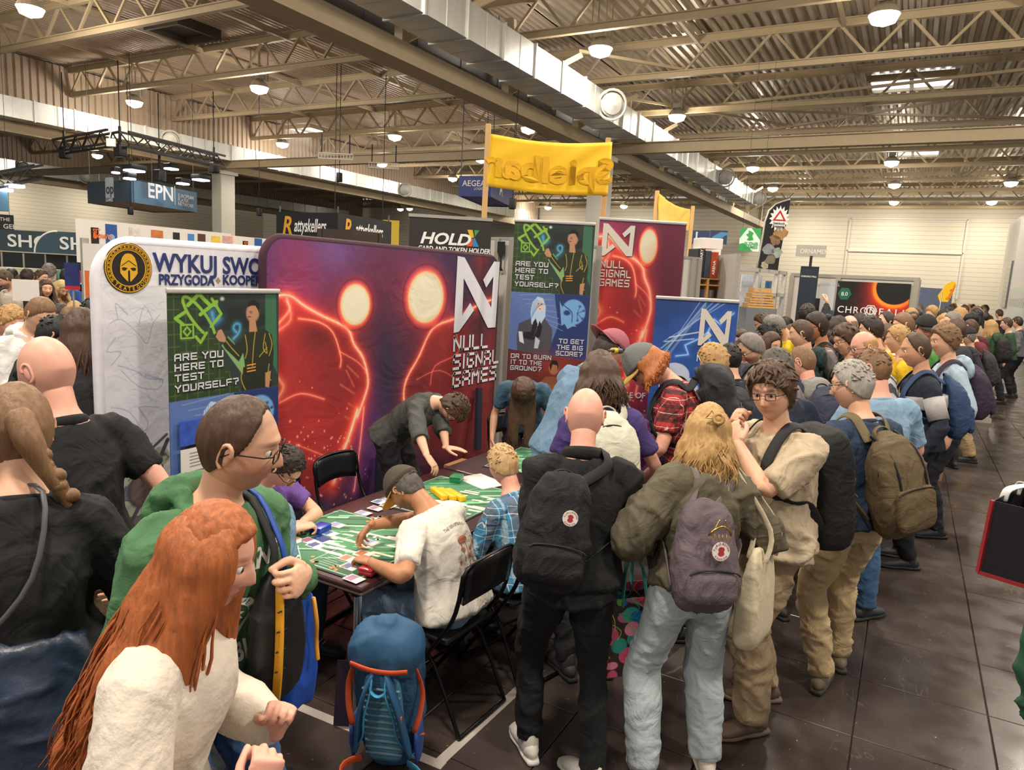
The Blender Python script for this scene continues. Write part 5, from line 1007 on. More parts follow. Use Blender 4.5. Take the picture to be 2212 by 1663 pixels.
def hair_mask(D, style):
    x, y, z = D[:, 0], D[:, 1], D[:, 2]; az = np.arctan2(np.abs(x), y)/PI   # 0 front .. 1 back
    line = np.interp(az, [0, .18, .30, .42, .5, .56, .7, 1], {'short': [.62, .60, .42, .05, -.15, -.30, -.55, -.62], 'full': [.55, .5, .3, -.1, -.35, -.5, -.75, -.8], 'bald': [2]*8, 'ring': [2, 2, .5, .05, -.1, -.30, -.55, -.62], 'recede': [.86, .80, .55, .08, -.15, -.3, -.55, -.62], 'long': [.60, .55, .35, .1, -.6, -.8, -.95, -.95]}[style])
    m = sstep(-.06, .07, z-line)
    if style == 'ring': m = m*(1-sstep(.42, .62, z))
    return m
def ik(S, T, a, b, pole):
    S, T = np.array(S, float), np.array(T, float); d = np.linalg.norm(T-S); dmax = (a+b)*.995
    if d > dmax: T = S+(T-S)/d*dmax; d = dmax
    n = (T-S)/d; q = (a*a-b*b+d*d)/(2*d); h = math.sqrt(max(a*a-q*q, 1e-6)); p = np.array(pole, float); p = p-n*(p@n); p = nrm(p); return S+n*q+p*h, T
def hand(mb, Wp, fd, pn, side, s, curl=.5, lod=0, spread=1.0):
    """palm, four fingers and a thumb. fd: direction of the fingers, pn: palm normal"""
    fd = nrm(fd); pn = nrm(np.array(pn)-fd*(np.array(pn)@fd)); sd = np.cross(fd, pn)*side   # towards the thumb
    n = 8 if lod == 0 else 6
    mb.tube([Wp-fd*.02*s, Wp+fd*.015*s, Wp+fd*.05*s, Wp+fd*.088*s], np.array([(.026, .018), (.030, .018), (.040, .016), (.040, .012)])*s, 12 if lod == 0 else 8, 1 if lod == 0 else 0, ref=pn)
    if lod > 1:
        mb.tube([Wp+fd*.08*s, Wp+fd*.12*s-0*pn+pn*curl*.03*s, Wp+fd*(.15-.05*curl)*s+pn*curl*.06*s], np.array([(.036, .011), (.033, .010), (.028, .009)])*s, 6, 0, ref=pn); mb.tube([Wp+fd*.02*s+sd*.02*s, Wp+fd*.06*s+sd*.05*s+pn*.01*s, Wp+fd*.09*s+sd*.05*s+pn*.02*s], .010*s, 5); return
    for i, (off, ln, r) in enumerate(((.030, .072, .0088), (.010, .080, .0090), (-.011, .074, .0086), (-.030, .058, .0078))):
        p = Wp+fd*(.084-.004*abs(i-1))*s+sd*off*s; pts = [p-fd*.012*s, p]; a = 0; c = curl*(1+.06*i)
        for k, (fr, cv_) in enumerate(((.44, .75), (.31, 1.0), (.25, .7))):
            a += cv_*c*1.25; d_ = fd*math.cos(a)+pn*math.sin(a)+sd*off*2.2*spread*(1-c); p = p+nrm(d_)*ln*fr*s; pts.append(p)
        mb.tube(pts, np.array([r, r*1.02, r*.98, r*.9, r*.75])*s, n, 1 if lod == 0 else 0)
    t0 = Wp+fd*.018*s+sd*.024*s; t1 = t0+nrm(fd*.6+sd*(.9-.3*curl)+pn*.45)*.042*s; t2 = t1+nrm(fd*.95+sd*(.35-.5*curl)+pn*(.3+.4*curl))*.032*s; t3 = t2+nrm(fd*.9-sd*.3*curl+pn*(.25+.6*curl))*.026*s
    mb.tube([t0-fd*.01*s, t1, t2, t3], np.array([.015, .0125, .0105, .0085])*s, n, 1 if lod == 0 else 0)
def folds(me, amp, sc, seed, st=(1, 1, .6)):
    V = coords(me); N = normals(me); P = V*np.array(st)*sc; W_ = P+noise(P*.7, seed+5)[:, None]*1.1; n = (1-np.abs(noise(W_, seed)))**3; n2 = (1-np.abs(noise(W_*1.9+3, seed+9)))**4; n3 = noise(P*.5, seed+2)
    setco(me, V+N*(amp*(n*1.0+n2*.45+n3*.7-.7))[:, None])
def headtop(g, s):
    lean, curve, tilt, twist = g('lean', 3), g('curve', 6), g('tilt', 0), g('twist', 0); p = np.array([g('px', 0.0), g('py', 0.0), (g('sit') or .935*s-g('drop', 0))])
    def frame(u): return rotm((1, 0, 0), -(lean+curve*u))@rotm((0, 1, 0), tilt*(.4+.6*u))@rotm((0, 0, 1), twist*max(0, u))
    for k in range(20): p = p+frame((k+.5)*.049)[:, 2]*.5*s*.049
    hy, hp, hr = g('head', (0, 0, 0)); Rc = frame(1.0); Rh = rotm(Rc[:, 2], hy)@Rc@rotm((1, 0, 0), -hp)@rotm((0, 1, 0), hr); nd = nrm(Rc[:, 2]+Rh[:, 2]+Rh[:, 1]*.30)
    hc = p+nd*.070*s+Rh[:, 2]*.098*s+Rh[:, 1]*.018*s; D, F = hgrid(2); P = headsurf(D)*1.06*s@Rh.T+hc; k = P[:, 2].argmax(); return np.array([hc[0], hc[1], P[k, 2]+.006])
class Info: pass
_pn = [0]
def person(x, y, face, H, label, spec, z=0.0, name='person'):
    """face: heading in degrees, 0 = away from the camera, 90 = to picture left, -90 = right, 180 = towards the camera"""
    g = spec.get; lod = g('lod', 1); s = H/1.75; fat = g('fat', 1.0); fem = g('fem', 0.0); _pn[0] += 1; seed = _pn[0]*7+1
    if g('headat') is not None:
        W_ = g('headat'); hx, hy_ = 0., 0.
        for _ in range(3):
            t = headtop(g, s); s = s*(1+(W_[2]-z-t[2])/max(.6, t[2]-(g('sit') or 0)+.0)) ; s = min(max(s, 1.48/1.75), 2.0/1.75)
        t = headtop(g, s); a = YAW+math.radians(face); x, y = W_[0]-(t[0]*math.cos(a)-t[1]*math.sin(a)), W_[1]-(t[0]*math.sin(a)+t[1]*math.cos(a))
        if abs(W_[2]-z-t[2]) > .03: print('HEAD', label[:50], round(W_[2]-t[2], 2), round(s*1.75, 2))
    root = empty(name, (x, y, z), YAW+math.radians(face), label, 'person', g('group'))
    sit = g('sit'); pz_ = (sit if sit else .935*s-g('drop', 0)); lean, curve, tilt, twist = g('lean', 3), g('curve', 6), g('tilt', 0), g('twist', 0)
    pel = np.array([g('px', 0.0), g('py', 0.0), pz_])
    # spine: u 0 pelvis .. 1 neck base
    def frame(u):
        th = lean+curve*u; R = rotm((1, 0, 0), -th)@rotm((0, 1, 0), tilt*(.4+.6*u)); return R@rotm((0, 0, 1), twist*max(0, u))
    SL = .50*s; us = np.linspace(0, 1.1, 23); sp = [pel]
    for a, b in zip(us[:-1], us[1:]): sp.append(sp[-1]+frame((a+b)/2)[:, 2]*SL*(b-a))
    sp = np.array(sp)
    def spine(u):
        if u < 0: return pel+frame(0)[:, 2]*SL*u*(1 if not sit else 1)
        return np.array([np.interp(u, us, sp[:, k]) for k in range(3)])
    def ch(u, X=0, Y=0, Z=0): R = frame(u); return spine(u)+R@(np.array([X, Y, Z])*s)
    hy, hp, hr = g('head', (0, 0, 0)); Rc = frame(1.0); Rh = rotm(Rc[:, 2], hy)@Rc@rotm((1, 0, 0), -hp)@rotm((0, 1, 0), hr)
    nb = spine(.98); nd = nrm(Rc[:, 2]+Rh[:, 2]+Rh[:, 1]*.30); hb = nb+nd*.070*s; hc = hb+Rh[:, 2]*.098*s+Rh[:, 1]*.018*s; hs = s*g('hs', 1.04)*(1.0-.03*fem)
    if lod < 2: hs *= 1.0
    # shoulders and arms
    sw = (.170-.025*fem)*(1+.25*(fat-1)); armL, armR = g('L', {}), g('R', {}); J = []
    for side, A_ in ((-1, armL), (1, armR)):
        sh = A_.get('sh', 0); S = ch(.83, side*sw, -.01+A_.get('shf', 0), sh)
        T = A_.get('t', (side*.27, .06, .86)); T = np.array(T)*s if not A_.get('abs') else np.array(T)
        if A_.get('w') is not None:      # world target
            a = -(YAW+math.radians(face)); d = np.array(A_['w'])-np.array([x, y, z]); T = np.array([d[0]*math.cos(a)-d[1]*math.sin(a), d[0]*math.sin(a)+d[1]*math.cos(a), d[2]])
        pole = A_.get('pole', (side*.5, -1, -.3)); E, T = ik(S, T, .285*s, .255*s, pole); J.append((side, S, E, T, A_))
    # legs
    hipz = pel-np.array([0, 0, .0]); legs = g('legs', {}); LG = []
    for side, key in ((-1, 'l'), (1, 'r')):
        Hj = hipz+np.array([side*.088*s, .0, -.02*s]); an = legs.get(key, (side*.11, .0, .08)); an = np.array([an[0], an[1], an[2]])*s if not legs.get('abs') else np.array(an, float)
        kp = legs.get('k'+key, (side*.25, 1, 0)); K_, an = ik(Hj, an, .44*s, .425*s, kp); LG.append((side, Hj, K_, an, legs.get('y'+key, side*8)))
    fp = [(-.10, .172, .122), (.0, .172, .122), (.13, .160, .112), (.28, .142+.004*fat, .102), (.45, .150, .108), (.62, .162, .115), (.76, .158, .112), (.86, .128, .096), (.95, .086, .076), (1.02, .064, .062)]
    if fem: fp = [(u, a*(1-.10*fem+(.10*fem if u < .15 else 0)-.06*fem*(.2 < u < .4)), b*(1+.04*fem*(.6 < u < .8))) for u, a, b in fp]
    def torso(mb, th, u0, u1, n=20, hemw=0.0, belly=None, sub=1):
        U = [q for q in fp if u0-.01 <= q[0] <= u1+.01]; B = belly if belly is not None else max(0, fat-1)
        pts = [ch(u, 0, (B*.10*math.exp(-((u-.2)/.28)**2))+(.012 if .5 < u < .8 else 0)) for u, a, b in U]
        tp = lambda u: 1-.55*sstep(.7, .95, u); rr = [((a*(1+.55*(fat-1)*math.exp(-((u-.15)/.45)**2)+.25*(fat-1)*tp(u)) + th*tp(u)+hemw*max(0, .2-u))*s, (b*(1+.8*(fat-1)*math.exp(-((u-.2)/.4)**2)+.2*(fat-1)*tp(u))+th*tp(u)+hemw*max(0, .2-u))*s) for u, a, b in U]
        mb.tube(pts, np.array(rr), n, sub, ref=np.array([frame(u)[:, 1] for u, a, b in U]), sq=2.3, ck=.12)
    vox = (.011, .015, .026)[lod]*1.0
    # ---- body
    mb = MB(); torso(mb, -.012, -.1, 1.02, 14, sub=0)
    mb.tube([ch(.86), nb-nd*.02*s, nb+nd*.03*s, hb+Rh[:, 1]*.0+Rh[:, 2]*.035*s], np.array([.075, .060-.008*fem, .055-.008*fem, .054-.008*fem])*s*(1+.3*(fat-1)), 12, 1)
    for side, S, E, T, A_ in J:
        af = (1+.4*(fat-1))*(1-.12*fem); mb.tube([S-(S-ch(.86))*.35, S, S+(E-S)*.4, E-(E-S)*.06, E+(T-E)*.25, T-(T-E)*.25, T], np.array([.05, .050, .047, .038, .041, .030, .0255])*s*af, 10, 1 if lod < 2 else 0)
    for side, Hj, K_, an, yw in LG:
        mb.tube([Hj, Hj+(K_-Hj)*.5, K_, K_+(an-K_)*.3, an], np.array([.078, .066, .048, .048, .034])*s*(1+.3*(fat-1)), 8)
    me = remesh(mb.mesh(), max(vox, .013), 3) if lod < 2 else mb.mesh()
    # head, ears, hands joined on
    hm = MB(); D, F = hgrid(lod); P = headsurf(D, fem); Ph = (P*hs)@Rh.T+hc; hm.add(Ph, F); nh = len(Ph)
    for sd in (-1, 1):
        Re = Rh@rotm((0, 0, 1), -sd*22)@rotm((1, 0, 0), -8); c = hc+Rh@(np.array([sd*.0745, -.008, -.002])*hs)
        if lod < 2:
            hm.tube([c+Re@(np.array([sd*.004, q*.017+(.004 if w > 0 else 0), w*.031])*hs) for q, w in ((-.1, -1), (-.75, -.6), (-1, .1), (-.8, .75), (-.1, 1), (.6, .7), (.7, .2))], .0052*hs, 6, 1); hm.ell(c, np.array([.006, .016, .026])*hs, 10, Re)
        else: hm.ell(c, np.array([.010, .018, .030])*hs, 6, Re)
    hands = []
    for side, S, E, T, A_ in J:
        fd = nrm(T-E); pn = np.array(A_.get('palm', (-side, .0, 0.0))); fd2 = np.array(A_['fd']) if A_.get('fd') is not None else fd
        h2 = MB(); hand(h2, T, fd2, pn, side if not A_.get('flip') else -side, s*(1-.06*fem), A_.get('curl', .45), lod, A_.get('spread', 1.0)); hands.append((T, nrm(fd2), nrm(pn)))
        if lod == 0: hmsh = remesh(h2.mesh(), .0036, 2); hm.add(coords(hmsh), [tuple(p.vertices) for p in hmsh.polygons]); bpy.data.meshes.remove(hmsh)
        else: hm.v += h2.v; hm.f += [tuple(i+hm.n for i in f) for f in h2.f]; hm.m += h2.m; hm.n += h2.n
    nb_ = len(me.vertices); allm = MB(); allm.add(coords(me), [tuple(p.vertices) for p in me.polygons]); bpy.data.meshes.remove(me); allm.add(np.vstack(hm.v), hm.f)
    me = allm.mesh(); sk = g('skin', 'fair'); col = np.tile(np.array(L(SKC[sk])), (len(me.vertices), 1)); Xh, Zh, Yh = P[:, 0], P[:, 2], P[:, 1]; C = col[nb_:nb_+nh]
    def tint(m, c): C[:, :3] = C[:, :3]*(1-m[:, None])+np.array(L(c)[:3])*m[:, None]
    fr_ = Yh > .03; gg = lambda cx, cz, sx, sz: np.exp(-((Xh-cx)/sx)**2-((Zh-cz)/sz)**2)*fr_
    tint(np.clip((gg(-.036, -.03, .018, .016)+gg(.036, -.03, .018, .016)+gg(0, -.03, .012, .012))*.35, 0, 1), 'd07060'); tint(np.clip(gg(0, -.058, .024, .0085)*1.1, 0, 1)*(.6+.2*fem), 'a85048')
    hcol = g('hair', ('short', 'brown')); hcn = {'dark': '2a1d16', 'brown': '4a3425', 'lightbrown': '6a4e34', 'blond': '94734a', 'fairblond': '94734a', 'ginger': '9a5426', 'red': '9a5426', 'grey': '55504c', 'silver': '6a6660', 'black': '16120f', 'darkgrey': '3a3632', 'white': '908c86'}[hcol[1]]
    for sx in (-1, 1): tint(np.clip(gg(sx*.032, .031, .019, .0045)*1.3, 0, 1)*.75, hcn); tint(gg(sx*.031, .008, .013, .004)*.75, '5a3a2c')
    if g('beard', 0):
        bm_ = sstep(-.028, -.045, Zh)*np.clip((Yh+.01)/.03, 0, 1)*(1-np.clip(gg(0, -.058, .022, .007)*1.4, 0, 1)); n_ = noise(P*260, 3)*.2; tint(np.clip(bm_*g('beard')*(.85+n_), 0, 1), g('beardc', hcn))
    if hcol[0] in ('ring', 'bald', 'recede'): tint(hair_mask(D, 'ring' if hcol[0] != 'recede' else 'short')*(.14 if hcol[0] != 'recede' else .35), hcn)
    ca = me.color_attributes.new('Col', 'FLOAT_COLOR', 'POINT'); ca.data.foreach_set('color', col.astype(np.float32).ravel())
    body = link('body', me, root, SKIN[sk])
    # eyes
    if lod < 2:
        for sx in (-1, 1):
            e = MB(); c = hc+Rh@(np.array([sx*.031, .0718, .0085])*hs); e.ell(c, np.array([.0115]*3)*hs, 12, mi=0); e.ell(c+Rh@(np.array([sx*-.0005, .0092, -.0005])*hs), np.array([.0066, .0034, .0066])*hs, 10, Rh, mi=1); e.build('eye', [EYEW, IRIS], body)
    # ---- hair
    st, hcn_ = hcol[0], hcol[1]; HM = HAIR[hcn_]; loc = lambda v: hc+Rh@(np.array(v)*hs); th = g('hth', {'short': .012, 'ring': .006, 'recede': .010, 'bald': 0, 'curly': .03, 'long': .014, 'mop': .026, 'bun': .010, 'buzz': .004, 'tail': .010}[st])
    if st != 'bald':
        key = {'curly': 'short', 'mop': 'full', 'bun': 'long', 'buzz': 'short', 'tail': 'long'}.get(st, st); m = hair_mask(D, key)
        N = nrm(D*np.array([1/.0765, 1/.097, 1/.118])**1); N = D/np.linalg.norm(D, axis=1)[:, None]
        rough_ = {'curly': .010, 'mop': .007, 'short': .003, 'long': .003}.get(st, .002); nz1 = noise(D*np.array([6, 6, 3.])*(1.6 if st == 'curly' else 1.0)+seed, seed)+.6*noise(D*np.array([16, 16, 7.])+seed, seed+1)
        top = np.clip(D[:, 2], 0, 1); off = -.007+m*(.007+th*(.65+.5*top)+rough_*nz1); Hh = (headsurf(D, fem)+N*off[:, None]); b = MB(); b.add((Hh*hs)@Rh.T+hc, F)
        if st in ('short', 'mop', 'curly') and lod < 2:   # swept locks on the crown so the outline is not a cap
            rr = random.Random(seed); nl = (130 if lod == 0 else 50) if st != 'curly' else (190 if lod == 0 else 90)
            for k in range(nl):
                a = rr.uniform(0, 2*PI); e = rr.uniform(.15, 1.45) if st != 'curly' else rr.uniform(-.1, 1.5); d0 = np.array([[math.cos(e)*math.sin(a), math.cos(e)*math.cos(a), math.sin(e)]])
                if hair_mask(d0, key)[0] < .9: continue
                p0 = headsurf(d0, fem)[0]+d0[0]*th*.8; sw_ = nrm(np.array([rr.uniform(-.4, .4), -.3 if d0[0][1] < .3 else .5, 0])*(1 if st != 'curly' else 0)+np.array([rr.uniform(-1, 1), rr.uniform(-1, 1), rr.uniform(-.4, .4)])*(.25 if st != 'curly' else 1)-d0[0]*.1)
                sw_ = sw_-d0[0]*(sw_@d0[0])*.8; ln = {'short': .030, 'mop': .06, 'curly': .020}[st]
                q = [p0-d0[0]*.006, p0+d0[0]*.003+sw_*ln*.4, p0+sw_*ln-d0[0]*.004+(d0[0]*.012 if st == 'curly' else 0)]; b.tube([hc+Rh@(v*hs) for v in q], np.array([.004, .0055, .0012])*hs*(1.4 if st == 'mop' else 1.3 if st == 'curly' else 1), 6, 1)
        if st in ('long', 'bun', 'tail'):
            rr = random.Random(seed); ll = g('hlen', .34)
            if st == 'long':
                wv = g('wave', .012); hm_ = MB()
                def lock(mb, t, lay, e0, rad, L_, n_, sub, wv=wv):
                    a = (t-.5)*2*PI*g('hspan', .68)+PI
                    d0 = nrm([math.sin(a)*math.cos(e0), math.cos(a)*math.cos(e0), math.sin(e0)]); dm = nrm([math.sin(a)*math.cos(e0*.4), math.cos(a)*math.cos(e0*.4), math.sin(e0*.4)]); d1 = nrm([math.sin(a), math.cos(a), -.15]); p0 = headsurf(d0[None], fem)[0]*(1.03+.08*lay); pm = headsurf(dm[None], fem)[0]*(1.06+.08*lay); p1 = headsurf(d1[None], fem)[0]*(1.08+.12*lay)
                    out = np.array([math.sin(a)*g('hout', .03), math.cos(a)*g('hout', .03)-.01, 0]); dn = np.linalg.inv(Rh)@nrm(np.array([0, 0, -1.0])*g('hgrav', .8)-Rc[:, 2]*(1-g('hgrav', .8))-Rc[:, 1]*g('hsweep', 0)); ph = rr.uniform(0, 6.3)
                    q = [p0, pm, p1]+[p1+dn*L_*f_+out*math.sin(f_*PI*.6)*(1+lay)+np.array([math.sin(ph+f_*7), math.cos(ph*1.7+f_*6), 0])*wv*(.5+f_)+np.array([rr.uniform(-1, 1), rr.uniform(-1, 1), 0])*wv*.3 for f_ in (.2, .4, .6, .8, 1.0)]
                    r_ = rad*np.array([.6, 1, 1, 1, 1, .9, .7, .25])*hs; mb.tube([hc+Rh@(v*hs) for v in q], np.stack([r_, r_*.7], 1), n_, sub)
                nb2 = (44, 30, 12)[lod]
                for k in range(nb2): lock(hm_, (k+.5)/nb2, 0, rr.uniform(.2, .9), (.024, .024, .034)[lod]*g('hthick', 1.0), ll*rr.uniform(.82, .98), 6, 1)
                if lod < 2: hmm = remesh(hm_.mesh(), .010, 4); b.add(coords(hmm), [tuple(p.vertices) for p in hmm.polygons]); bpy.data.meshes.remove(hmm)
                else: b.add(np.vstack(hm_.v), hm_.f)
                for k in range((420, 60, 0)[lod]): lock(b, rr.random(), rr.uniform(.0, .6), rr.uniform(.05, 1.4), (.0034, .008, 0)[lod]*rr.uniform(.7, 1.3), ll*rr.uniform(.75, 1.03), 4, 2 if lod == 0 else 1, wv)
            if st == 'bun': b.ell(loc((0, -.10, .06)), np.array([.035, .032, .032])*hs, 12)
            if st == 'tail':
                tx = g('tailx', .03); q = [(0, -.09, .03), (tx*.3, -.112, -.03), (tx*.8, -.105, -.10), (tx*1.4, -.095, -.16), (tx*1.7, -.09, -.21)]; b.tube([loc(v) for v in q], np.array([.035, .034, .024, .021, .010])*hs, 10, 3); [b.ell(loc((tx*(.7+.25*k)+.006*(-1)**k, -.112+.003*k, -.07-.028*k)), np.array([.022, .016, .02])*hs, 10) for k in range(5)]
        me = b.mesh()
        if lod == 0 and st in ('long', 'mop', 'curly'): V = coords(me); setco(me, V+normals(me)*(.0018*noise(V*np.array([140, 140, 30.]), seed))[:, None])
        hr_ = link('hair', me, root, HM)
    if g('fullbeard'):
        m = sstep(-.025, -.05, P[:, 2])*np.clip((P[:, 1]+.02)/.03, 0, 1)*(1-np.exp(-(P[:, 0]/.022)**2-((P[:, 2]+.058)/.006)**2)); N = D; off = -.006+m*(.006+.012+.003*noise(D*14, seed)); b = MB(); b.add(((P+N*off[:, None])*hs)@Rh.T+hc, F); b.build('beard', HAIR[g('fullbeard')], root)
    # ---- glasses
    if g('glasses') and lod < 2:
        b = MB(); R_ = .0195 if g('glasses') == 'round' else .0; 
        for sx in (-1, 1):
            if R_: q = [(sx*.033+R_*math.cos(a), .098, .006+R_*math.sin(a)) for a in np.linspace(0, 2*PI, 14, endpoint=False)]
            else: q = [(sx*.033+a*.021, .098-abs(a)*.004*(a*sx > 0), .006+c_*.0135) for a, c_ in ((-1, -.7), (-.7, -1), (.7, -1), (1, -.7), (1, .8), (.8, 1), (-.8, 1), (-1, .8))]
            b.tube([loc(v) for v in q], .0014*hs*1.2, 5, closed=True); b.tube([loc((sx*.054, .095, .012)), loc((sx*.074, .075, .012)), loc((sx*.081, .0, .008)), loc((sx*.080, -.018, -.004))], .0018*hs, 5)
        b.tube([loc((-.013, .100, .012)), loc((0, .104, .014)), loc((.013, .100, .012))], .0014*hs, 5); b.build('glasses', BLACKM, root)
    # ---- cap
    if g('cap'):
        cp = g('cap'); cm = mat('cap_'+cp[0], cp[0], .85, bump=.3, scale=90); b = MB(); m = (D[:, 2] > .30).astype(float); m = sstep(.26, .34, D[:, 2]); Hh = headsurf(D, fem); off = -.012+m*(.012+.022); b.add((((Hh+D*off[:, None])*hs))@Rh.T+hc, F)
        fy = -1 if cp[2] == 'back' else 1; bb = MB(); n_ = 12; V = []
        for v in (0, .5, 1):
            for k in range(n_+1):
                a = (k/n_-.5)*PI*.86; rad = 1+v*.72*math.cos((k/n_-.5)*PI*.8); X = .083*math.sin(a)*(1+.12*v*0+.04*v); Y = fy*(.100*math.cos(a)*.98+v*.088*math.cos((k/n_-.5)*PI*.75)); V.append(loc((X, Y, .046-.012*v-.014*(math.sin(a)**2)*(1-v*.2))))
        Fq = [(r_*(n_+1)+k, r_*(n_+1)+k+1, (r_+1)*(n_+1)+k+1, (r_+1)*(n_+1)+k) for r_ in (0, 1) for k in range(n_)]; bb.add(V, Fq)
        co_ = b.build('cap', cm, root); bo = bb.build('visor', mat('cap_'+cp[1], cp[1], .8, bump=.2, scale=90), co_); sm = bo.modifiers.new('s', 'SOLIDIFY'); sm.thickness = .004
        q = MB(); q.ell(loc((0, -.005, .138)), np.array([.008, .008, .005])*hs, 8); q.build('button', cm, co_)
    # ---- top garment
    top = g('top', {}); tm = top.get('m') or mat('cloth_'+top.get('c', '333338'), top.get('c', '333338'), .85, bump=top.get('bump', .15), scale=top.get('bs', 120), var=.08, wr=top.get('wr', .25)); tk = top.get('th', .012); sl = top.get('sleeve', .5); loose = top.get('loose', 1.0)
    hem = top.get('hem', -.10); b = MB(); torso(b, tk, hem if hem > -.15 else -.10, .95, 22 if lod < 2 else 12, hemw=top.get('hemw', .07), sub=1 if lod < 2 else 0)
    if hem < -.12 and not sit:
        b.tube([ch(.05), ch(-.10), pel-np.array([0, 0, .5*s*abs(hem)])], np.array([(.168, .118), (.17, .122), (.172+top.get('flare', .01), .128+top.get('flare', .01))])*s*(1+.5*(fat-1))+tk*s, 22, 1, ref=frame(0)[:, 1], ck=.1)
    for side, S, E, T, A_ in J:
        a0 = ch(.90, side*.055, -.005, 0); b.tube([a0, (a0+S)/2, S, S+(E-S)*.18], np.array([.036, .046, .052, .053])*s*(1+.25*(fat-1))+tk*s*np.array([.3, .6, .9, 1]), 10, 1)
        full = [S+(ch(.86)-S)*.2, S, S+(E-S)*.33, S+(E-S)*.66, E, E+(T-E)*.33, E+(T-E)*.66, E+(T-E)*.97]; rr = np.array([.050, .052, .050, .046, .044, .042, .037, .034])*s*(1+.4*(fat-1))*(1-.08*fem)+tk*s*np.array([1, 1, 1.1, 1.2, 1.2, 1.2, 1.0, .6])*loose
        nn = sl*7; k = int(nn); f_ = nn-k; pts = full[:k+1]; rr2 = list(rr[:k+1])
        if f_ > .02 and k < 7: pts.append(full[k]+(full[k+1]-full[k])*f_); rr2.append(rr[k]+(rr[k+1]-rr[k])*f_)
        if len(pts) > 1 and sl > 0: b.tube(pts, np.array(rr2), 12 if lod < 2 else 7, 1, ck=.25)
    if lod < 2:
        me = remesh(b.mesh(), vox*.95, 3 if lod == 0 else 2); folds(me, top.get('fold', .013)*s, 8.5, seed)
    else: me = b.mesh()
    shirt = link(top.get('name', 'shirt'), me, root, tm)
    if top.get('hood') and lod < 2:   # hood lying on the back of the neck
        b = MB(); q = [ch(.93, .075*math.sin(a), .055*math.cos(a)-.015, .02-.03*math.cos(a)) for a in np.linspace(-2.6, 2.6, 13)]; b.tube(q, np.array([.018]+[.026]*2+[.034]*7+[.026]*2+[.018])*s, 9, 1); b.ell(ch(.84, 0, -.12, .01), np.array([.12, .05, .10])*s, 14, frame(.9)); b.ell(ch(.93, 0, -.10, .02), np.array([.11, .055, .06])*s, 14, frame(.9))
        me = remesh(b.mesh(), vox, 3); folds(me, .012, 9, seed+3); link('hood', me, root, tm)
    elif top.get('collar', 1) and lod < 2:
        hgt = top.get('collarh', .012); b = MB(); q = [spine(.935+top.get('collaru', 0)*.1)+Rc@(np.array([.072*math.sin(a)*(1-.1*fem), .070*math.cos(a)+.004, -.014*math.cos(a)])*s*(1+.25*(fat-1))) for a in np.linspace(0, 2*PI, 18, endpoint=False)]; b.tube(q, np.tile([(hgt*.35+.004)*s, hgt*s], (18, 1)), 7, closed=True, ref=Rc[:, 2]); b.build('collar', top.get('cm', tm), shirt)
    # ---- trousers, shoes
    if not g('nolegs'):
        bt = g('bottom', {}); bm_ = bt.get('m') or mat('trouser_'+bt.get('c', '23252c'), bt.get('c', '23252c'), .85, bump=.2, scale=110, var=.1, wr=.28); fl_ = bt.get('flare', 1.0); k2 = bt.get('th', .010); b = MB()
        wv = np.array([(.150, .106), (.162, .114), (.155, .108)])*s*(1+.45*(fat-1))*np.array([1+.05*fem, 1]); R0 = frame(0)
        if not sit: b.tube([ch(.13), ch(.0), pel-np.array([0, 0, .085*s])], wv, 20, 1, ref=R0[:, 1])
        else: b.tube([ch(.13), ch(.0), pel-np.array([0, -.02, .05*s])], wv, 20, 1, ref=R0[:, 1])
        for side, Hj, K_, an, yw in LG:
            ff = (1+.35*(fat-1)); end = an+(K_-an)*(bt.get('short', 0)*.9+.02); r4 = np.array([.084, .086, .074, .062, .058, .054, .050])*s*ff+k2*s; r4[3:] *= fl_; kn = K_+nrm(K_-(Hj+an)/2)*.01*s
            b.tube([Hj+np.array([0, 0, .02*s]), Hj+(K_-Hj)*.2, Hj+(K_-Hj)*.6, kn, K_+(end-K_)*.35, K_+(end-K_)*.75, end], r4, 14 if lod < 2 else 8, 1 if lod < 2 else 0, ck=.2)
        if lod < 2: me = remesh(b.mesh(), vox, 3 if lod == 0 else 2); folds(me, bt.get('fold', .012)*s, 8, seed+2, (1, 1, 1.4))
        else: me = b.mesh()
        tr_ = link('trousers', me, root, bm_)
        if bt.get('cuff') and lod < 2:
            for side, Hj, K_, an, yw in LG: b = MB(); b.tube([an+(K_-an)*.0, an+(K_-an)*.12], np.array([.060, .060])*s*fl_, 14, ck=.1); b.build('cuff', bt.get('cuffm', bm_), tr_)
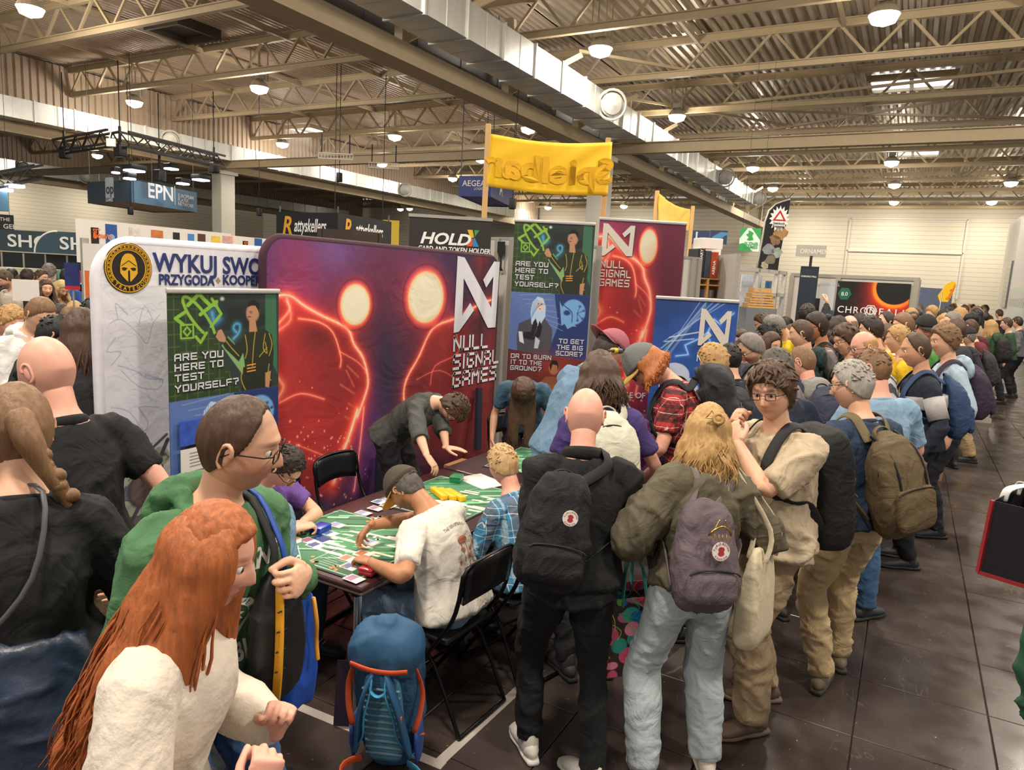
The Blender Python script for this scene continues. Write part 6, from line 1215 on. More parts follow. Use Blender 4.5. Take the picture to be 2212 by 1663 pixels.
        if g('shoe', '2a2a2c'):
            sm_ = mat('shoe_'+g('shoe', '2a2a2c'), g('shoe', '2a2a2c'), .6, bump=.1, scale=60); so_ = mat('sole_'+g('sole', '1c1c1e'), g('sole', '1c1c1e'), .7)
            for side, Hj, K_, an, yw in LG:
                Rf = rotm((0, 0, 1), -yw); gp = legs.get('toe', 0); fz = an[2]-.08*s; B_ = lambda X, Y, Z: np.array([an[0], an[1], fz])+Rf@(np.array([X, Y, Z])*s)
                b = MB(); b.tube([B_(0, -.065, .035), B_(0, -.045, .045), B_(0, .02, .045), B_(side*.004, .09, .036), B_(side*.004, .155, .028), B_(0, .185, .024)], np.array([(.022, .026), (.036, .040), (.040, .038), (.046, .030), (.044, .023), (.024, .014)])*s, 12 if lod < 2 else 7, 1 if lod < 2 else 0, ref=(0, 0, 1)); b.tube([B_(0, -.02, .05), B_(0, -.015, .095), B_(0, -.012, .12)], np.array([.042, .040, .036])*s, 10 if lod < 2 else 6)
                o = b.build('shoe', sm_, root); b = MB(); b.tube([B_(0, -.085, .013), B_(0, -.02, .013), B_(0, .05, .013), B_(side*.005, .11, .013), B_(0, .18, .015), B_(0, .2, .018)], np.array([(.028, .013), (.040, .013), (.042, .013), (.050, .013), (.042, .012), (.02, .010)])*s, 12 if lod < 2 else 7, 1 if lod < 2 else 0, ref=(0, 0, 1), sq=3); b.build('sole', so_, o)
                if lod == 0:
                    b = MB(); [b.tube([B_(-.022, .03+.022*k, .079-.008*k), B_(0, .035+.022*k, .086-.009*k), B_(.022, .03+.022*k, .079-.008*k)], .0035*s, 5, 1) for k in range(4)]; b.build('laces', mat('laces_'+g('lacec', 'c8c4bc'), g('lacec', 'c8c4bc'), .8), o)
    I = Info(); I.root, I.ch, I.frame, I.s, I.hc, I.Rh, I.hs, I.shirt, I.J, I.body, I.hands, I.loc, I.fat = root, ch, frame, s, hc, Rh, hs, shirt, J, body, hands, loc, fat
    I.mw = Matrix.Translation((x, y, z))@Matrix.Rotation(YAW+math.radians(face), 4, 'Z'); return I
def world(I, p): return np.array(I.mw@Vector(tuple(p)))
def decal(I, me, u, X, Z, m, name='print', back=True, parent=None, sc=1.0, target=None):
    """lay a flat mesh (local XZ) onto the garment, front or back, at spine height u"""
    tg = target or I.shirt; bvh = BVHTree.FromPolygons([v.co for v in tg.data.vertices], [tuple(p.vertices) for p in tg.data.polygons]); R = I.frame(u); o = I.ch(u, X, 0, Z); sg = -1 if back else 1
    V = coords(me); out = []
    for v in V:
        px = o+R[:, 0]*v[0]*sc*(1 if back else -1)+R[:, 2]*v[2]*sc+R[:, 1]*sg*.24; h = bvh.ray_cast(Vector(tuple(px)), Vector(tuple(-R[:, 1]*sg)))
        q = np.array(h[0]) if h[0] is not None else px-R[:, 1]*sg*.1; out.append(q+R[:, 1]*sg*(.003+max(0, -v[1]*sg*0)))
    setco(me, np.array(out)); return link(name, me, I.shirt if parent is None else parent, m, smooth=False)
def flatmesh(pts):
    mb = MB(); mb.add([[a, 0, b] for a, b in pts], [tuple(range(len(pts)))]); return mb.mesh()
# ---- backpacks: built in the wearer's back frame (or standing free), a thing of its own
def ribbon(mb, pts, w_, t_=.004, ref=None, n=1):
    mb.tube(pts, np.tile([t_, w_], (len(pts), 1)), 8, n, ref=ref, sq=4)
def backpack(label, I=None, w_=.30, h_=.44, d_=.16, col='1a1a1c', u=.50, off=.0, kind='day', strap=None, loc=None, rz=0, X=0.0, pocket=True, trim=None, sag=0.0, group=None, tiltz=0, one=None, m=None):
    M_ = m or mat('pack_'+col, col, .75, bump=.3, scale=160, var=.1, wr=.3); SM = mat('strap_'+(strap or col), strap or col, .7, bump=.1, scale=60); TM = mat('trim_'+(trim or '101012'), trim or '101012', .6)
    if I is not None:
        R = I.frame(u)@rotm((1, 0, 0), -2); dp = (.115*(1+.3*(I.fat-1))+.012)*I.s; o = I.ch(u, X, 0)-R[:, 1]*(dp+off); base = world(I, o-R[:, 2]*h_/2); rw = np.array(I.mw.to_3x3())
        root = empty('backpack', tuple(base), 0, label, 'backpack', group); RW = rw@R@rotm((0, 1, 0), tiltz); P = lambda a, b, c: RW@np.array([a, -b, c])   # a across, b away from the back, c up
    else:
        root = empty('backpack', loc, rz, label, 'backpack', group); RW = np.eye(3)@rotm((1, 0, 0), sag); P = lambda a, b, c: RW@np.array([a, -b, c])
    b = MB(); zs = np.linspace(0, 1, 9); pr = {'day': [.82, .95, 1, 1, .98, .95, .88, .72, .35], 'box': [.94, 1, 1, 1, 1, 1, 1, .98, .9], 'flap': [.86, .96, 1, 1, .95, .88, .84, .78, .60], 'hike': [.70, .86, .95, 1, 1, .98, .98, .92, .6]}[kind]
    dr = {'day': [.7, .95, 1.05, 1.05, 1, .95, .85, .65, .35], 'box': [.9, 1, 1, 1, 1, 1, 1, .95, .85], 'flap': [.8, 1, 1.05, 1, .95, .85, .75, .7, .5], 'hike': [.6, .9, 1, 1, 1, 1, 1.05, 1.0, .6]}[kind]
    b.tube([P(0, d_/2*dr[i], z_*h_) for i, z_ in enumerate(zs)], np.array([(w_/2*pr[i], d_/2*dr[i]) for i in range(9)]), 24, 2, ref=RW[:, 1], sq=3.2 if kind != 'box' else 6)
    me = remesh(b.mesh(), .010 if I is None or w_ > .28 else .012, 3); folds(me, .010 if kind != 'box' else .004, 9, _pn[0]+3); body = link('pack_body', me, root, M_)
    if pocket:
        b = MB(); ph, pw = (.42, .78) if kind != 'flap' else (.33, .80); z0 = .05
        b.tube([P(0, d_*.98, h_*(z0+ph*q)) for q in (0, .2, .5, .8, 1)], np.array([(w_/2*pw*k1, .028*k2) for k1, k2 in ((.9, .6), (1, 1), (1, 1), (.97, .9), (.85, .4))]), 20, 2, ref=RW[:, 1], sq=4); me = remesh(b.mesh(), .009, 2); folds(me, .005, 12, _pn[0]+5); link('front_pocket', me, root, M_)
        b = MB(); ribbon(b, [P(w_/2*pw*math.cos(a)*.96, d_+.012, h_*(z0+ph*.9)+.02*math.sin(a)) for a in np.linspace(PI, 0, 7)], .003, .004, RW[:, 2]); b.build('zipper', TM, root)
    if kind in ('day', 'box', 'hike'):
        b = MB(); b.tube([P(w_/2*.9*math.cos(a), d_*.62, h_*(.62 if kind == 'day' else .80)+h_*(.28 if kind == 'day' else .17)*math.sin(a)) for a in np.linspace(PI*1.0, 0, 11)], .005, 6, 1); b.build('zipper', TM, root)
    # handle
    b = MB(); ribbon(b, [P(-.045, .03, h_*.97), P(-.04, .02, h_*1.04), P(0, .02, h_*1.075), P(.04, .02, h_*1.04), P(.045, .03, h_*.97)], .011, .004, RW[:, 1], 2); b.build('handle', SM, root)
    if I is not None:  # straps over the shoulders, in the wearer's frame
        for sd in ((-1, 1) if one is None else (one,)):
            wd = lambda u_, a, c, z=0: world(I, I.ch(u_, a, c, z))-base; k_ = (1+.35*(I.fat-1))
            pts = [P(sd*.06, 0, h_*.93)]+[wd(.90, sd*.085, -.085*k_, .0), wd(.93, sd*.092, -.045, .035), wd(.93, sd*.095, .02, .042), wd(.87, sd*.10, .095*k_, .01), wd(.70, sd*.115, .150*k_, 0), wd(.50, sd*.135, .130*k_, 0), wd(.38, sd*.168*k_, .05, 0), wd(.34, sd*.17*k_, -.04, 0)]+[P(sd*w_*.42, .02, h_*.12)]
            cn = world(I, I.ch(.7))-base; rf = np.array([nrm(np.cross(pts[min(i+1, len(pts)-1)]-pts[max(i-1, 0)], p-cn)) for i, p in enumerate(pts)])*sd; b = MB(); ribbon(b, pts, .024, .004, rf, 3)
            me = b.mesh(); link('shoulder_strap', me, root, SM)

    return root, P
# ---------------------------------------------------------------- tables
TZ = .74
TTOP = mat('table_top_brown', '3a2023', .28, scale=4, var=.1, bump=.02); TEDGE = mat('table_edge', '6e5a50', .5); CHROME = mat('chrome', 'd0d2d4', .12, metal=1.0, var=0)
XL, XR = -2.77, -1.93
def table(ya, yb, label, x0=XL, x1=XR, top=TTOP):
    r = empty('folding_table', ((x0+x1)/2, (ya+yb)/2, 0), 0, label, 'table', 'long tables of the stand'); w_, l_ = x1-x0, yb-ya
    mb = MB(); mb.rbox((0, 0, TZ-.013), (w_, l_-.01, .026), .012); mb.build('tabletop', top, r, smooth=False); mb = MB(); mb.rbox((0, 0, TZ-.03), (w_-.004, l_-.014, .014), .004); mb.build('edge_band', TEDGE, r, smooth=False)
    mb = MB(); [mb.box((s*(w_/2-.08), 0, TZ-.055), (.03, l_-.1, .04)) for s in (-1, 1)]; [mb.box((0, s*(l_/2-.08), TZ-.055), (w_-.12, .03, .04)) for s in (-1, 1)]; mb.build('apron_frame', BLACKM, r, smooth=False)
    for sx in (-1, 1):
        for sy in (-1, 1): mb = MB(); mb.tube([(sx*(w_/2-.1), sy*(l_/2-.1), 0), (sx*(w_/2-.1), sy*(l_/2-.1), TZ-.03)], .021, 12); mb.build('leg', CHROME, r)
    return r
table(2.24, 4.05, 'dark brown table with two green play mats, nearest to the blue backpack'); table(4.06, 5.7, 'dark brown table where the bending helpers lean, behind the first one')
table(5.72, 7.2, 'table behind the helpers, hidden by the queue', XL, XR+.1)
t2 = table(5.4, 7.3, 'covered table in front of the red banner, lined by the queue', -1.5, -.8, mat('cloth_table', '22242e', .8))
# play mats
def mat_art(seed):
    cv = Canvas(420, 300, '2c4a3a'); R = np.random.RandomState(seed); cv.blob(.5, .5, .8, .5, '4e9a68', .8)
    for k in range(60):
        x, y = R.uniform(-.1, 1.1), R.uniform(0, 1); l_ = R.uniform(.1, .5); w_ = R.uniform(.004, .022); c = R.choice(['5fb57c', '7cc890', '24382e', '3a8a5a', '2c2c30', 'a8dcb0', '1e2a26']); cv.stroke([(x, y), (x+l_, y+l_*.75)], w_, c, .75)
    for k in range(26): x, y = R.uniform(.35, .9), R.uniform(.2, .75); l_ = R.uniform(.05, .22); cv.poly([(x, y), (x+l_, y+.02), (x+l_, y+.05), (x, y+.03)], 'f0e8d0', .9)
    cv.poly([(0, 0), (.5, 0), (.35, .14), (0, .2)], '26262a', .9)
    for P in (((.02, .02), (.98, .02), (.98, .98), (.02, .98), (.02, .02)), ((.02, .5), (.45, .5), (.6, .98)), ((.55, .02), (.55, .35), (.98, .35)), ((.3, .2), (.5, .02))): cv.stroke(list(P), .003, 'e4ece4', .9)
    for k in range(6): cv.stroke([(.60, .06+.03*k), (.60+.2*R.uniform(.5, 1), .06+.03*k)], .004, 'd0d0d0', .7)
    return cv.material('print_mat_%d' % seed, .6)
def mat_(x, y, w_, l_, rz, label, seed):
    r = empty('play_mat', (x, y, TZ+.002), rz, label, 'mat', 'play mats'); m = MB(); m.rbox((0, 0, .002), (w_, l_, .004), .002); me = m.mesh(); uv_xz(me, -w_/2, w_/2, -l_/2, l_/2, 0, 1); link('sheet', me, r, mat_art(seed), smooth=False)
    m = MB(); m.rbox((0, 0, .0005), (w_+.012, l_+.012, .003), .001); m.build('border', BLACKP, r, smooth=False); return r
mat_((XL+XR)/2, 2.62, .72, .66, 0, 'green play mat nearest to the camera, covered in cards and tokens', 1); mat_((XL+XR)/2, 3.52, .62, .72, 0, 'green play mat behind the white capped player', 2); mat_(-2.3, 4.65, .6, .7, .1, 'green play mat under the hands of the bending man', 3)
CARDC = [('c8b8c0', '8c94b8'), ('e0d4cc', 'c07a58'), ('d8dce8', '5a6a9a'), ('e4dcd0', '9a6a8a'), ('e8d8c8', 'd88a60'), ('c8ccdc', '4a5080')]
_k = 0
def card(px, py, rz, c, label, base=TZ+.0065, sz=(.063, .088), back=None):
    p = pz(px, py, base); r = empty('playing_card', (p[0], p[1], base), rz, label, 'card', 'cards on the play mats'); a, b = CARDC[c % 6]
    m = MB(); m.box((0, 0, .0006), (sz[0], sz[1], .0012)); m.build('face', mat('card_'+(back or a), back or a, .4), r, smooth=False)
    if not back: m = MB(); m.box((0, sz[1]*.17, .0015), (sz[0]*.82, sz[1]*.46, .0006)); m.build('picture', mat('cardpic_'+b, b, .4, scale=90, var=.5), r, smooth=False); m = MB(); m.box((0, -sz[1]*.27, .0015), (sz[0]*.8, sz[1]*.3, .0005)); m.build('text_box', mat('card_textbox', 'e6e0d8', .5), r, smooth=False)
for k, (px, py, rz, c, lab) in enumerate(((728, 1134, 1.57, 0, 'card at the far left corner of the nearest mat'), (712, 1152, 1.57, 2, 'card right behind the blue deck box'), (668, 1168, 1.5, 3, 'card at the left of the blue card stack, upper one'), (638, 1166, 1.5, 4, 'card at the left edge of the nearest mat'), (682, 1178, 1.5, 5, 'card with a small black token on it'), (625, 1200, 1.5, 4, 'orange tinted card by the front left of the mat'),
    (786, 1196, 1.57, 1, 'orange framed card in the middle of the mat, upper'), (752, 1206, 1.57, 1, 'blue and orange card in the middle of the mat, lower'), (756, 1224, 1.55, 2, 'bluish card near the red deck box'), (765, 1250, 1.5, 3, 'pink rimmed card at the table corner'), (800, 1172, 1.5, 0, 'card under the pointing hand side'), (612, 1218, 1.5, 5, 'white edged card at the front edge of the mat'),
    (785, 1108, 1.57, 0, 'card at the near left corner of the second mat'), (812, 1098, 1.57, 3, 'second card of the row on the far mat'), (838, 1092, 1.57, 4, 'third card of the row on the far mat'), (820, 1084, 1.57, 2, 'card at the upper row of the far mat'), (842, 1080, 1.57, 0, 'last card at the upper row of the far mat'))):
    card(px, py, rz, c, 'small printed '+lab)
card(694, 1163, 1.5, 0, 'dark blue card stack face down on the mat', back='1c2c78')
def dbox(px, py, rz, sz, c, label, z=TZ+.006):
    p = pz(px, py, z); r = empty('deck_box', (p[0], p[1], z), rz, label, 'box'); m = MB(); m.rbox((0, 0, sz[2]*.33), (sz[0], sz[1], sz[2]*.64), .003); m.build('body', mat('deckbox_'+c, c, .3, coat=.3), r); m = MB(); m.rbox((0, 0, sz[2]*.82), (sz[0]+.002, sz[1]+.002, sz[2]*.32), .003); m.build('lid', mat('deckbox_'+c, c, .3), r)
dbox(692, 1147, .1, (.07, .095, .034), '1f3fb0', 'royal blue deck box beside the folded arms'); dbox(800, 1236, .15, (.07, .095, .034), 'a8202a', 'red deck box at the elbow of the white shirted player'); dbox(986, 1040, .3, (.07, .10, .045), '157a45', 'green deck box between the hands of the bending man', TZ+.004)
rt = random.Random(3)
for k, (cx, cy, n, c, lab) in enumerate(((815, 1122, 12, 'c8905c', 'wooden coloured token lying between the two mats'), (828, 1124, 8, 'd8dce0', 'white token lying between the two mats'), (722, 1226, 5, 'd49a68', 'orange token at the front of the nearest mat'), (668, 1208, 4, 'd49a68', 'orange token near the front left of the mat'), (800, 1165, 6, 'e4e8ea', 'white token under the pointing finger'))):
    for j in range(n):
        p = pz(cx+rt.uniform(-22, 22), cy+rt.uniform(-7, 7), TZ+.006); m = MB(); m.tube([(0, 0, 0), (0, 0, .003)], .011, 12, cap=False); o = m.build('game_token', mat('token_'+c, c, .45)); o.location = p; tag(o, lab, 'token', lab.replace('token', 'tokens'))
p = pz(962, 1075, TZ+.004)
for k in range(3):
    m = MB(); m.rbox((0, 0, .018), (.045, .20, .034), .008); o = m.build('yellow_case', mat('case_yellow', 'e8b414', .4)); o.location = (p[0]-.05+.048*k, p[1]+.02*k, p[2]); o.rotation_euler = (0, 0, 1.0+.06*k); tag(o, 'bright yellow plastic case '+('nearest to the cap', 'in the middle of the three', 'farthest from the cap')[k]+' on the table', 'case', 'yellow cases on the table')
p = pz(1040, 1040, TZ+.004); m = MB(); m.box((0, 0, .002), (.21, .297, .004)); o = m.build('paper_sheet', mat('paper', 'ece9e4', .7)); o.location = p; o.rotation_euler = (0, 0, 1.2); tag(o, 'stack of white paper sheets beside the blond boy', 'paper')
# folding chairs
SEAT = mat('chair_vinyl', '16171b', .38, bump=.1, scale=200, coat=.2)
def chair(x, y, rz, label, group='black folding chairs'):
    r = empty('folding_chair', (x, y, 0), rz, label, 'chair', group)   # faces +Y
    m = MB(); m.rbox((0, .02, .445), (.38, .37, .03), .014); m.build('seat', SEAT, r)
    V = [];  n_ = 9
    m = MB(); m.tube([(-.19, -.235, .70), (-.2, -.245, .74), (-.2, -.255, .80), (-.15, -.265, .84), (0, -.275, .85), (.15, -.265, .84), (.2, -.255, .80), (.2, -.245, .74), (.19, -.235, .70)], .011, 8, 2)
    zc = [.66+.0*i for i in range(3)]
    m2 = MB(); xs = np.linspace(-.185, .185, n_); P = [[(a, -.235-.03*math.cos(a/.2*PI/2)-.02*q, (.655+.02*(1-(a/.185)**2)) + q*(.18+.0*(1-(a/.185)**2))) for a in xs] for q in (0, .25, .5, .75, 1)]
    m2.add(np.array(P).reshape(-1, 3), [(j*n_+i, j*n_+i+1, (j+1)*n_+i+1, (j+1)*n_+i) for j in range(4) for i in range(n_-1)]); o = m2.build('backrest', SEAT, r); s_ = o.modifiers.new('s', 'SOLIDIFY'); s_.thickness = .018; s_.offset = 0
    for sx in (-1, 1):
        b = MB(); b.tube([(sx*.2, -.25, .80), (sx*.205, -.22, .62), (sx*.205, -.13, .46), (sx*.205, .20, .012)], .011, 8, 2); b.build('leg', BLACKM, r); b = MB(); b.tube([(sx*.185, .03, .43), (sx*.19, -.10, .32), (sx*.19, -.26, .012)], .010, 8, 1); b.build('leg', BLACKM, r)
    m.build('back_frame', BLACKM, r); b = MB(); b.tube([(-.205, .20, .012), (.205, .20, .012)], .011, 8); b.tube([(-.19, -.26, .012), (.19, -.26, .012)], .010, 8); b.tube([(-.2, .13, .14), (.2, .13, .14)], .008, 6); b.build('crossbar', BLACKM, r); return r
def hd(face): return YAW+math.radians(face)
WM = pz(990, 1395, .45); BOY = pz(1105, 1318, .45)
c1 = pX(750, 1000, -3.35)
chair(-3.05, 3.55, hd(-119), 'empty black folding chair before the red wall, farther one'); chair(-3.02, 3.0, hd(-115), 'black folding chair tucked at the table, in front of the farther empty one')
q = pz(1035, 1035, .45); chair(-2.95, 5.55, hd(-150), 'black folding chair carrying a black bag behind the bending man')
m = MB(); m.rbox((0, 0, .1), (.34, .12, .22), .04); m.tube([(-.1, 0, .2), (-.08, 0, .27), (.08, 0, .27), (.1, 0, .2)], .008, 6, 2); o = m.build('shoulder_bag', mat('bag_black', '121214', .5, bump=.2)); o.location = (-2.95, 5.55, .47); o.rotation_euler = (0, 0, hd(-150)); tag(o, 'black shoulder bag lying on the chair behind the bending man', 'bag')
m = MB(); m.box((0, 0, .2), (.4, .3, .4)); o = m.build('cardboard_box', mat('cardboard', 'a87c50'), smooth=False); q = pX(950, 1000, -3.3); o.location = (-3.3, 5.3, 0); tag(o, 'brown cardboard box on the floor behind the bending man', 'box'); 
# floor tape
TAPE = mat('floor_tape', 'b4aaa2', .35, var=.15, scale=12)
def tape(a, b, label, w_=.05, z=.0012):
    p, q = pz(*a, 0), pz(*b, 0); m = MB(); m.bar((p[0], p[1], z), (q[0], q[1], z), w_, .001); o = m.build('floor_tape', TAPE, smooth=False); tag(o, label, 'tape')
tape((640, 1524), (958, 1655), 'grey adhesive tape line on the floor under the blue backpack'); tape((940, 1655), (1168, 1445), 'grey adhesive tape line on the floor under the folding chair', z=.0024)
# blue hiking pack standing on the floor
q = pz(822, 1672, 0)
r, P = backpack('blue hiking backpack with orange zip and straps standing on the floor', loc=(q[0], q[1]+.04, 0.02), rz=YAW+PI-.1, w_=.29, h_=.62, d_=.20, kind='hike', pocket=False, col='2b557a', sag=-12)
OR = mat('strap_orange', 'd9562c', .6); CY = mat('strap_cyan', '3f96bf', .6); MESH = mat('back_mesh', '4a86a4', .8, bump=.6, scale=14, stretch=(.1, .1, 4), dist=.02)
# the harness faces the viewer: +Y of the pack frame is its back
b = MB(); b.tube([P(0, -.012, z) for z in (.06, .15, .3, .45, .52)], np.array([(.07, .018), (.085, .022), (.085, .022), (.075, .02), (.05, .012)]), 16, 2, ref=r.matrix_basis.to_3x3() @ Vector((0, 1, 0)) if False else (0, 1, 0), sq=4); b.build('back_pad', MESH, r)
for k in range(11): b = MB(); b.tube([P(-.075, -.033, .10+.034*k), P(0, -.036, .104+.034*k), P(.075, -.033, .10+.034*k)], .006, 6, 1); b.build('pad_rib', mat('rib_grey', '7a98a4', .8), r)
for sx in (-1, 1):
    b = MB(); ribbon(b, [P(sx*.03, -.03, .52), P(sx*.055, -.06, .46), P(sx*.085, -.065, .34), P(sx*.10, -.055, .22), P(sx*.115, -.035, .12)], .026, .009, np.array([P(0, -1, 0)]*5), 2); b.build('shoulder_strap', mat('pack_2b5a86', '2b5a86'), r)
    b = MB(); ribbon(b, [P(sx*.03, -.045, .53), P(sx*.03, -.075, .46), P(sx*.06, -.08, .34), P(sx*.075, -.07, .22), P(sx*.13, -.03, .10)], .006, .004, np.array([P(0, -1, 0)]*5), 2); b.build('piping', CY, r)
    b = MB(); ribbon(b, [P(sx*.125, .04, .50), P(sx*.155, .03, .40), P(sx*.15, .0, .30), P(sx*.13, -.02, .22), P(sx*.155, .03, .17)], .013, .003, np.array([P(sx, -.4, 0)]*5), 2); b.build('compression_strap', OR, r)
    b = MB(); ribbon(b, [P(sx*.1, -.03, .06), P(sx*.16, -.06, .05), P(sx*.17, -.09, .02), P(sx*.12, -.11, .004)], .02, .003, np.array([P(0, 0, 1)]*4), 2); b.build('hip_belt', CY if sx < 0 else OR, r)
    b = MB(); b.tube([P(sx*.138, .02, z) for z in (.06, .14, .22)], np.array([(.012, .05), (.018, .06), (.012, .055)]), 12, 1, ref=(0, 1, 0)); b.build('side_pocket', mat('pack_side', '2c4f96', .7, bump=.2), r)
b = MB(); b.tube([P(0, .075, z) for z in (.50, .54, .60, .66, .69)], np.array([(.135, .10), (.15, .115), (.145, .115), (.11, .09), (.05, .04)]), 18, 2, ref=(0, 1, 0), sq=3); me = remesh(b.mesh(), .01, 3); folds(me, .012, 9, 3); link('top_lid', me, r, mat('pack_lid', '2a5578', .7, bump=.2))
b = MB(); ribbon(b, [P(-.11, -.033, .545), P(-.04, -.048, .545), P(.04, -.048, .55), P(.12, -.033, .56)], .012, .004, np.array([P(0, 0, 1)]*4), 2); b.build('zipper_flap', OR, r)
b = MB(); ribbon(b, [P(-.035, -.03, .525), P(-.03, -.07, .47), P(0, -.08, .45), P(.03, -.07, .47), P(.035, -.03, .525)], .008, .003, np.array([P(0, -1, 0)]*5), 2); b.build('haul_loop', CY, r)
b = MB(); b.rbox(P(-.085, -.075, .34), (.02, .012, .028), .004); b.build('buckle', OR, r)
# thin folder leaning beside it
q = pz(722, 1590, 0); m = MB(); m.box((0, 0, .15), (.24, .008, .3)); m2_ = m.build('clear_folder', mat('folder_dark', '2a2030', .2), smooth=False); m2_.location = (q[0]+.06, q[1]+.1, .012); m2_.rotation_euler = (-.2, 0, YAW); tag(m2_, 'dark thin folder leaning behind the blue backpack', 'folder')
# shopping bag reaching in at the right edge, paper bag by the queue
def bag(name, label, c, p, size, rz, m, cat='bag', sides=None, handle=None, top=.9, hh=.2, hc=None):
    r = empty(name, tuple(p), rz, label, cat); w_, d_, h_ = size
    b = MB(); V = []
    for z_, k in ((0, 1), (.5, 1.01), (1, 1.03)):
        for a, c_ in ((-1, -1), (1, -1), (1, 1), (-1, 1)): V.append((a*w_/2*k, c_*d_/2*(k if z_ < 1 else top), z_*h_))
    F = [(0, 3, 2, 1)]+[(l_*4+i, l_*4+(i+1) % 4, l_*4+4+(i+1) % 4, l_*4+4+i) for l_ in (0, 1) for i in range(4)]; b.add(V, F); o = b.build('bag_body', m, r, smooth=False); s_ = o.modifiers.new('s', 'SOLIDIFY'); s_.thickness = .004
    for s in (-1, 1):
        b = MB(); ribbon(b, [(-w_*.2, s*d_/2*top, h_*.93), (-w_*.18, s*d_*.4, h_+hh*.6), (0, s*d_*.2, h_+hh), (w_*.18, s*d_*.4, h_+hh*.6), (w_*.2, s*d_/2*top, h_*.93)], .013, .003, (0, 1, 0), 3); b.build('handle', hc or m, r)
    return r
d_ = 3.0; q = pd(2222, 1232, d_)
SB = mat('shopbag_black', '141318', .5, bump=.2); N_, K_, b_ = nodes(SB)
r = bag('shopping_bag', 'black shopping bag with dark red trim and white handle cutting into the right edge', None, (q[0], q[1], q[2]), (.36, .2, .26), YAW+.7, SB, hc=mat('handle_white', 'dcdcd8', .5), hh=.04)
for a, c_ in ((-1, -1), (1, -1), (-1, 1)): m = MB(); m.bar((a*.18, c_*.10, 0), (a*.185, c_*.09, .26), .012); m.build('red_piping', mat('piping_red', '8a1c22', .6), r, smooth=False)
m = MB(); m.bar((-.18, -.102, .0), (.18, -.102, .0), .012); m.bar((-.18, -.10, .0), (-.18, .10, .0), .012); m.build('red_piping', mat('piping_red', '8a1c22'), r, smooth=False)
panel('yellow_print', r, -.13, -.0, .06, .12, mat('print_olive', '8a7a30', .6, scale=20, var=.5), .003, -.106); panel('red_print', r, -.16, -.06, .1, .15, mat('print_red', '8a3028', .6), .003, -.107); panel('white_cutout', r, -.14, .14, .18, .235, mat('handle_white', 'dcdcd8'), .003, -.107)
q = pz(2008, 1040, 0); bag('paper_bag', 'brown paper carrier bag standing behind the man in the light blue tee', None, (q[0]-.02, q[1]+.1, 0), (.26, .14, .36), YAW+.2, mat('paper_brown', '8f6a48', .7, bump=.2, scale=6), hh=.06)
q = pd(2240, 1440, 2.4); m = MB(); m.tube([(0, 0, -.16), (.0, 0, 0), (.03, 0, .25)], np.array([.03, .045, .06]), 14, 2); me = remesh(m.mesh(), .01, 2); folds(me, .02, 10, 4); o = link('folded_jacket', me, None, mat('jacket_green', '1f4a34', .7, bump=.2)); o.location = q; tag(o, 'dark green jacket hem cut by the right edge of the picture', 'jacket')
# ---------------------------------------------------------------- the people
def at(px, py, d, hmax=1.96, hmin=1.5):
    p = pd(px, py, d); return p[0], p[1], min(max(p[2], hmin), hmax)
def P_(px_, py_, d, face, label, dx=0, dy=0, H=None, **kw):
    kw['headat'] = tuple(pd(px_, py_, d)); return person(0, 0, face, 1.75, 'person '+label, kw)
def rel(I, d, h=.0): return world(I, d)
# foreground pair
I = P_(515, 850, 1.92, -120, 'in a green lettered hoodie with thin glasses, looking right', lod=0, head=(36, 2, 0), lean=6, hair=('recede', 'brown'), hth=.006, glasses='rect', skin='fair', fat=.92,
    top=dict(c='45704a', sleeve=1, hood=1, th=.020, hem=-.2, fold=.016, name='hoodie'), bottom=dict(c='3d5a86'), R=dict(t=(.27, .10, .80), pole=(.6, -1, -.2)), L=dict(t=(-.14, .24, 1.22), pole=(-.1, -.4, -1), curl=.95, fd=(.5, .3, .1), palm=(.2, -.9, -.2)), beard=.35)
GM = I
decal(I, text_mesh('IRELAND', .085, .03, .8, 'CENTER', .0), .66, .0, .02, LETW, 'lettering', back=False); decal(I, text_mesh('REPUBLIC', .07, .03, .8, 'CENTER', .0), .15, 0, 0, LETW, 'lettering', back=False)
mm_ = MB(); mm_.add([[.065*math.cos(a), 0, .065*math.sin(a)] for a in np.linspace(0, 2*PI, 24, endpoint=False)]+[[.04*math.cos(a), 0, .04*math.sin(a)] for a in np.linspace(0, 2*PI, 24, endpoint=False)], [(i, (i+1) % 24, 24+(i+1) % 24, 24+i) for i in range(24)]); decal(I, mm_.mesh(), .42, 0, 0, LETW, 'round_crest', back=False)
decal(I, flatmesh([(.03*math.cos(a)*(1 if i % 2 else .6), .03*math.sin(a)*(1 if i % 2 else .6)) for i, a in enumerate(np.linspace(0, 2*PI, 16, endpoint=False))]), .42, 0, 0, LETW, 'round_crest', back=False)
# his sling bag and blue bag
def strapd(parent, I, pts, w_, m, base, name='strap'):
    q_ = rotm((0, 0, 1), -math.degrees(parent.rotation_euler.z)); b = MB(); P = [q_@(world(I, p)-base) for p in pts]; c0 = q_@(world(I, I.ch(.5))-base); ribbon(b, P, w_, .004, np.array([nrm(np.cross(P[min(i+1, len(P)-1)]-P[max(i-1, 0)], P[i]-c0)) for i in range(len(P))]), 3); return link(name, b.mesh(), parent, m)
bp_ = world(I, I.ch(.30, -.08, .19)); r = empty('sling_bag', tuple(bp_), YAW+math.radians(-134)+.2, 'black sling bag with a yellow webbing strip hanging on the green hoodie', 'bag')
b = MB(); b.tube([(0, .0, z) for z in (-.15, -.08, .05, .15, .19)], np.array([(.07, .03), (.085, .04), (.08, .04), (.055, .03), (.03, .02)]), 18, 2, ref=(0, 1, 0), sq=3); me = remesh(b.mesh(), .008, 2); folds(me, .006, 12, 3); link('bag_body', me, r, mat('bag_black', '121214'))
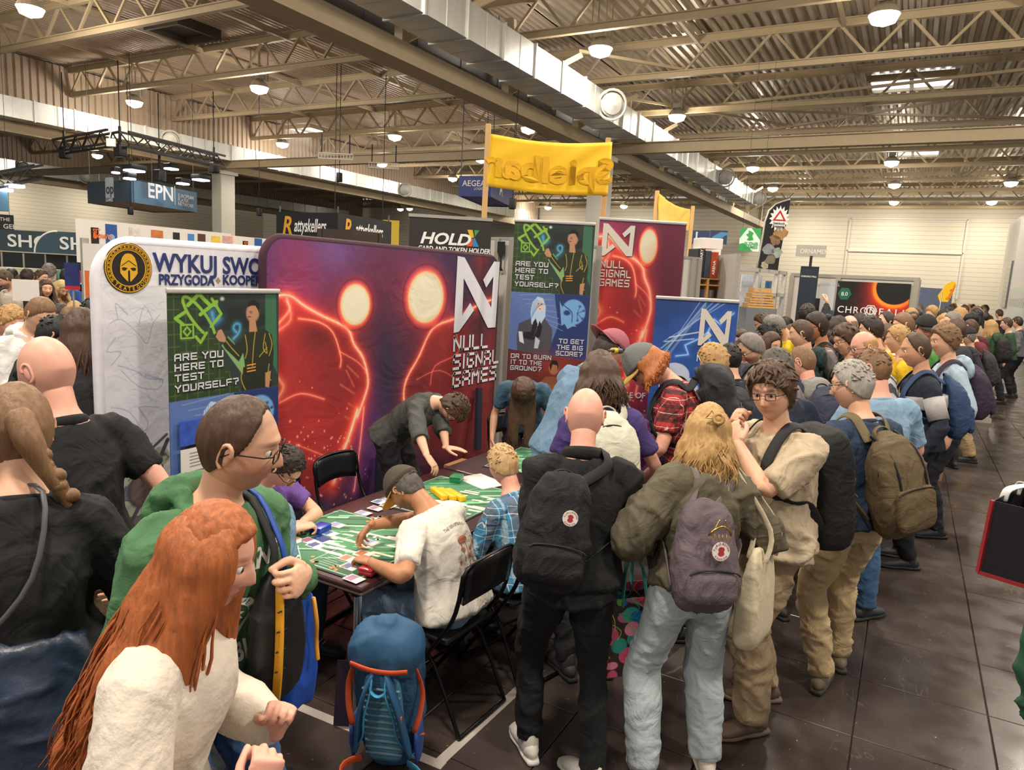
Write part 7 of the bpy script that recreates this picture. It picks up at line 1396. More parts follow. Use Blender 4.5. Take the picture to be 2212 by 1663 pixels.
b = MB(); ribbon(b, [(.02, .035, .19), (.035, .055, .08), (.045, .062, -.05), (.04, .045, -.15)], .016, .004, (0, 1, 0), 2); b.build('yellow_webbing', mat('webbing_yellow', 'd99a1c', .7), r)
b = MB(); [b.box((.03+.01*k*.3, .062, .11-.055*k), (.034, .004, .003)) for k in range(4)]; b.build('stitching', BLACKP, r)
strapd(r, I, [I.ch(.78, -.06, -.115), I.ch(.92, -.075, .0, .045), I.ch(.85, -.07, .135), I.ch(.70, -.06, .175), I.ch(.52, -.07, .18)], .015, mat('strap_black', '15161c'), bp_)
bp2 = world(I, I.ch(.06, -.19, .16)); r = empty('drawstring_bag', tuple(bp2), YAW+math.radians(-100), 'bright blue fabric bag on a blue strap beside the sling bag', 'bag'); b = MB(); b.tube([(0, 0, z) for z in (-.16, -.1, 0, .12, .2)], np.array([(.07, .025), (.075, .035), (.075, .035), (.065, .03), (.03, .02)]), 16, 2, ref=(0, 1, 0), sq=3); me = remesh(b.mesh(), .009, 2); folds(me, .014, 10, 5); link('bag_body', me, r, mat('bag_blue', '1648a8', .55, bump=.2)); b = MB(); b.tube([(0, .05, .18), (.02, .07, .12), (0, .06, .05), (.01, .07, .0)], .007, 6, 2); b.build('orange_cord', mat('cord_orange', 'e09a30', .6), r)
strapd(r, I, [I.ch(.78, -.09, -.115), I.ch(.91, -.105, .0, .045), I.ch(.84, -.10, .13), I.ch(.68, -.10, .17), I.ch(.5, -.12, .155), I.ch(.22, -.18, .16)], .013, mat('strap_blue', '1a50b4', .5), bp2)
# red haired woman
I = P_(452, 1085, 1.55, -84, 'with long wavy red hair in a cream knitted jumper, nearest to the camera', lod=0, fem=1, head=(-4, 0, 0), lean=8, hair=('long', 'red'), wave=.02, hlen=.60, hout=.03, hspan=.72, hgrav=.85, hsweep=.30, hthick=1.25, skin='pink', top=dict(c='d6cabb', sleeve=1, th=.02, bump=.5, bs=45, loose=1.6, wr=.05, fold=.009, name='jumper'), bottom=dict(c='3c5478'),
    R=dict(t=(.16, .30, 1.10), pole=(.8, -.4, -1), curl=1.0, fd=(-.2, .25, .9), palm=(-.9, -.3, .1)), L=dict(t=(-.1, .28, 1.08), pole=(-.8, -.4, -1), curl=1.0, fd=(.2, .25, .9)))
# left side
I = P_(32, 826, 2.35, 28, 'in a black top with a loose braid, navy jacket round the waist', dx=0, lod=0, fem=1, head=(10, 4, 0), hair=('tail', 'lightbrown'), tailx=.06, fat=1.22, top=dict(c='111113', sleeve=1, th=.014, loose=1.3), bottom=dict(c='1e2430'), L=dict(t=(-.2, .2, 1.0)), R=dict(t=(.22, .3, 1.0)))
b = MB(); b.tube([I.ch(.12), I.ch(0), I.ch(-.3)+np.array([.02, -.02, 0]), I.ch(-.62)+np.array([.09, -.05, 0])], np.array([(.21, .165), (.235, .18), (.27, .20), (.22, .17)]), 24, 2, ref=(0, 1, 0)); b.tube([I.ch(-.1, .16, -.1), I.ch(-.5, .10, -.19), I.ch(-.9, -.02, -.22), I.ch(-1.15, .0, -.18)], np.array([.04, .06, .045, .015]), 12, 2); me = remesh(b.mesh(), .012, 2); folds(me, .022, 6, 11); o = link('waist_jacket', me, None, mat('jacket_navy', '263348', .38, bump=.3, scale=40)); o.matrix_world = I.mw; tag(o, 'dark navy shell jacket tied round the waist of the woman in black', 'jacket')
o.location = I.mw.translation; o.rotation_euler = (0, 0, YAW+math.radians(28)); b = MB(); V = [I.ch(.97, -.06, .06, .02), I.ch(.96, .06, -.09, .02), I.ch(.6, .04, -.16), I.ch(.3, -.08, -.17), I.ch(.1, -.17, -.12)]; P = [world(I, v) for v in V]; ribbon(b, [p-P[0] for p in P], .007, .003, None if False else np.array([[0, 0, 1.0]]*5)*0+np.array([nrm(np.cross(P[min(i+1, 4)]-P[max(i-1, 0)], P[i]-world(I, I.ch(.5)))) for i in range(5)]), 3)
o = b.build('shoulder_strap_bag', mat('strap_grey', '4a4a50', .5)); o.location = P[0]; tag(o, 'thin grey bag strap crossing the back of the black top', 'strap')
I = P_(98, 722, 3.1, 62, 'bald in a black polo shirt and khaki trousers, facing left', lod=0, head=(12, 3, 0), skin='pink', hair=('bald', 'grey'), fat=1.2, beard=.4, beardc='8a8078', top=dict(c='0e0e10', sleeve=.42, collarh=.02), bottom=dict(c='8f7b5c'), R=dict(t=(.30, -.02, .88)), L=dict(t=(-.28, .2, .95)))
I = P_(18, 660, 6.5, -105, 'with curly blond updo hair in a dark hooded jacket, seen in profile', fem=1, head=(10, 18, 0), hair=('curly', 'blond'), hth=.02, skin='pink', top=dict(c='3a3536', sleeve=1, hood=1))
I = P_(84, 640, 6.1, -118, 'young with cropped brown hair looking down in a white hooded sweatshirt', head=(8, 26, 0), hair=('buzz', 'lightbrown'), hth=.008, skin='fair', top=dict(c='d8d6d4', sleeve=1, hood=1), R=dict(t=(.1, .35, 1.1)))
I = P_(116, 680, 5.2, -70, 'dark haired in a black tee with bare forearm, behind the white sweatshirt', head=(0, 25, 0), hair=('short', 'black'), top=dict(c='1a1a1d', sleeve=.45), H=1.62, R=dict(t=(.05, .4, 1.05)))
I = P_(176, 664, 4.9, 35, 'with long dark brown hair, black vest and beige sleeves, back turned', fem=1, hair=('long', 'brown'), hlen=.36, hspan=.7, hthick=1.3, top=dict(c='1d1c20', sleeve=0, th=.03), L=dict(t=(-.2, .3, 1.05)), R=dict(t=(.16, .32, 1.1)), skin='fair')
b = MB(); [b.tube([S+(E-S)*.02, E, T-(T-E)*.1], [.052, .043, .034], 10, 1) for side, S, E, T, A_ in I.J]; b.build('sleeve', mat('cloth_beige', 'b8a084', .85, bump=.2), I.root)
I = P_(204, 640, 6.4, -20, 'with black hair half hidden by the white wall', hair=('short', 'black'), skin='tan', top=dict(c='3a4034', sleeve=.5))
I = P_(10, 583, 12.5, 170, 'in a cream hooded jacket with a dark goatee at the left edge', head=(-20, 25, 0), hair=('short', 'brown'), beard=.8, top=dict(c='cfc2ae', sleeve=1, hood=1), lod=1)
I = P_(58, 580, 13.5, 10, 'broad back in a black tee in front of the shop shelves', hair=('short', 'dark'), fat=1.2, top=dict(c='1b1c20', sleeve=.45), lod=1); backpack('dark backpack on the broad man at the shop', I, .26, .4, .13, '20222a', one=-1)
I = P_(88, 582, 13.9, -95, 'with brown hair in a dark top looking right at the shop', hair=('short', 'brown'), top=dict(c='22242a', sleeve=1), lod=1)
I = P_(98, 602, 11.6, -130, 'with long brown hair in a navy jacket seated by the shop counter', fem=1, hair=('long', 'brown'), hlen=.3, top=dict(c='1f2f4c', sleeve=1), lod=1)
I = P_(130, 604, 11.9, -110, 'with blond hair and a tan jacket looking down at the shop', fem=1, head=(0, 25, 0), hair=('long', 'fairblond'), hlen=.2, top=dict(c='a08458', sleeve=1), lod=1)
I = P_(105, 572, 14.6, 5, 'in a patterned top carrying a teal backpack at the shop', hair=('curly', 'grey'), top=dict(c='55565a', sleeve=1), lod=1); backpack('teal backpack worn at the shop shelves', I, .28, .42, .14, '7fb8ae')
I = P_(143, 580, 13.5, 15, 'in a blue jacket reaching to the shop shelf', hair=('short', 'dark'), top=dict(c='2a4a8c', sleeve=1), lod=1)
I = P_(24, 582, 14.8, 20, 'with dark hair behind the cream jacket at the left edge', hair=('mop', 'black'), top=dict(c='2a2a30', sleeve=1), lod=2)
for k, (px, py, d, hc_, c, lab) in enumerate(((128, 656, 8.0, 'dark', '3a4048', 'dark haired head low behind the orange counter'), (150, 662, 7.4, 'lightbrown', '6a6460', 'light brown haired head behind the long haired woman'), (118, 664, 8.6, 'grey', '52617a', 'grey haired head in a blue shirt by the counter'), (160, 650, 8.4, 'blond', '8a7a6a', 'blond head at the orange counter'), (45, 592, 14.2, 'brown', '55463c', 'brown head between two shoppers'), (78, 588, 14.9, 'dark', '5a2a3a', 'dark head in a wine top at the shelves'))):
    P_(px, py, d, (-80, 40, 120, 10, -30, 20)[k], lab.replace('head', 'person', 1) if False else 'seen as a '+lab, hair=('short', hc_), top=dict(c=c, sleeve=1), lod=2)
# at the table
I = P_(552, 908, 2.85, -15, 'in a light blue tee standing behind the green hoodie', lod=0, head=(0, 10, 0), lean=4, hair=('short', 'brown'), top=dict(c='6f93ad', sleeve=.45), bottom=dict(c='30353c'), R=dict(t=(.27, .08, .84)), L=dict(t=(-.2, .25, .9)))

I = P_(612, 962, 3.75, -112, 'in a purple tee with glasses sitting with folded arms on the table', **dict(lod=0, sit=.54, head=(4, 22, 0), lean=18, curve=10, hair=('short', 'dark'), glasses='round', fat=1.25, top=dict(c='6a4b98', sleeve=.42), bottom=dict(c='39465c'), L=dict(w=tuple(pz(655, 1128, TZ+.04)), curl=.8, pole=(-1, -.2, -.3), palm=(0, 0, -1)), R=dict(w=tuple(pz(640, 1142, TZ+.05)), curl=.8, pole=(1, -.2, -.3), palm=(0, 0, -1)),
    legs=dict(l=(-.15, .42, .08), r=(.15, .44, .08), kl=(-.2, 1, 1), kr=(.2, 1, 1))))
PUR = I
decal(I, flatmesh([(-.03, -.05), (.0, -.04), (.03, .06), (.01, .06)]), .55, -.02, 0, LETW, 'shirt_print', back=False)
I = P_(880, 1012, 3.42, 58, 'in a white tee with a two-tone cap, seated on the near chair', **dict(lod=0, sit=.55, skin='tan', head=(4, 26, 0), lean=15, curve=16, hair=('short', 'darkgrey'), hth=.006, beard=.75, cap=('4a4138', 'd6a850', 'front'), fat=1.18, top=dict(c='dcd5ca', sleeve=.46, th=.018, hem=-.14, fold=.014), bottom=dict(c='7d97b4', fold=.014),
    R=dict(w=tuple(pz(800, 1135, TZ+.13)), curl=.55, palm=(0, -.3, -1), pole=(1, .2, -.2), fd=(-.1, .5, -.6)), L=dict(w=tuple(pz(800, 1215, TZ+.05)), curl=.5, palm=(0, 0, -1), pole=(-1, -.5, -.6)), legs=dict(l=(-.14, .44, .08), r=(.15, .34, .08), kl=(-.1, 1, 1), kr=(.1, 1, 1)), shoe='3a3a3c'))
WMI = I
def seat_for(I, face, label):
    a = hd(face); chair(I.root.location.x-math.sin(a)*.06, I.root.location.y+math.cos(a)*.06, a, label)
seat_for(I, 58, 'black folding chair under the player in the white tee')
tm_ = mat('print_terracotta', 'a8674a', .85, var=.2)
for j in range(9): decal(I, text_mesh('THE SEA APPEARS BLUE'[j*2:j*2+2], .022, .01, 1, 'CENTER', 0), .72+.02*math.sin(j/8*PI), -.07+.018*j, 0, mat('print_shirt_grey', '8a8580', .8), 'lettering')
rr = random.Random(5)
for j in range(24):
    a = rr.uniform(0, 6.3); cx, cz = rr.gauss(.03, .045), rr.gauss(0, .055); n_ = rr.choice((5, 7, 9)); s_ = rr.uniform(.008, .02)
    decal(I, flatmesh([(s_*(1 if q % 2 else .35)*math.cos(a+q*PI/n_), s_*(1 if q % 2 else .35)*math.sin(a+q*PI/n_)) for q in range(2*n_)]), .44, cx, max(-.1, min(.1, cz)), tm_, 'flower_print')
for j in range(3): decal(I, flatmesh([(-.002, -.04), (.002, -.04), (.003+.01*(j-1), .05), (-.001+.01*(j-1), .05)]), .5, .0+.03*j, 0, tm_, 'tree_print')
decal(I, flatmesh([(.035*math.cos(t), .018*math.sin(t)) for t in np.linspace(0, 6.28, 12)[:-1]]), .60, .01, 0, tm_, 'tree_print')
PLB = plaid('plaid_blue', '3f86ae', [(0, .25, .34, '5f6672', .85), (2, .3, .30, '58708a', .7), (0, .75, .12, '9ab8c8', .8), (0, .02, .02, 'e0e4e8', 1), (0, .5, .02, 'e0e4e8', .9), (2, .75, .03, 'e6eaec', .9), (2, .05, .02, 'd8dce0', .8)], .115)
I = P_(1090, 960, 3.75, 46, 'short-haired blond boy in a blue plaid shirt, seated back to us', **dict(lod=0, sit=.53, head=(-6, 6, 0), lean=10, curve=8, hair=('short', 'fairblond'), hth=.009, skin='pink', top=dict(m=PLB, sleeve=.6, th=.016, hem=-.14, name='shirt', collarh=.02), bottom=dict(c='1e2026'), L=dict(t=(-.16, .4, .72)), R=dict(t=(.16, .4, .72)), legs=dict(l=(-.14, .42, .08), r=(.15, .42, .08), kl=(-.1, 1, 1), kr=(.1, 1, 1))))
seat_for(I, 46, 'black folding chair under the blond boy in the plaid shirt'); seat_for(PUR, -112, 'black folding chair under the person in the purple tee')
I = P_(978, 850, 5.1, -112, 'in a grey jacket with glasses and messy hair bending over the table', **dict(lod=0, head=(-6, 28, 0), lean=40, curve=24, py=-.10, hair=('mop', 'brown'), hth=.018, glasses='rect', beard=.7, top=dict(c='4a4b48', sleeve=.72, th=.02, fold=.016, name='jacket', collarh=.03), bottom=dict(c='17171b'), R=dict(w=tuple(pz(935, 1035, TZ+.05)), curl=.35, palm=(0, 0, -1), pole=(1, -.2, .1), fd=(0, .5, -.5)), L=dict(w=tuple(pz(975, 1018, TZ+.03)), curl=.1, palm=(0, 0, -1), pole=(-1, -.5, .2), fd=(-.3, .8, -.05))))
I = P_(1132, 815, 5.6, 176, 'with long straight hair in a blue lettered tee, bending', **dict(lod=0, fem=.3, head=(0, 34, 0), lean=26, curve=30, hair=('long', 'brown'), hlen=.46, hspan=.92, hout=.015, wave=.006, hgrav=1.0, hthick=.9, top=dict(c='3c5a70', sleeve=.42), bottom=dict(c='1a1c22'), R=dict(t=(.26, .34, .80), curl=.3), L=dict(t=(-.24, .34, .80), curl=.3)))
mm = text_mesh('GAMES', .055, .03, 1, 'CENTER', 0); decal(I, mm, .42, 0, 0, LETW, 'lettering', back=False); decal(I, flatmesh([((a-.5)*.12, (b-.5)*.14) for a, b in LOGO]), .60, .0, 0, LETW, 'shirt_logo', back=False)
# queue, near part
q = pz(1200, 1600, 0)
I = P_(1268, 836, 2.98, 8, 'bald, in black jacket and trousers with white trainers', **dict(lod=0, tilt=3, head=(-12, 10, 0), skin='pink', hair=('bald', 'grey'), fat=1.10, top=dict(c='0c0c0e', sleeve=1, th=.022, hem=-.2, loose=1.1, collarh=.03, collaru=.4, fold=.016, name='jacket'), bottom=dict(c='0a0a0c'), shoe='d4cec4', sole='dcd6cc', L=dict(t=(-.10, .24, 1.06), pole=(-.3, -1, -1)), R=dict(t=(.18, .24, 1.02), pole=(1, -.7, -.6), curl=.7), legs=dict(l=(-.13, .08, .08), r=(.11, -.16, .08), yr=-30)))
def badge(root, P, a, z_, d_, r_, I=None):
    m = MB(); V = [P(a+r_*math.cos(t), d_, z_+r_*math.sin(t)) for t in np.linspace(0, 2*PI, 24, endpoint=False)]; V2 = [P(a+r_*math.cos(t), d_-.004, z_+r_*math.sin(t)) for t in np.linspace(0, 2*PI, 24, endpoint=False)]; m.add(V+V2, [tuple(range(24))]+[(i+24, (i+1) % 24+24, (i+1) % 24, i) for i in range(24)]); m.build('round_badge', mat('badge_white', 'e2dcd4', .6), root, smooth=False)
    m = MB(); V = [P(a+r_*.45*math.cos(t)*(1 if i % 3 else .6), d_+.001, z_+r_*.5*math.sin(t)) for i, t in enumerate(np.linspace(0, 2*PI, 12, endpoint=False))]; m.add(V, [tuple(range(12))]); m.build('badge_fox', mat('badge_red', 'a83036', .6), root, smooth=False)
    for w, up in (('FJÄLLRÄVEN', 1), ('KÅNKEN', -1)):
        for i, ch_ in enumerate(w):
            n_ = len(w); t = (PI/2-(i-(n_-1)/2)*.30) if up > 0 else (-PI/2+(i-(n_-1)/2)*.34); me = text_mesh(ch_, r_*.30, .02, 1, 'CENTER', 0); V = coords(me); rot = t-PI/2 if up > 0 else t+PI/2; ca, sa = math.cos(rot), math.sin(rot); rad = r_*(.72 if up > 0 else .9)
            X = V[:, 0]*ca-V[:, 2]*sa+rad*math.cos(t)+a; Z = V[:, 0]*sa+V[:, 2]*ca+rad*math.sin(t)+z_; setco(me, np.array([P(x_, d_+.0015, zz) for x_, zz in zip(X, Z)])); link('lettering', me, root, mat('badge_red', 'a83036'), smooth=False)
r, P = backpack('black box-shaped backpack with a round white and red badge, on the bald man in black', I, .29, .40, .15, '0c0c0f', u=.42, kind='flap', X=-.16, one=1, tiltz=8); badge(r, P, .02, .27, .172, .030)
I = P_(1535, 872, 3.05, 12, 'with tousled blond half-up hair, olive jacket and pale jeans', **dict(lod=0, fem=.8, tilt=5, head=(-24, 8, 0), hair=('long', 'blond'), hlen=.26, wave=.022, hout=.02, hspan=.70, hthick=1.1, skin='fair', top=dict(c='5c5543', sleeve=1, th=.030, hem=-.05, hemw=.0, loose=1.35, fold=.018, name='jacket', collarh=.03), bottom=dict(c='a9b4b8', flare=1.15, th=.016, cuff=1, cuffm=mat('denim_pale', 'bcc4c6', .85), fold=.009), shoe='d8ccc0', sole='dcd4ca', L=dict(t=(-.18, .22, 1.06), pole=(-1, -.6, -.6)), R=dict(t=(.2, .22, 1.06), pole=(1, -.6, -.6)), legs=dict(l=(-.17, -.02, .08), r=(.15, .0, .08), yl=14, yr=14)))
JW = I
m = MB(); m.tube([I.loc(v) for v in ((-.02, -.128, .045), (0, -.135, .075), (.022, -.128, .045), (-.02, -.128, .045))], .0028, 6); m.build('hair_clip', mat('gold_metal', 'c8a45c', .25, metal=1), I.root)
m = MB(); m.ell(I.loc((.03, -.118, .045)), (.026, .024, .022), 12); m.tube([I.loc((.03+.02*math.cos(a), -.135, .045+.02*math.sin(a))) for a in np.linspace(0, 6.28, 12, endpoint=False)], .008, 6, closed=True); m.build('hair_knot', HAIR['blond'], I.root)
for sx in (-1, 1): m = flatmesh([(-.06, .05), (.06, .05), (.062, -.04), (0, -.075), (-.062, -.04)]); tr__ = [o for o in I.root.children if o.name.startswith('trousers')][0]; o = decal(I, m, -.06, sx*.085, 0, mat('denim_pocket', '96a4aa', .85), 'back_pocket', parent=tr__, target=tr__)
r, P = backpack('lilac grey square backpack with a round badge, on the woman in the olive jacket', I, .27, .37, .14, '5f5259', u=.34, kind='flap', strap='6a5e60', X=-.06); badge(r, P, .01, .225, .162, .036)
m = MB(); m.tube([P(-.045, .16, .285), P(-.04, .17, .30), P(-.02, .172, .315), P(0, .172, .322), P(.02, .172, .315), P(.04, .17, .30), P(.045, .16, .285)], .004, 6, 2); [m.tube([P(a, .168, .285), P(a*.3, .17, .345)], .003, 5) for a in (-.04, .04)]; [m.tube([P(a, .165, .290), P(a, .172, .268)], .0022, 5) for a in np.linspace(-.04, .04, 6)]; o = m.build('claw_clip', mat('gold_metal', 'c8a45c')); o.location = r.location; tag(o, 'gold claw hair clip fastened on the lilac grey backpack', 'clip')
# tote
tp = world(I, I.ch(.02, .30, -.02)); TOT = mat('canvas_cream', 'cfc0a4', .8, bump=.25, scale=50)
r = empty('tote_bag', (tp[0], tp[1], tp[2]-.27), YAW+.9, 'cream canvas tote bag hanging from the shoulder of the woman in olive', 'bag'); b = MB(); b.tube([(0, 0, z) for z in (.0, .06, .2, .36, .42)], np.array([(.10, .045), (.125, .06), (.13, .055), (.12, .035), (.10, .02)]), 20, 2, ref=(0, 1, 0), sq=4); me = remesh(b.mesh(), .009, 2); folds(me, .012, 7, 9); link('bag_body', me, r, TOT)
bs = np.array([tp[0], tp[1], tp[2]-.27])
for k, dy in enumerate((.03, -.04)):
    top_ = world(I, I.ch(.93, .125, -.01+dy*.4, .045)); c_, s_ = math.cos(YAW+.9), math.sin(YAW+.9); cw = lambda v: np.array([(v[0]-bs[0])*c_+(v[1]-bs[1])*s_, -(v[0]-bs[0])*s_+(v[1]-bs[1])*c_, v[2]-bs[2]]); tl_ = cw(top_); b = MB(); ribbon(b, [(-.06, dy, .38), (-.045, dy, .52), tl_+np.array([-.012, -.01, 0]), tl_+np.array([.012, .0, .01]), (.045, dy, .52), (.06, dy, .38)], .011, .003, (0, 1, 0), 3); b.build('handle', TOT, r)
# tropical bag
TR = mat('tropical_base', '3a2a24', .5); q = pd(1345, 1390, 3.0)
cv = Canvas(300, 260, '3a2420'); R = np.random.RandomState(8)
for k in range(26): cx, cy = R.rand(2); cv.ell(cx, cy, R.uniform(.05, .16), R.uniform(.04, .14), ['d86a8a', 'e0557a', '2a9a8c', '3ab0a0', '68b04a', 'f090a8', 'c83a5a', '2a6ab8'][k % 8], .95)
for k in range(16): x, y = R.rand(2); cv.stroke([(x, y), (x+R.uniform(-.2, .2), y+.12), (x+R.uniform(-.3, .3), y+.25)], .008, ['e8b060', '2aa898', '7ac050'][k % 3], .95, 3)
TRM = cv.material('print_tropical', .5)
r = empty('carrier_bag', (q[0], q[1], .42), YAW+.3, 'colourful tropical printed carrier bag with a teal handle between black and olive jackets', 'bag'); b = MB(); V = []; w_, d_, h_ = .30, .16, .36
for z_ in (0, 1):
    for a, c_ in ((-1, -1), (1, -1), (1, 1), (-1, 1)): V.append((a*w_/2, c_*d_/2, z_*h_))
b.add(V, [(0, 3, 2, 1), (0, 1, 5, 4), (1, 2, 6, 5), (2, 3, 7, 6), (3, 0, 4, 7)]); me = b.mesh(); uv_xz(me, -w_/2, w_/2, 0, h_); o = link('bag_body', me, r, TRM, smooth=False); s_ = o.modifiers.new('s', 'SOLIDIFY'); s_.thickness = .003
for s in (-1, 1): b = MB(); ribbon(b, [(-.06, s*d_/2, h_*.9), (-.04, s*.05, h_+.12), (0, s*.01, h_+.17), (.04, s*.05, h_+.12), (.06, s*d_/2, h_*.9)], .015, .003, (0, 1, 0), 3); b.build('handle', mat('handle_teal', '3f9e90', .5), r)
# beige shirt man
I = P_(1675, 785, 3.45, 96, 'with glasses in a beige shirt, holding a backpack strap', **dict(lod=0, head=(24, 4, 0), twist=18, hair=('mop', 'brown'), hth=.026, glasses='rect', skin='fair', fat=1.12, top=dict(c='b8a68c', sleeve=.50, th=.022, hem=-.16, fold=.018, collarh=.024), bottom=dict(c='9a8468', flare=1.2, th=.014, fold=.018), shoe='5a4638', sole='6a5c50', lacec='5a4638', R=dict(t=(.10, .22, 1.40), pole=(.9, .1, -1), curl=.95, palm=(-.6, -.6, 0), fd=(-.5, .1, .6)), L=dict(t=(-.07, .26, 1.36), pole=(-.9, .2, -1), curl=.95, palm=(.6, -.6, 0), fd=(.5, .1, .6)), legs=dict(l=(-.13, .08, .08), r=(.13, -.10, .08))))
r, P = backpack('large black rectangular backpack with bronze zips, on the man in the beige shirt', I, .34, .50, .20, '0e0e10', u=.36, kind='box', trim='4a3c2e', strap='121214', X=.02)
for a, z_ in ((.1, .46), (-.04, .44), (-.08, .27)): m = MB(); m.rbox(P(a, .235, z_), (.008, .008, .04), .003); m.build('zip_pull', mat('bronze', '9a7c54', .3, metal=.9), r)
# grey haired man with olive pack
I = P_(1848, 780, 4.15, 20, 'with silver hair, navy tee and khaki chinos with turned-up hems', **dict(lod=0, head=(32, 6, 0), hair=('short', 'silver'), hth=.014, glasses='rect', skin='fair', top=dict(c='24344c', sleeve=.5, th=.016), bottom=dict(c='b59e78', cuff=1, th=.014, fold=.016), shoe='6f6450', sole='2c2a28', L=dict(t=(-.14, .3, 1.1)), R=dict(t=(.16, .3, 1.1)), legs=dict(l=(-.13, -.03, .08), r=(.13, .12, .08), yl=55, yr=25)))
r, P = backpack('olive brown backpack with black webbing, on the man with silver hair', I, .32, .48, .20, '5a4a30', u=.40, kind='day', strap='6a5c40', trim='1c1814', X=.04, tiltz=-8)
for sx in (-1, 1): b = MB(); ribbon(b, [P(sx*.075, .03, .48), P(sx*.085, .14, .40), P(sx*.085, .19, .25), P(sx*.08, .17, .04)], .012, .004, np.array([P(0, 1, .3)]*4), 2); b.build('webbing', BLACKP, r)
I = P_(1893, 752, 4.95, 8, 'heavy set in a pale blue tee and blue jeans, behind the olive backpack', **dict(lod=0, head=(34, 4, 0), hair=('short', 'lightbrown'), hth=.006, skin='pink', fat=1.28, top=dict(c='7f9db6', sleeve=.48, th=.016, hem=-.18), bottom=dict(c='3f5f84', fold=.014), shoe='22242a', sole='2a2c26', L=dict(t=(-.2, .3, 1.05)), R=dict(t=(.25, .28, 1.0)), legs=dict(l=(-.12, -.02, .08), r=(.12, .1, .08), yr=70, yl=40)))
# behind them
I = P_(1300, 757, 3.75, 14, 'with shoulder length brown hair in a purple tee', lod=0, fem=.8, head=(-10, 14, 0), H=1.74, hair=('long', 'brown'), hlen=.20, hspan=.8, hthick=1.2, top=dict(c='3f2f6a', sleeve=.42), bottom=dict(c='0e0e11'), skin='pink', L=dict(t=(-.2, .25, 1.0)), R=dict(t=(.3, .2, .98)))
backpack('pale cream roll-top backpack, on the person in the purple tee', I, .31, .50, .17, 'c9c8b6', u=.44, kind='day', X=-.03, pocket=False, strap='b8b6a4')
I = P_(1318, 714, 4.7, -62, 'in a long blue shirt and backwards faded pink cap', lod=1, head=(-5, 16, 0), lean=15, curve=10, hair=('short', 'dark'), beard=.5, cap=('a05a68', 'a05a68', 'back'), skin='mid', top=dict(c='6b8aa6', sleeve=1, th=.024, hem=-.22), bottom=dict(c='22262e'), R=dict(t=(.1, .6, .9)), L=dict(t=(-.15, .55, .85)))
PLR = plaid('plaid_red', 'a82a2a', [(0, .25, .28, '1c1418', .75), (2, .25, .28, '1c1418', .75), (0, .75, .05, 'd8cfc0', .7), (2, .75, .05, 'd8cfc0', .7), (0, .5, .03, '20304a', .8), (2, .5, .03, '20304a', .8)], .075)
I = P_(1400, 745, 4.25, 72, 'in a red tartan shirt and grey cap, looking down', lod=0, fem=.5, H=1.75, dx=.16, dy=.02, head=(14, 34, 0), lean=10, curve=12, hair=('long', 'ginger'), hlen=.10, wave=.012, hspan=.62, hthick=1.0, glasses='rect', cap=('6a6c6c', 'b89a4c', 'front'), skin='pink', top=dict(m=PLR, sleeve=.40, th=.018, hem=-.3, name='shirt'), bottom=dict(c='0e0e11'), L=dict(t=(-.12, .34, 1.06), pole=(-1, -.6, -.8)), R=dict(t=(.12, .34, 1.06)))
backpack('black technical backpack with cords, on the person in red tartan', I, .29, .44, .2, '1a1b1f', u=.62, kind='hike', X=.0)
for k, a in enumerate((-1, 1)):
    p = world(I, I.loc((a*.045, .03, .165))); b = MB(); v0, v1 = I.Rh@np.array([a*.7, .35, .5]), 0; rw = np.array(I.mw.to_3x3()); v0 = nrm(rw@v0); b.tube([0*v0, v0*.04, v0*.10], [.016, .017, .005], 10, 1, mi=0); b.tube([v0*.045, v0*.07], [.0185, .0165], 10, cap=False, mi=1); o = b.build('cap_ornament', [mat('horn_grey', '4a4a50', .4), mat('horn_yellow', 'e0b020', .4)]); o.location = p-v0*.02; tag(o, 'grey and yellow cone ornament on the grey cap, '+('front one' if a < 0 else 'rear one'), 'ornament', 'cone ornaments on the grey cap')
b = MB(); p = world(I, I.ch(.45, -.10, .2)); b.tube([(0, 0, .1), (.01, 0, .0), (-.01, 0, -.1), (.0, 0, -.22)], [.03, .035, .03, .012], 10, 2); me = remesh(b.mesh(), .008, 2); folds(me, .02, 14, 8); o = link('plush_toy', me, None, mat('plush_violet', '6a2a7a', .9, sheen=.4)); o.location = p; tag(o, 'violet plush hanging on the front of the red tartan shirt', 'plush')
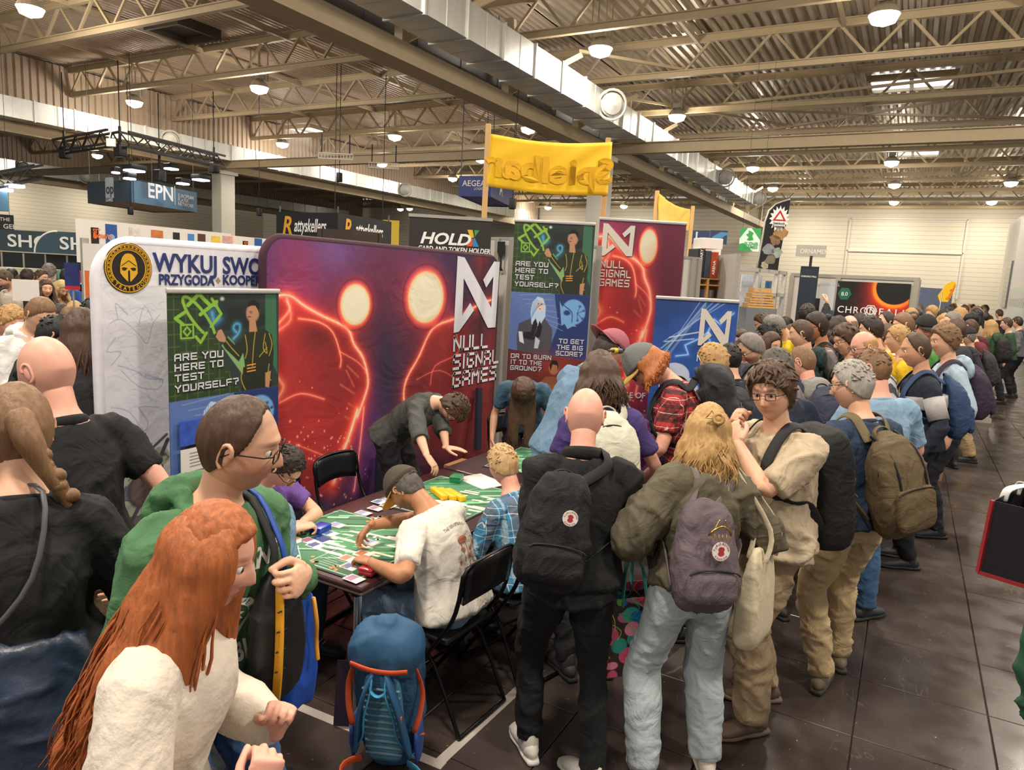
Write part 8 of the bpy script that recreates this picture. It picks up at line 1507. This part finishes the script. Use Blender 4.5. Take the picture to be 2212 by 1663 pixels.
D9 = [
 (1545, 748, 5.3, 22, 'with curly blond fringe and faded sides before the blue banner', dict(head=(24, 12, 0), hair=('curly', 'blond'), top=dict(c='202226', sleeve=.5)), ('black backpack on the curly blond man', '1c1d22')),
 (1580, 742, 6.0, 30, 'with smooth black hair and navy jacket right beside the blue banner', dict(hair=('short', 'black'), top=dict(c='262b38', sleeve=1)), None),
 (1628, 722, 6.2, 95, 'older with grey curls and glasses in a beige shirt', dict(head=(0, 26, 0), hair=('recede', 'grey'), hth=.02, beard=.7, glasses='rect', top=dict(c='b0a288', sleeve=1), fat=1.15), ('black backpack on the older bearded man', '1a1b1f')),
 (1604, 712, 7.4, 120, 'in a grey hoodie behind the bearded man', dict(hair=('long', 'brown'), hlen=.12, top=dict(c='77777a', sleeve=1), lod=1), None),
 (1668, 716, 7.0, -160, 'woman with brown hair smiling towards the camera', dict(fem=1, head=(10, 0, 6), hair=('long', 'brown'), hlen=.26, top=dict(c='3a3c44', sleeve=1)), None),
 (1683, 754, 4.75, 25, 'with thick grey hair in a navy jumper behind the beige shirt', dict(head=(18, 6, 0), hair=('short', 'darkgrey'), hth=.016, fat=1.12, top=dict(c='1d2538', sleeve=1)), None),
 (1738, 746, 5.7, 12, 'balding in a grey hooded sweatshirt with glasses', dict(head=(30, 10, 0), hair=('recede', 'lightbrown'), hth=.005, glasses='rect', skin='pink', top=dict(c='8a8684', sleeve=1, hood=1), fat=1.1), ('navy backpack on the balding man in grey', '242c44')),
 (1678, 675, 8.3, 100, 'older with grey beard in a bright yellow tee, looking down', dict(head=(0, 32, 0), hair=('recede', 'grey'), hth=.014, beard=.8, glasses='rect', lean=14, top=dict(c='e0c024', sleeve=.5)), None),
 (1652, 676, 9.4, 80, 'in black beside the older man in yellow', dict(head=(0, 20, 0), hair=('short', 'brown'), top=dict(c='1b1b1e', sleeve=1)), None),
 (1664, 700, 7.8, 60, 'with black wavy hair low in front of the yellow tee', dict(hair=('mop', 'black'), top=dict(c='2a3a5a', sleeve=1)), None),
 (1735, 690, 7.2, 60, 'with cropped brown hair in a teal and black hooded jacket', dict(head=(10, 2, 0), hair=('buzz', 'brown'), hth=.008, top=dict(c='1e3a3a', sleeve=1, hood=1)), None),
 (1768, 674, 7.7, 78, 'with dark topknot and glasses in a grey tee', dict(head=(8, 6, 0), hair=('bun', 'dark'), hth=.014, glasses='rect', skin='tan', top=dict(c='6f686a', sleeve=.45), fat=1.1), ('black messenger backpack on the man in the grey tee', '17181b')),
 (1748, 644, 10.0, -30, 'in black raising a phone over the queue', dict(head=(-30, -4, 0), hair=('short', 'dark'), top=dict(c='17171a', sleeve=1), R=dict(t=(.16, .42, 1.72), pole=(1, -.2, -1)), L=dict(t=(-.2, .25, 1.1), pole=(-1, -.2, -1))), None),
 (1812, 682, 8.5, -75, 'woman with dark hair in profile before the eclipse poster', dict(fem=1, head=(0, -6, 0), hair=('long', 'dark'), hlen=.2, top=dict(c='3c3a40', sleeve=1)), None),
 (1838, 680, 9.4, 20, 'with a fully shaved pink head beyond the dark haired woman', dict(hair=('ring', 'lightbrown'), hth=.001, skin='pink', top=dict(c='4a4d56', sleeve=1)), None),
 (1832, 703, 7.0, 85, 'teenager with brown mop hair and glasses in a maroon shirt', dict(head=(10, 8, 0), hair=('mop', 'brown'), glasses='rect', top=dict(c='55262c', sleeve=1)), ('olive green strap backpack on the teenager', '4c5238')),
 (1872, 714, 6.4, 88, 'bald with a pink face and thin glasses in a striped shirt', dict(head=(0, 8, 0), hair=('ring', 'blond'), hth=.002, glasses='rect', skin='pink', fat=1.15, top=dict(m=plaid('stripes_grey', 'c8c8cc', [(0, .5, .5, '50525c', 1)], .03), sleeve=.5)), None),
 (1886, 683, 8.0, 38, 'with dark hair in a yellow lettered tee and lanyard, back to us', dict(head=(20, 4, 0), hair=('short', 'dark'), hth=.016, top=dict(c='e4b81c', sleeve=.5), Y=1), None),
 (1918, 673, 9.6, 70, 'bearded with receding dark hair beside the eclipse poster', dict(head=(20, -4, 0), hair=('recede', 'dark'), beard=.9, top=dict(c='55585c', sleeve=1)), None),
 (1920, 698, 8.7, -10, 'woman with a brown topknot in a red striped tee', dict(fem=1, hair=('bun', 'brown'), head=(30, 10, 0), top=dict(m=plaid('stripes_red', 'e0d8d4', [(2, .5, .4, 'b04048', 1)], .035), sleeve=.5)), None),
 (1956, 675, 9.4, 80, 'with a sandy bun and a large navy jacket', dict(hair=('bun', 'lightbrown'), head=(0, 8, 0), fat=1.2, top=dict(c='232c40', sleeve=1)), ('slate blue backpack strap on the person in navy', '4a5a78')),
 (1945, 702, 7.7, 60, 'in a yellow tee hidden behind the navy jacket queue', dict(hair=('short', 'blond'), top=dict(c='e0b41c', sleeve=.5), H=1.7), None),
 (2003, 681, 9.0, 172, 'in a black baseball cap and green shirt, facing us', dict(head=(0, 4, 0), hair=('short', 'dark'), glasses='rect', cap=('1c1c1f', '1c1c1f', 'front'), skin='pink', top=dict(c='5a9a4a', sleeve=.5)), None),
 (1984, 718, 6.3, 72, 'balding in a navy jacket with a broad grey chest band', dict(head=(6, 4, 0), hair=('recede', 'brown'), hth=.008, skin='mid', top=dict(c='1c2434', sleeve=1, collarh=.03), bottom=dict(c='0e0e11')), ('steel blue backpack on the man in the banded jacket', '2c4468')),
 (2046, 703, 7.3, 76, 'young with curly light brown hair in a pale blue hoodie', dict(head=(4, 0, 0), hair=('curly', 'lightbrown'), hth=.028, top=dict(c='a8bccc', sleeve=1, hood=1)), ('dark violet backpack on the curly haired youth', '3a2c40')),
 (2092, 706, 11.1, 60, 'in a black flat cap, black jacket and beige cargo trousers', dict(head=(10, 0, 0), hair=('short', 'grey'), cap=('222226', '222226', 'front'), glasses='rect', top=dict(c='1f1f20', sleeve=1, th=.024), bottom=dict(c='a48c66', th=.016, flare=1.15), fat=1.1, legs=dict(l=(-.12, -.12, .08), r=(.12, .14, .08))), ('dark grey round backpack on the man in the flat cap', '2c2a2c')),
 (2063, 659, 11.5, 82, 'tall with short grey hair and a white top above the crowd', dict(head=(0, 2, 0), hair=('buzz', 'grey'), hth=.008, beard=.4, top=dict(c='dcdad6', sleeve=1)), None),
 (2143, 690, 16.0, 20, 'with long blond hair in a bottle green hooded sweatshirt and jeans', dict(fem=1, hair=('long', 'blond'), hlen=.4, hthick=1.2, top=dict(c='2c4c34', sleeve=1, hood=1), bottom=dict(c='4a4a4e')), ('black and red backpack hanging low in the aisle', '1c1a1c')),
 (2177, 686, 18.0, 60, 'with dark hair in a forest green jacket at the aisle end', dict(hair=('short', 'brown'), top=dict(c='24402c', sleeve=1), bottom=dict(c='25262a')), None),
 (2200, 684, 19.5, 40, 'in a grey hooded jacket and black trousers, rightmost in the aisle', dict(hair=('short', 'dark'), top=dict(c='5c5c60', sleeve=1, hood=1), bottom=dict(c='141416')), None),
 (2128, 673, 20.0, 20, 'in a dark red jacket in the aisle', dict(hair=('short', 'dark'), top=dict(c='5a1a24', sleeve=1)), None),
 (2085, 655, 22, 10, 'in a navy jacket with a dark backpack far down the aisle', dict(hair=('short', 'brown'), top=dict(c='1f2a44', sleeve=1)), ('small black backpack far down the aisle', '17181c')),
]
for px, py, d, face, lab, kw, bk in D9:
    kw = dict(kw); Y = kw.pop('Y', 0); I = P_(px, py, d, face, lab, **kw)
    if bk: backpack(bk[0], I, .29, .44, .17, bk[1], u=.5)
    if Y:
        decal(I, text_mesh('SpielBar', .07, .03, 1, 'CENTER', 0), .66, 0, 0, mat('letter_orange', 'f07830'), 'lettering'); decal(I, text_mesh('Deine Spiele', .04, .02, 1, 'CENTER', 0), .5, 0, 0, mat('letter_dark', '2a2a33'), 'lettering')
    if 'broad grey chest' in lab:
        b = MB(); b.tube([I.ch(.50), I.ch(.58), I.ch(.68)], np.array([(.20, .15), (.205, .155), (.205, .15)])*I.s, 20, 1, ref=I.frame(.6)[:, 1], cap=False, sq=2.3); [b.tube([S+(E-S)*.3, S+(E-S)*.85], [.075, .072], 12, cap=False) for side, S, E, T, A_ in I.J]; b.build('grey_band', mat('cloth_band', 'a8a4a4', .85, bump=.2), I.root)
# far crowd down the aisle
rr = random.Random(11); TC = ['2a2c34', '3a4a6a', '5a2a34', 'c8c4bc', '6a6a6e', '2c4a3a', '8a3a3a', '4a5a78', 'b09a7a', '1c1c20', '708a9a', 'c0a040']; TN = ['charcoal', 'slate blue', 'wine red', 'off white', 'mid grey', 'dark green', 'brick red', 'steel blue', 'sand', 'black', 'grey blue', 'mustard']
HK = ['dark', 'brown', 'lightbrown', 'grey', 'black', 'blond']
pos = ['left part', 'middle', 'right part']
for k in range(44):
    px = 1975+ (k*37 % 160)+rr.uniform(-5, 5); d = 12+26*((k*7 % 44)/44)**1.1; py = 648+26*(14/d)*rr.uniform(.5, 1.1); i = k % 12; h_ = HK[(k*5) % 6]; z_ = 'nearer' if d < 20 else 'farther'
    st = rr.choice(['short', 'short', 'mop', 'long', 'curly', 'recede']) 
    P_(px, py, d, rr.choice([10, 40, 80, 100, -60, 150, 20]), 'with %s %s hair, %s top, %s crowd in the aisle, %s' % (h_.replace('lightb', 'light b'), st if st != 'mop' else 'thick', TN[i], z_, pos[min(2, int((px-1970)/56))]), lod=2, hair=(st, h_), fem=float(st == 'long'), top=dict(c=TC[i], sleeve=1), bottom=dict(c=rr.choice(['22242a', '3a4a68', '4a4238'])), group='far crowd in the aisle')
# a few filling the queue between the blue banner and the poster stand
for k, (px, py, d, c, hk, st) in enumerate(((1790, 690, 9.0, '4a5058', 'brown', 'short'), (1860, 676, 10.5, '3a3c44', 'dark', 'short'), (2100, 690, 12.5, '6a2a30', 'brown', 'short'), (2070, 690, 10.5, '303238', 'brown', 'mop'), (1700, 684, 10.0, '2a3040', 'black', 'short'), (1715, 700, 8.8, '505a70', 'brown', 'short'), (2118, 664, 24, '50505a', 'dark', 'short'), (2160, 668, 26, '2a2a30', 'brown', 'short'))):
    P_(px, py, d, (60, 20, 90, 10, 80, 50, 95, 20, 10)[k], 'with %s hair in the queue, %s' % (hk, ('behind the grey tee', 'before the poster edge', 'beside the flat cap man', 'behind the curly youth', 'beside the raised phone man', 'behind the teal hood', 'far by the lockers', 'farthest by the lockers')[k]), lod=2, hair=(st, hk), top=dict(c=c, sleeve=1))
bpy.data.scenes.remove(WS)
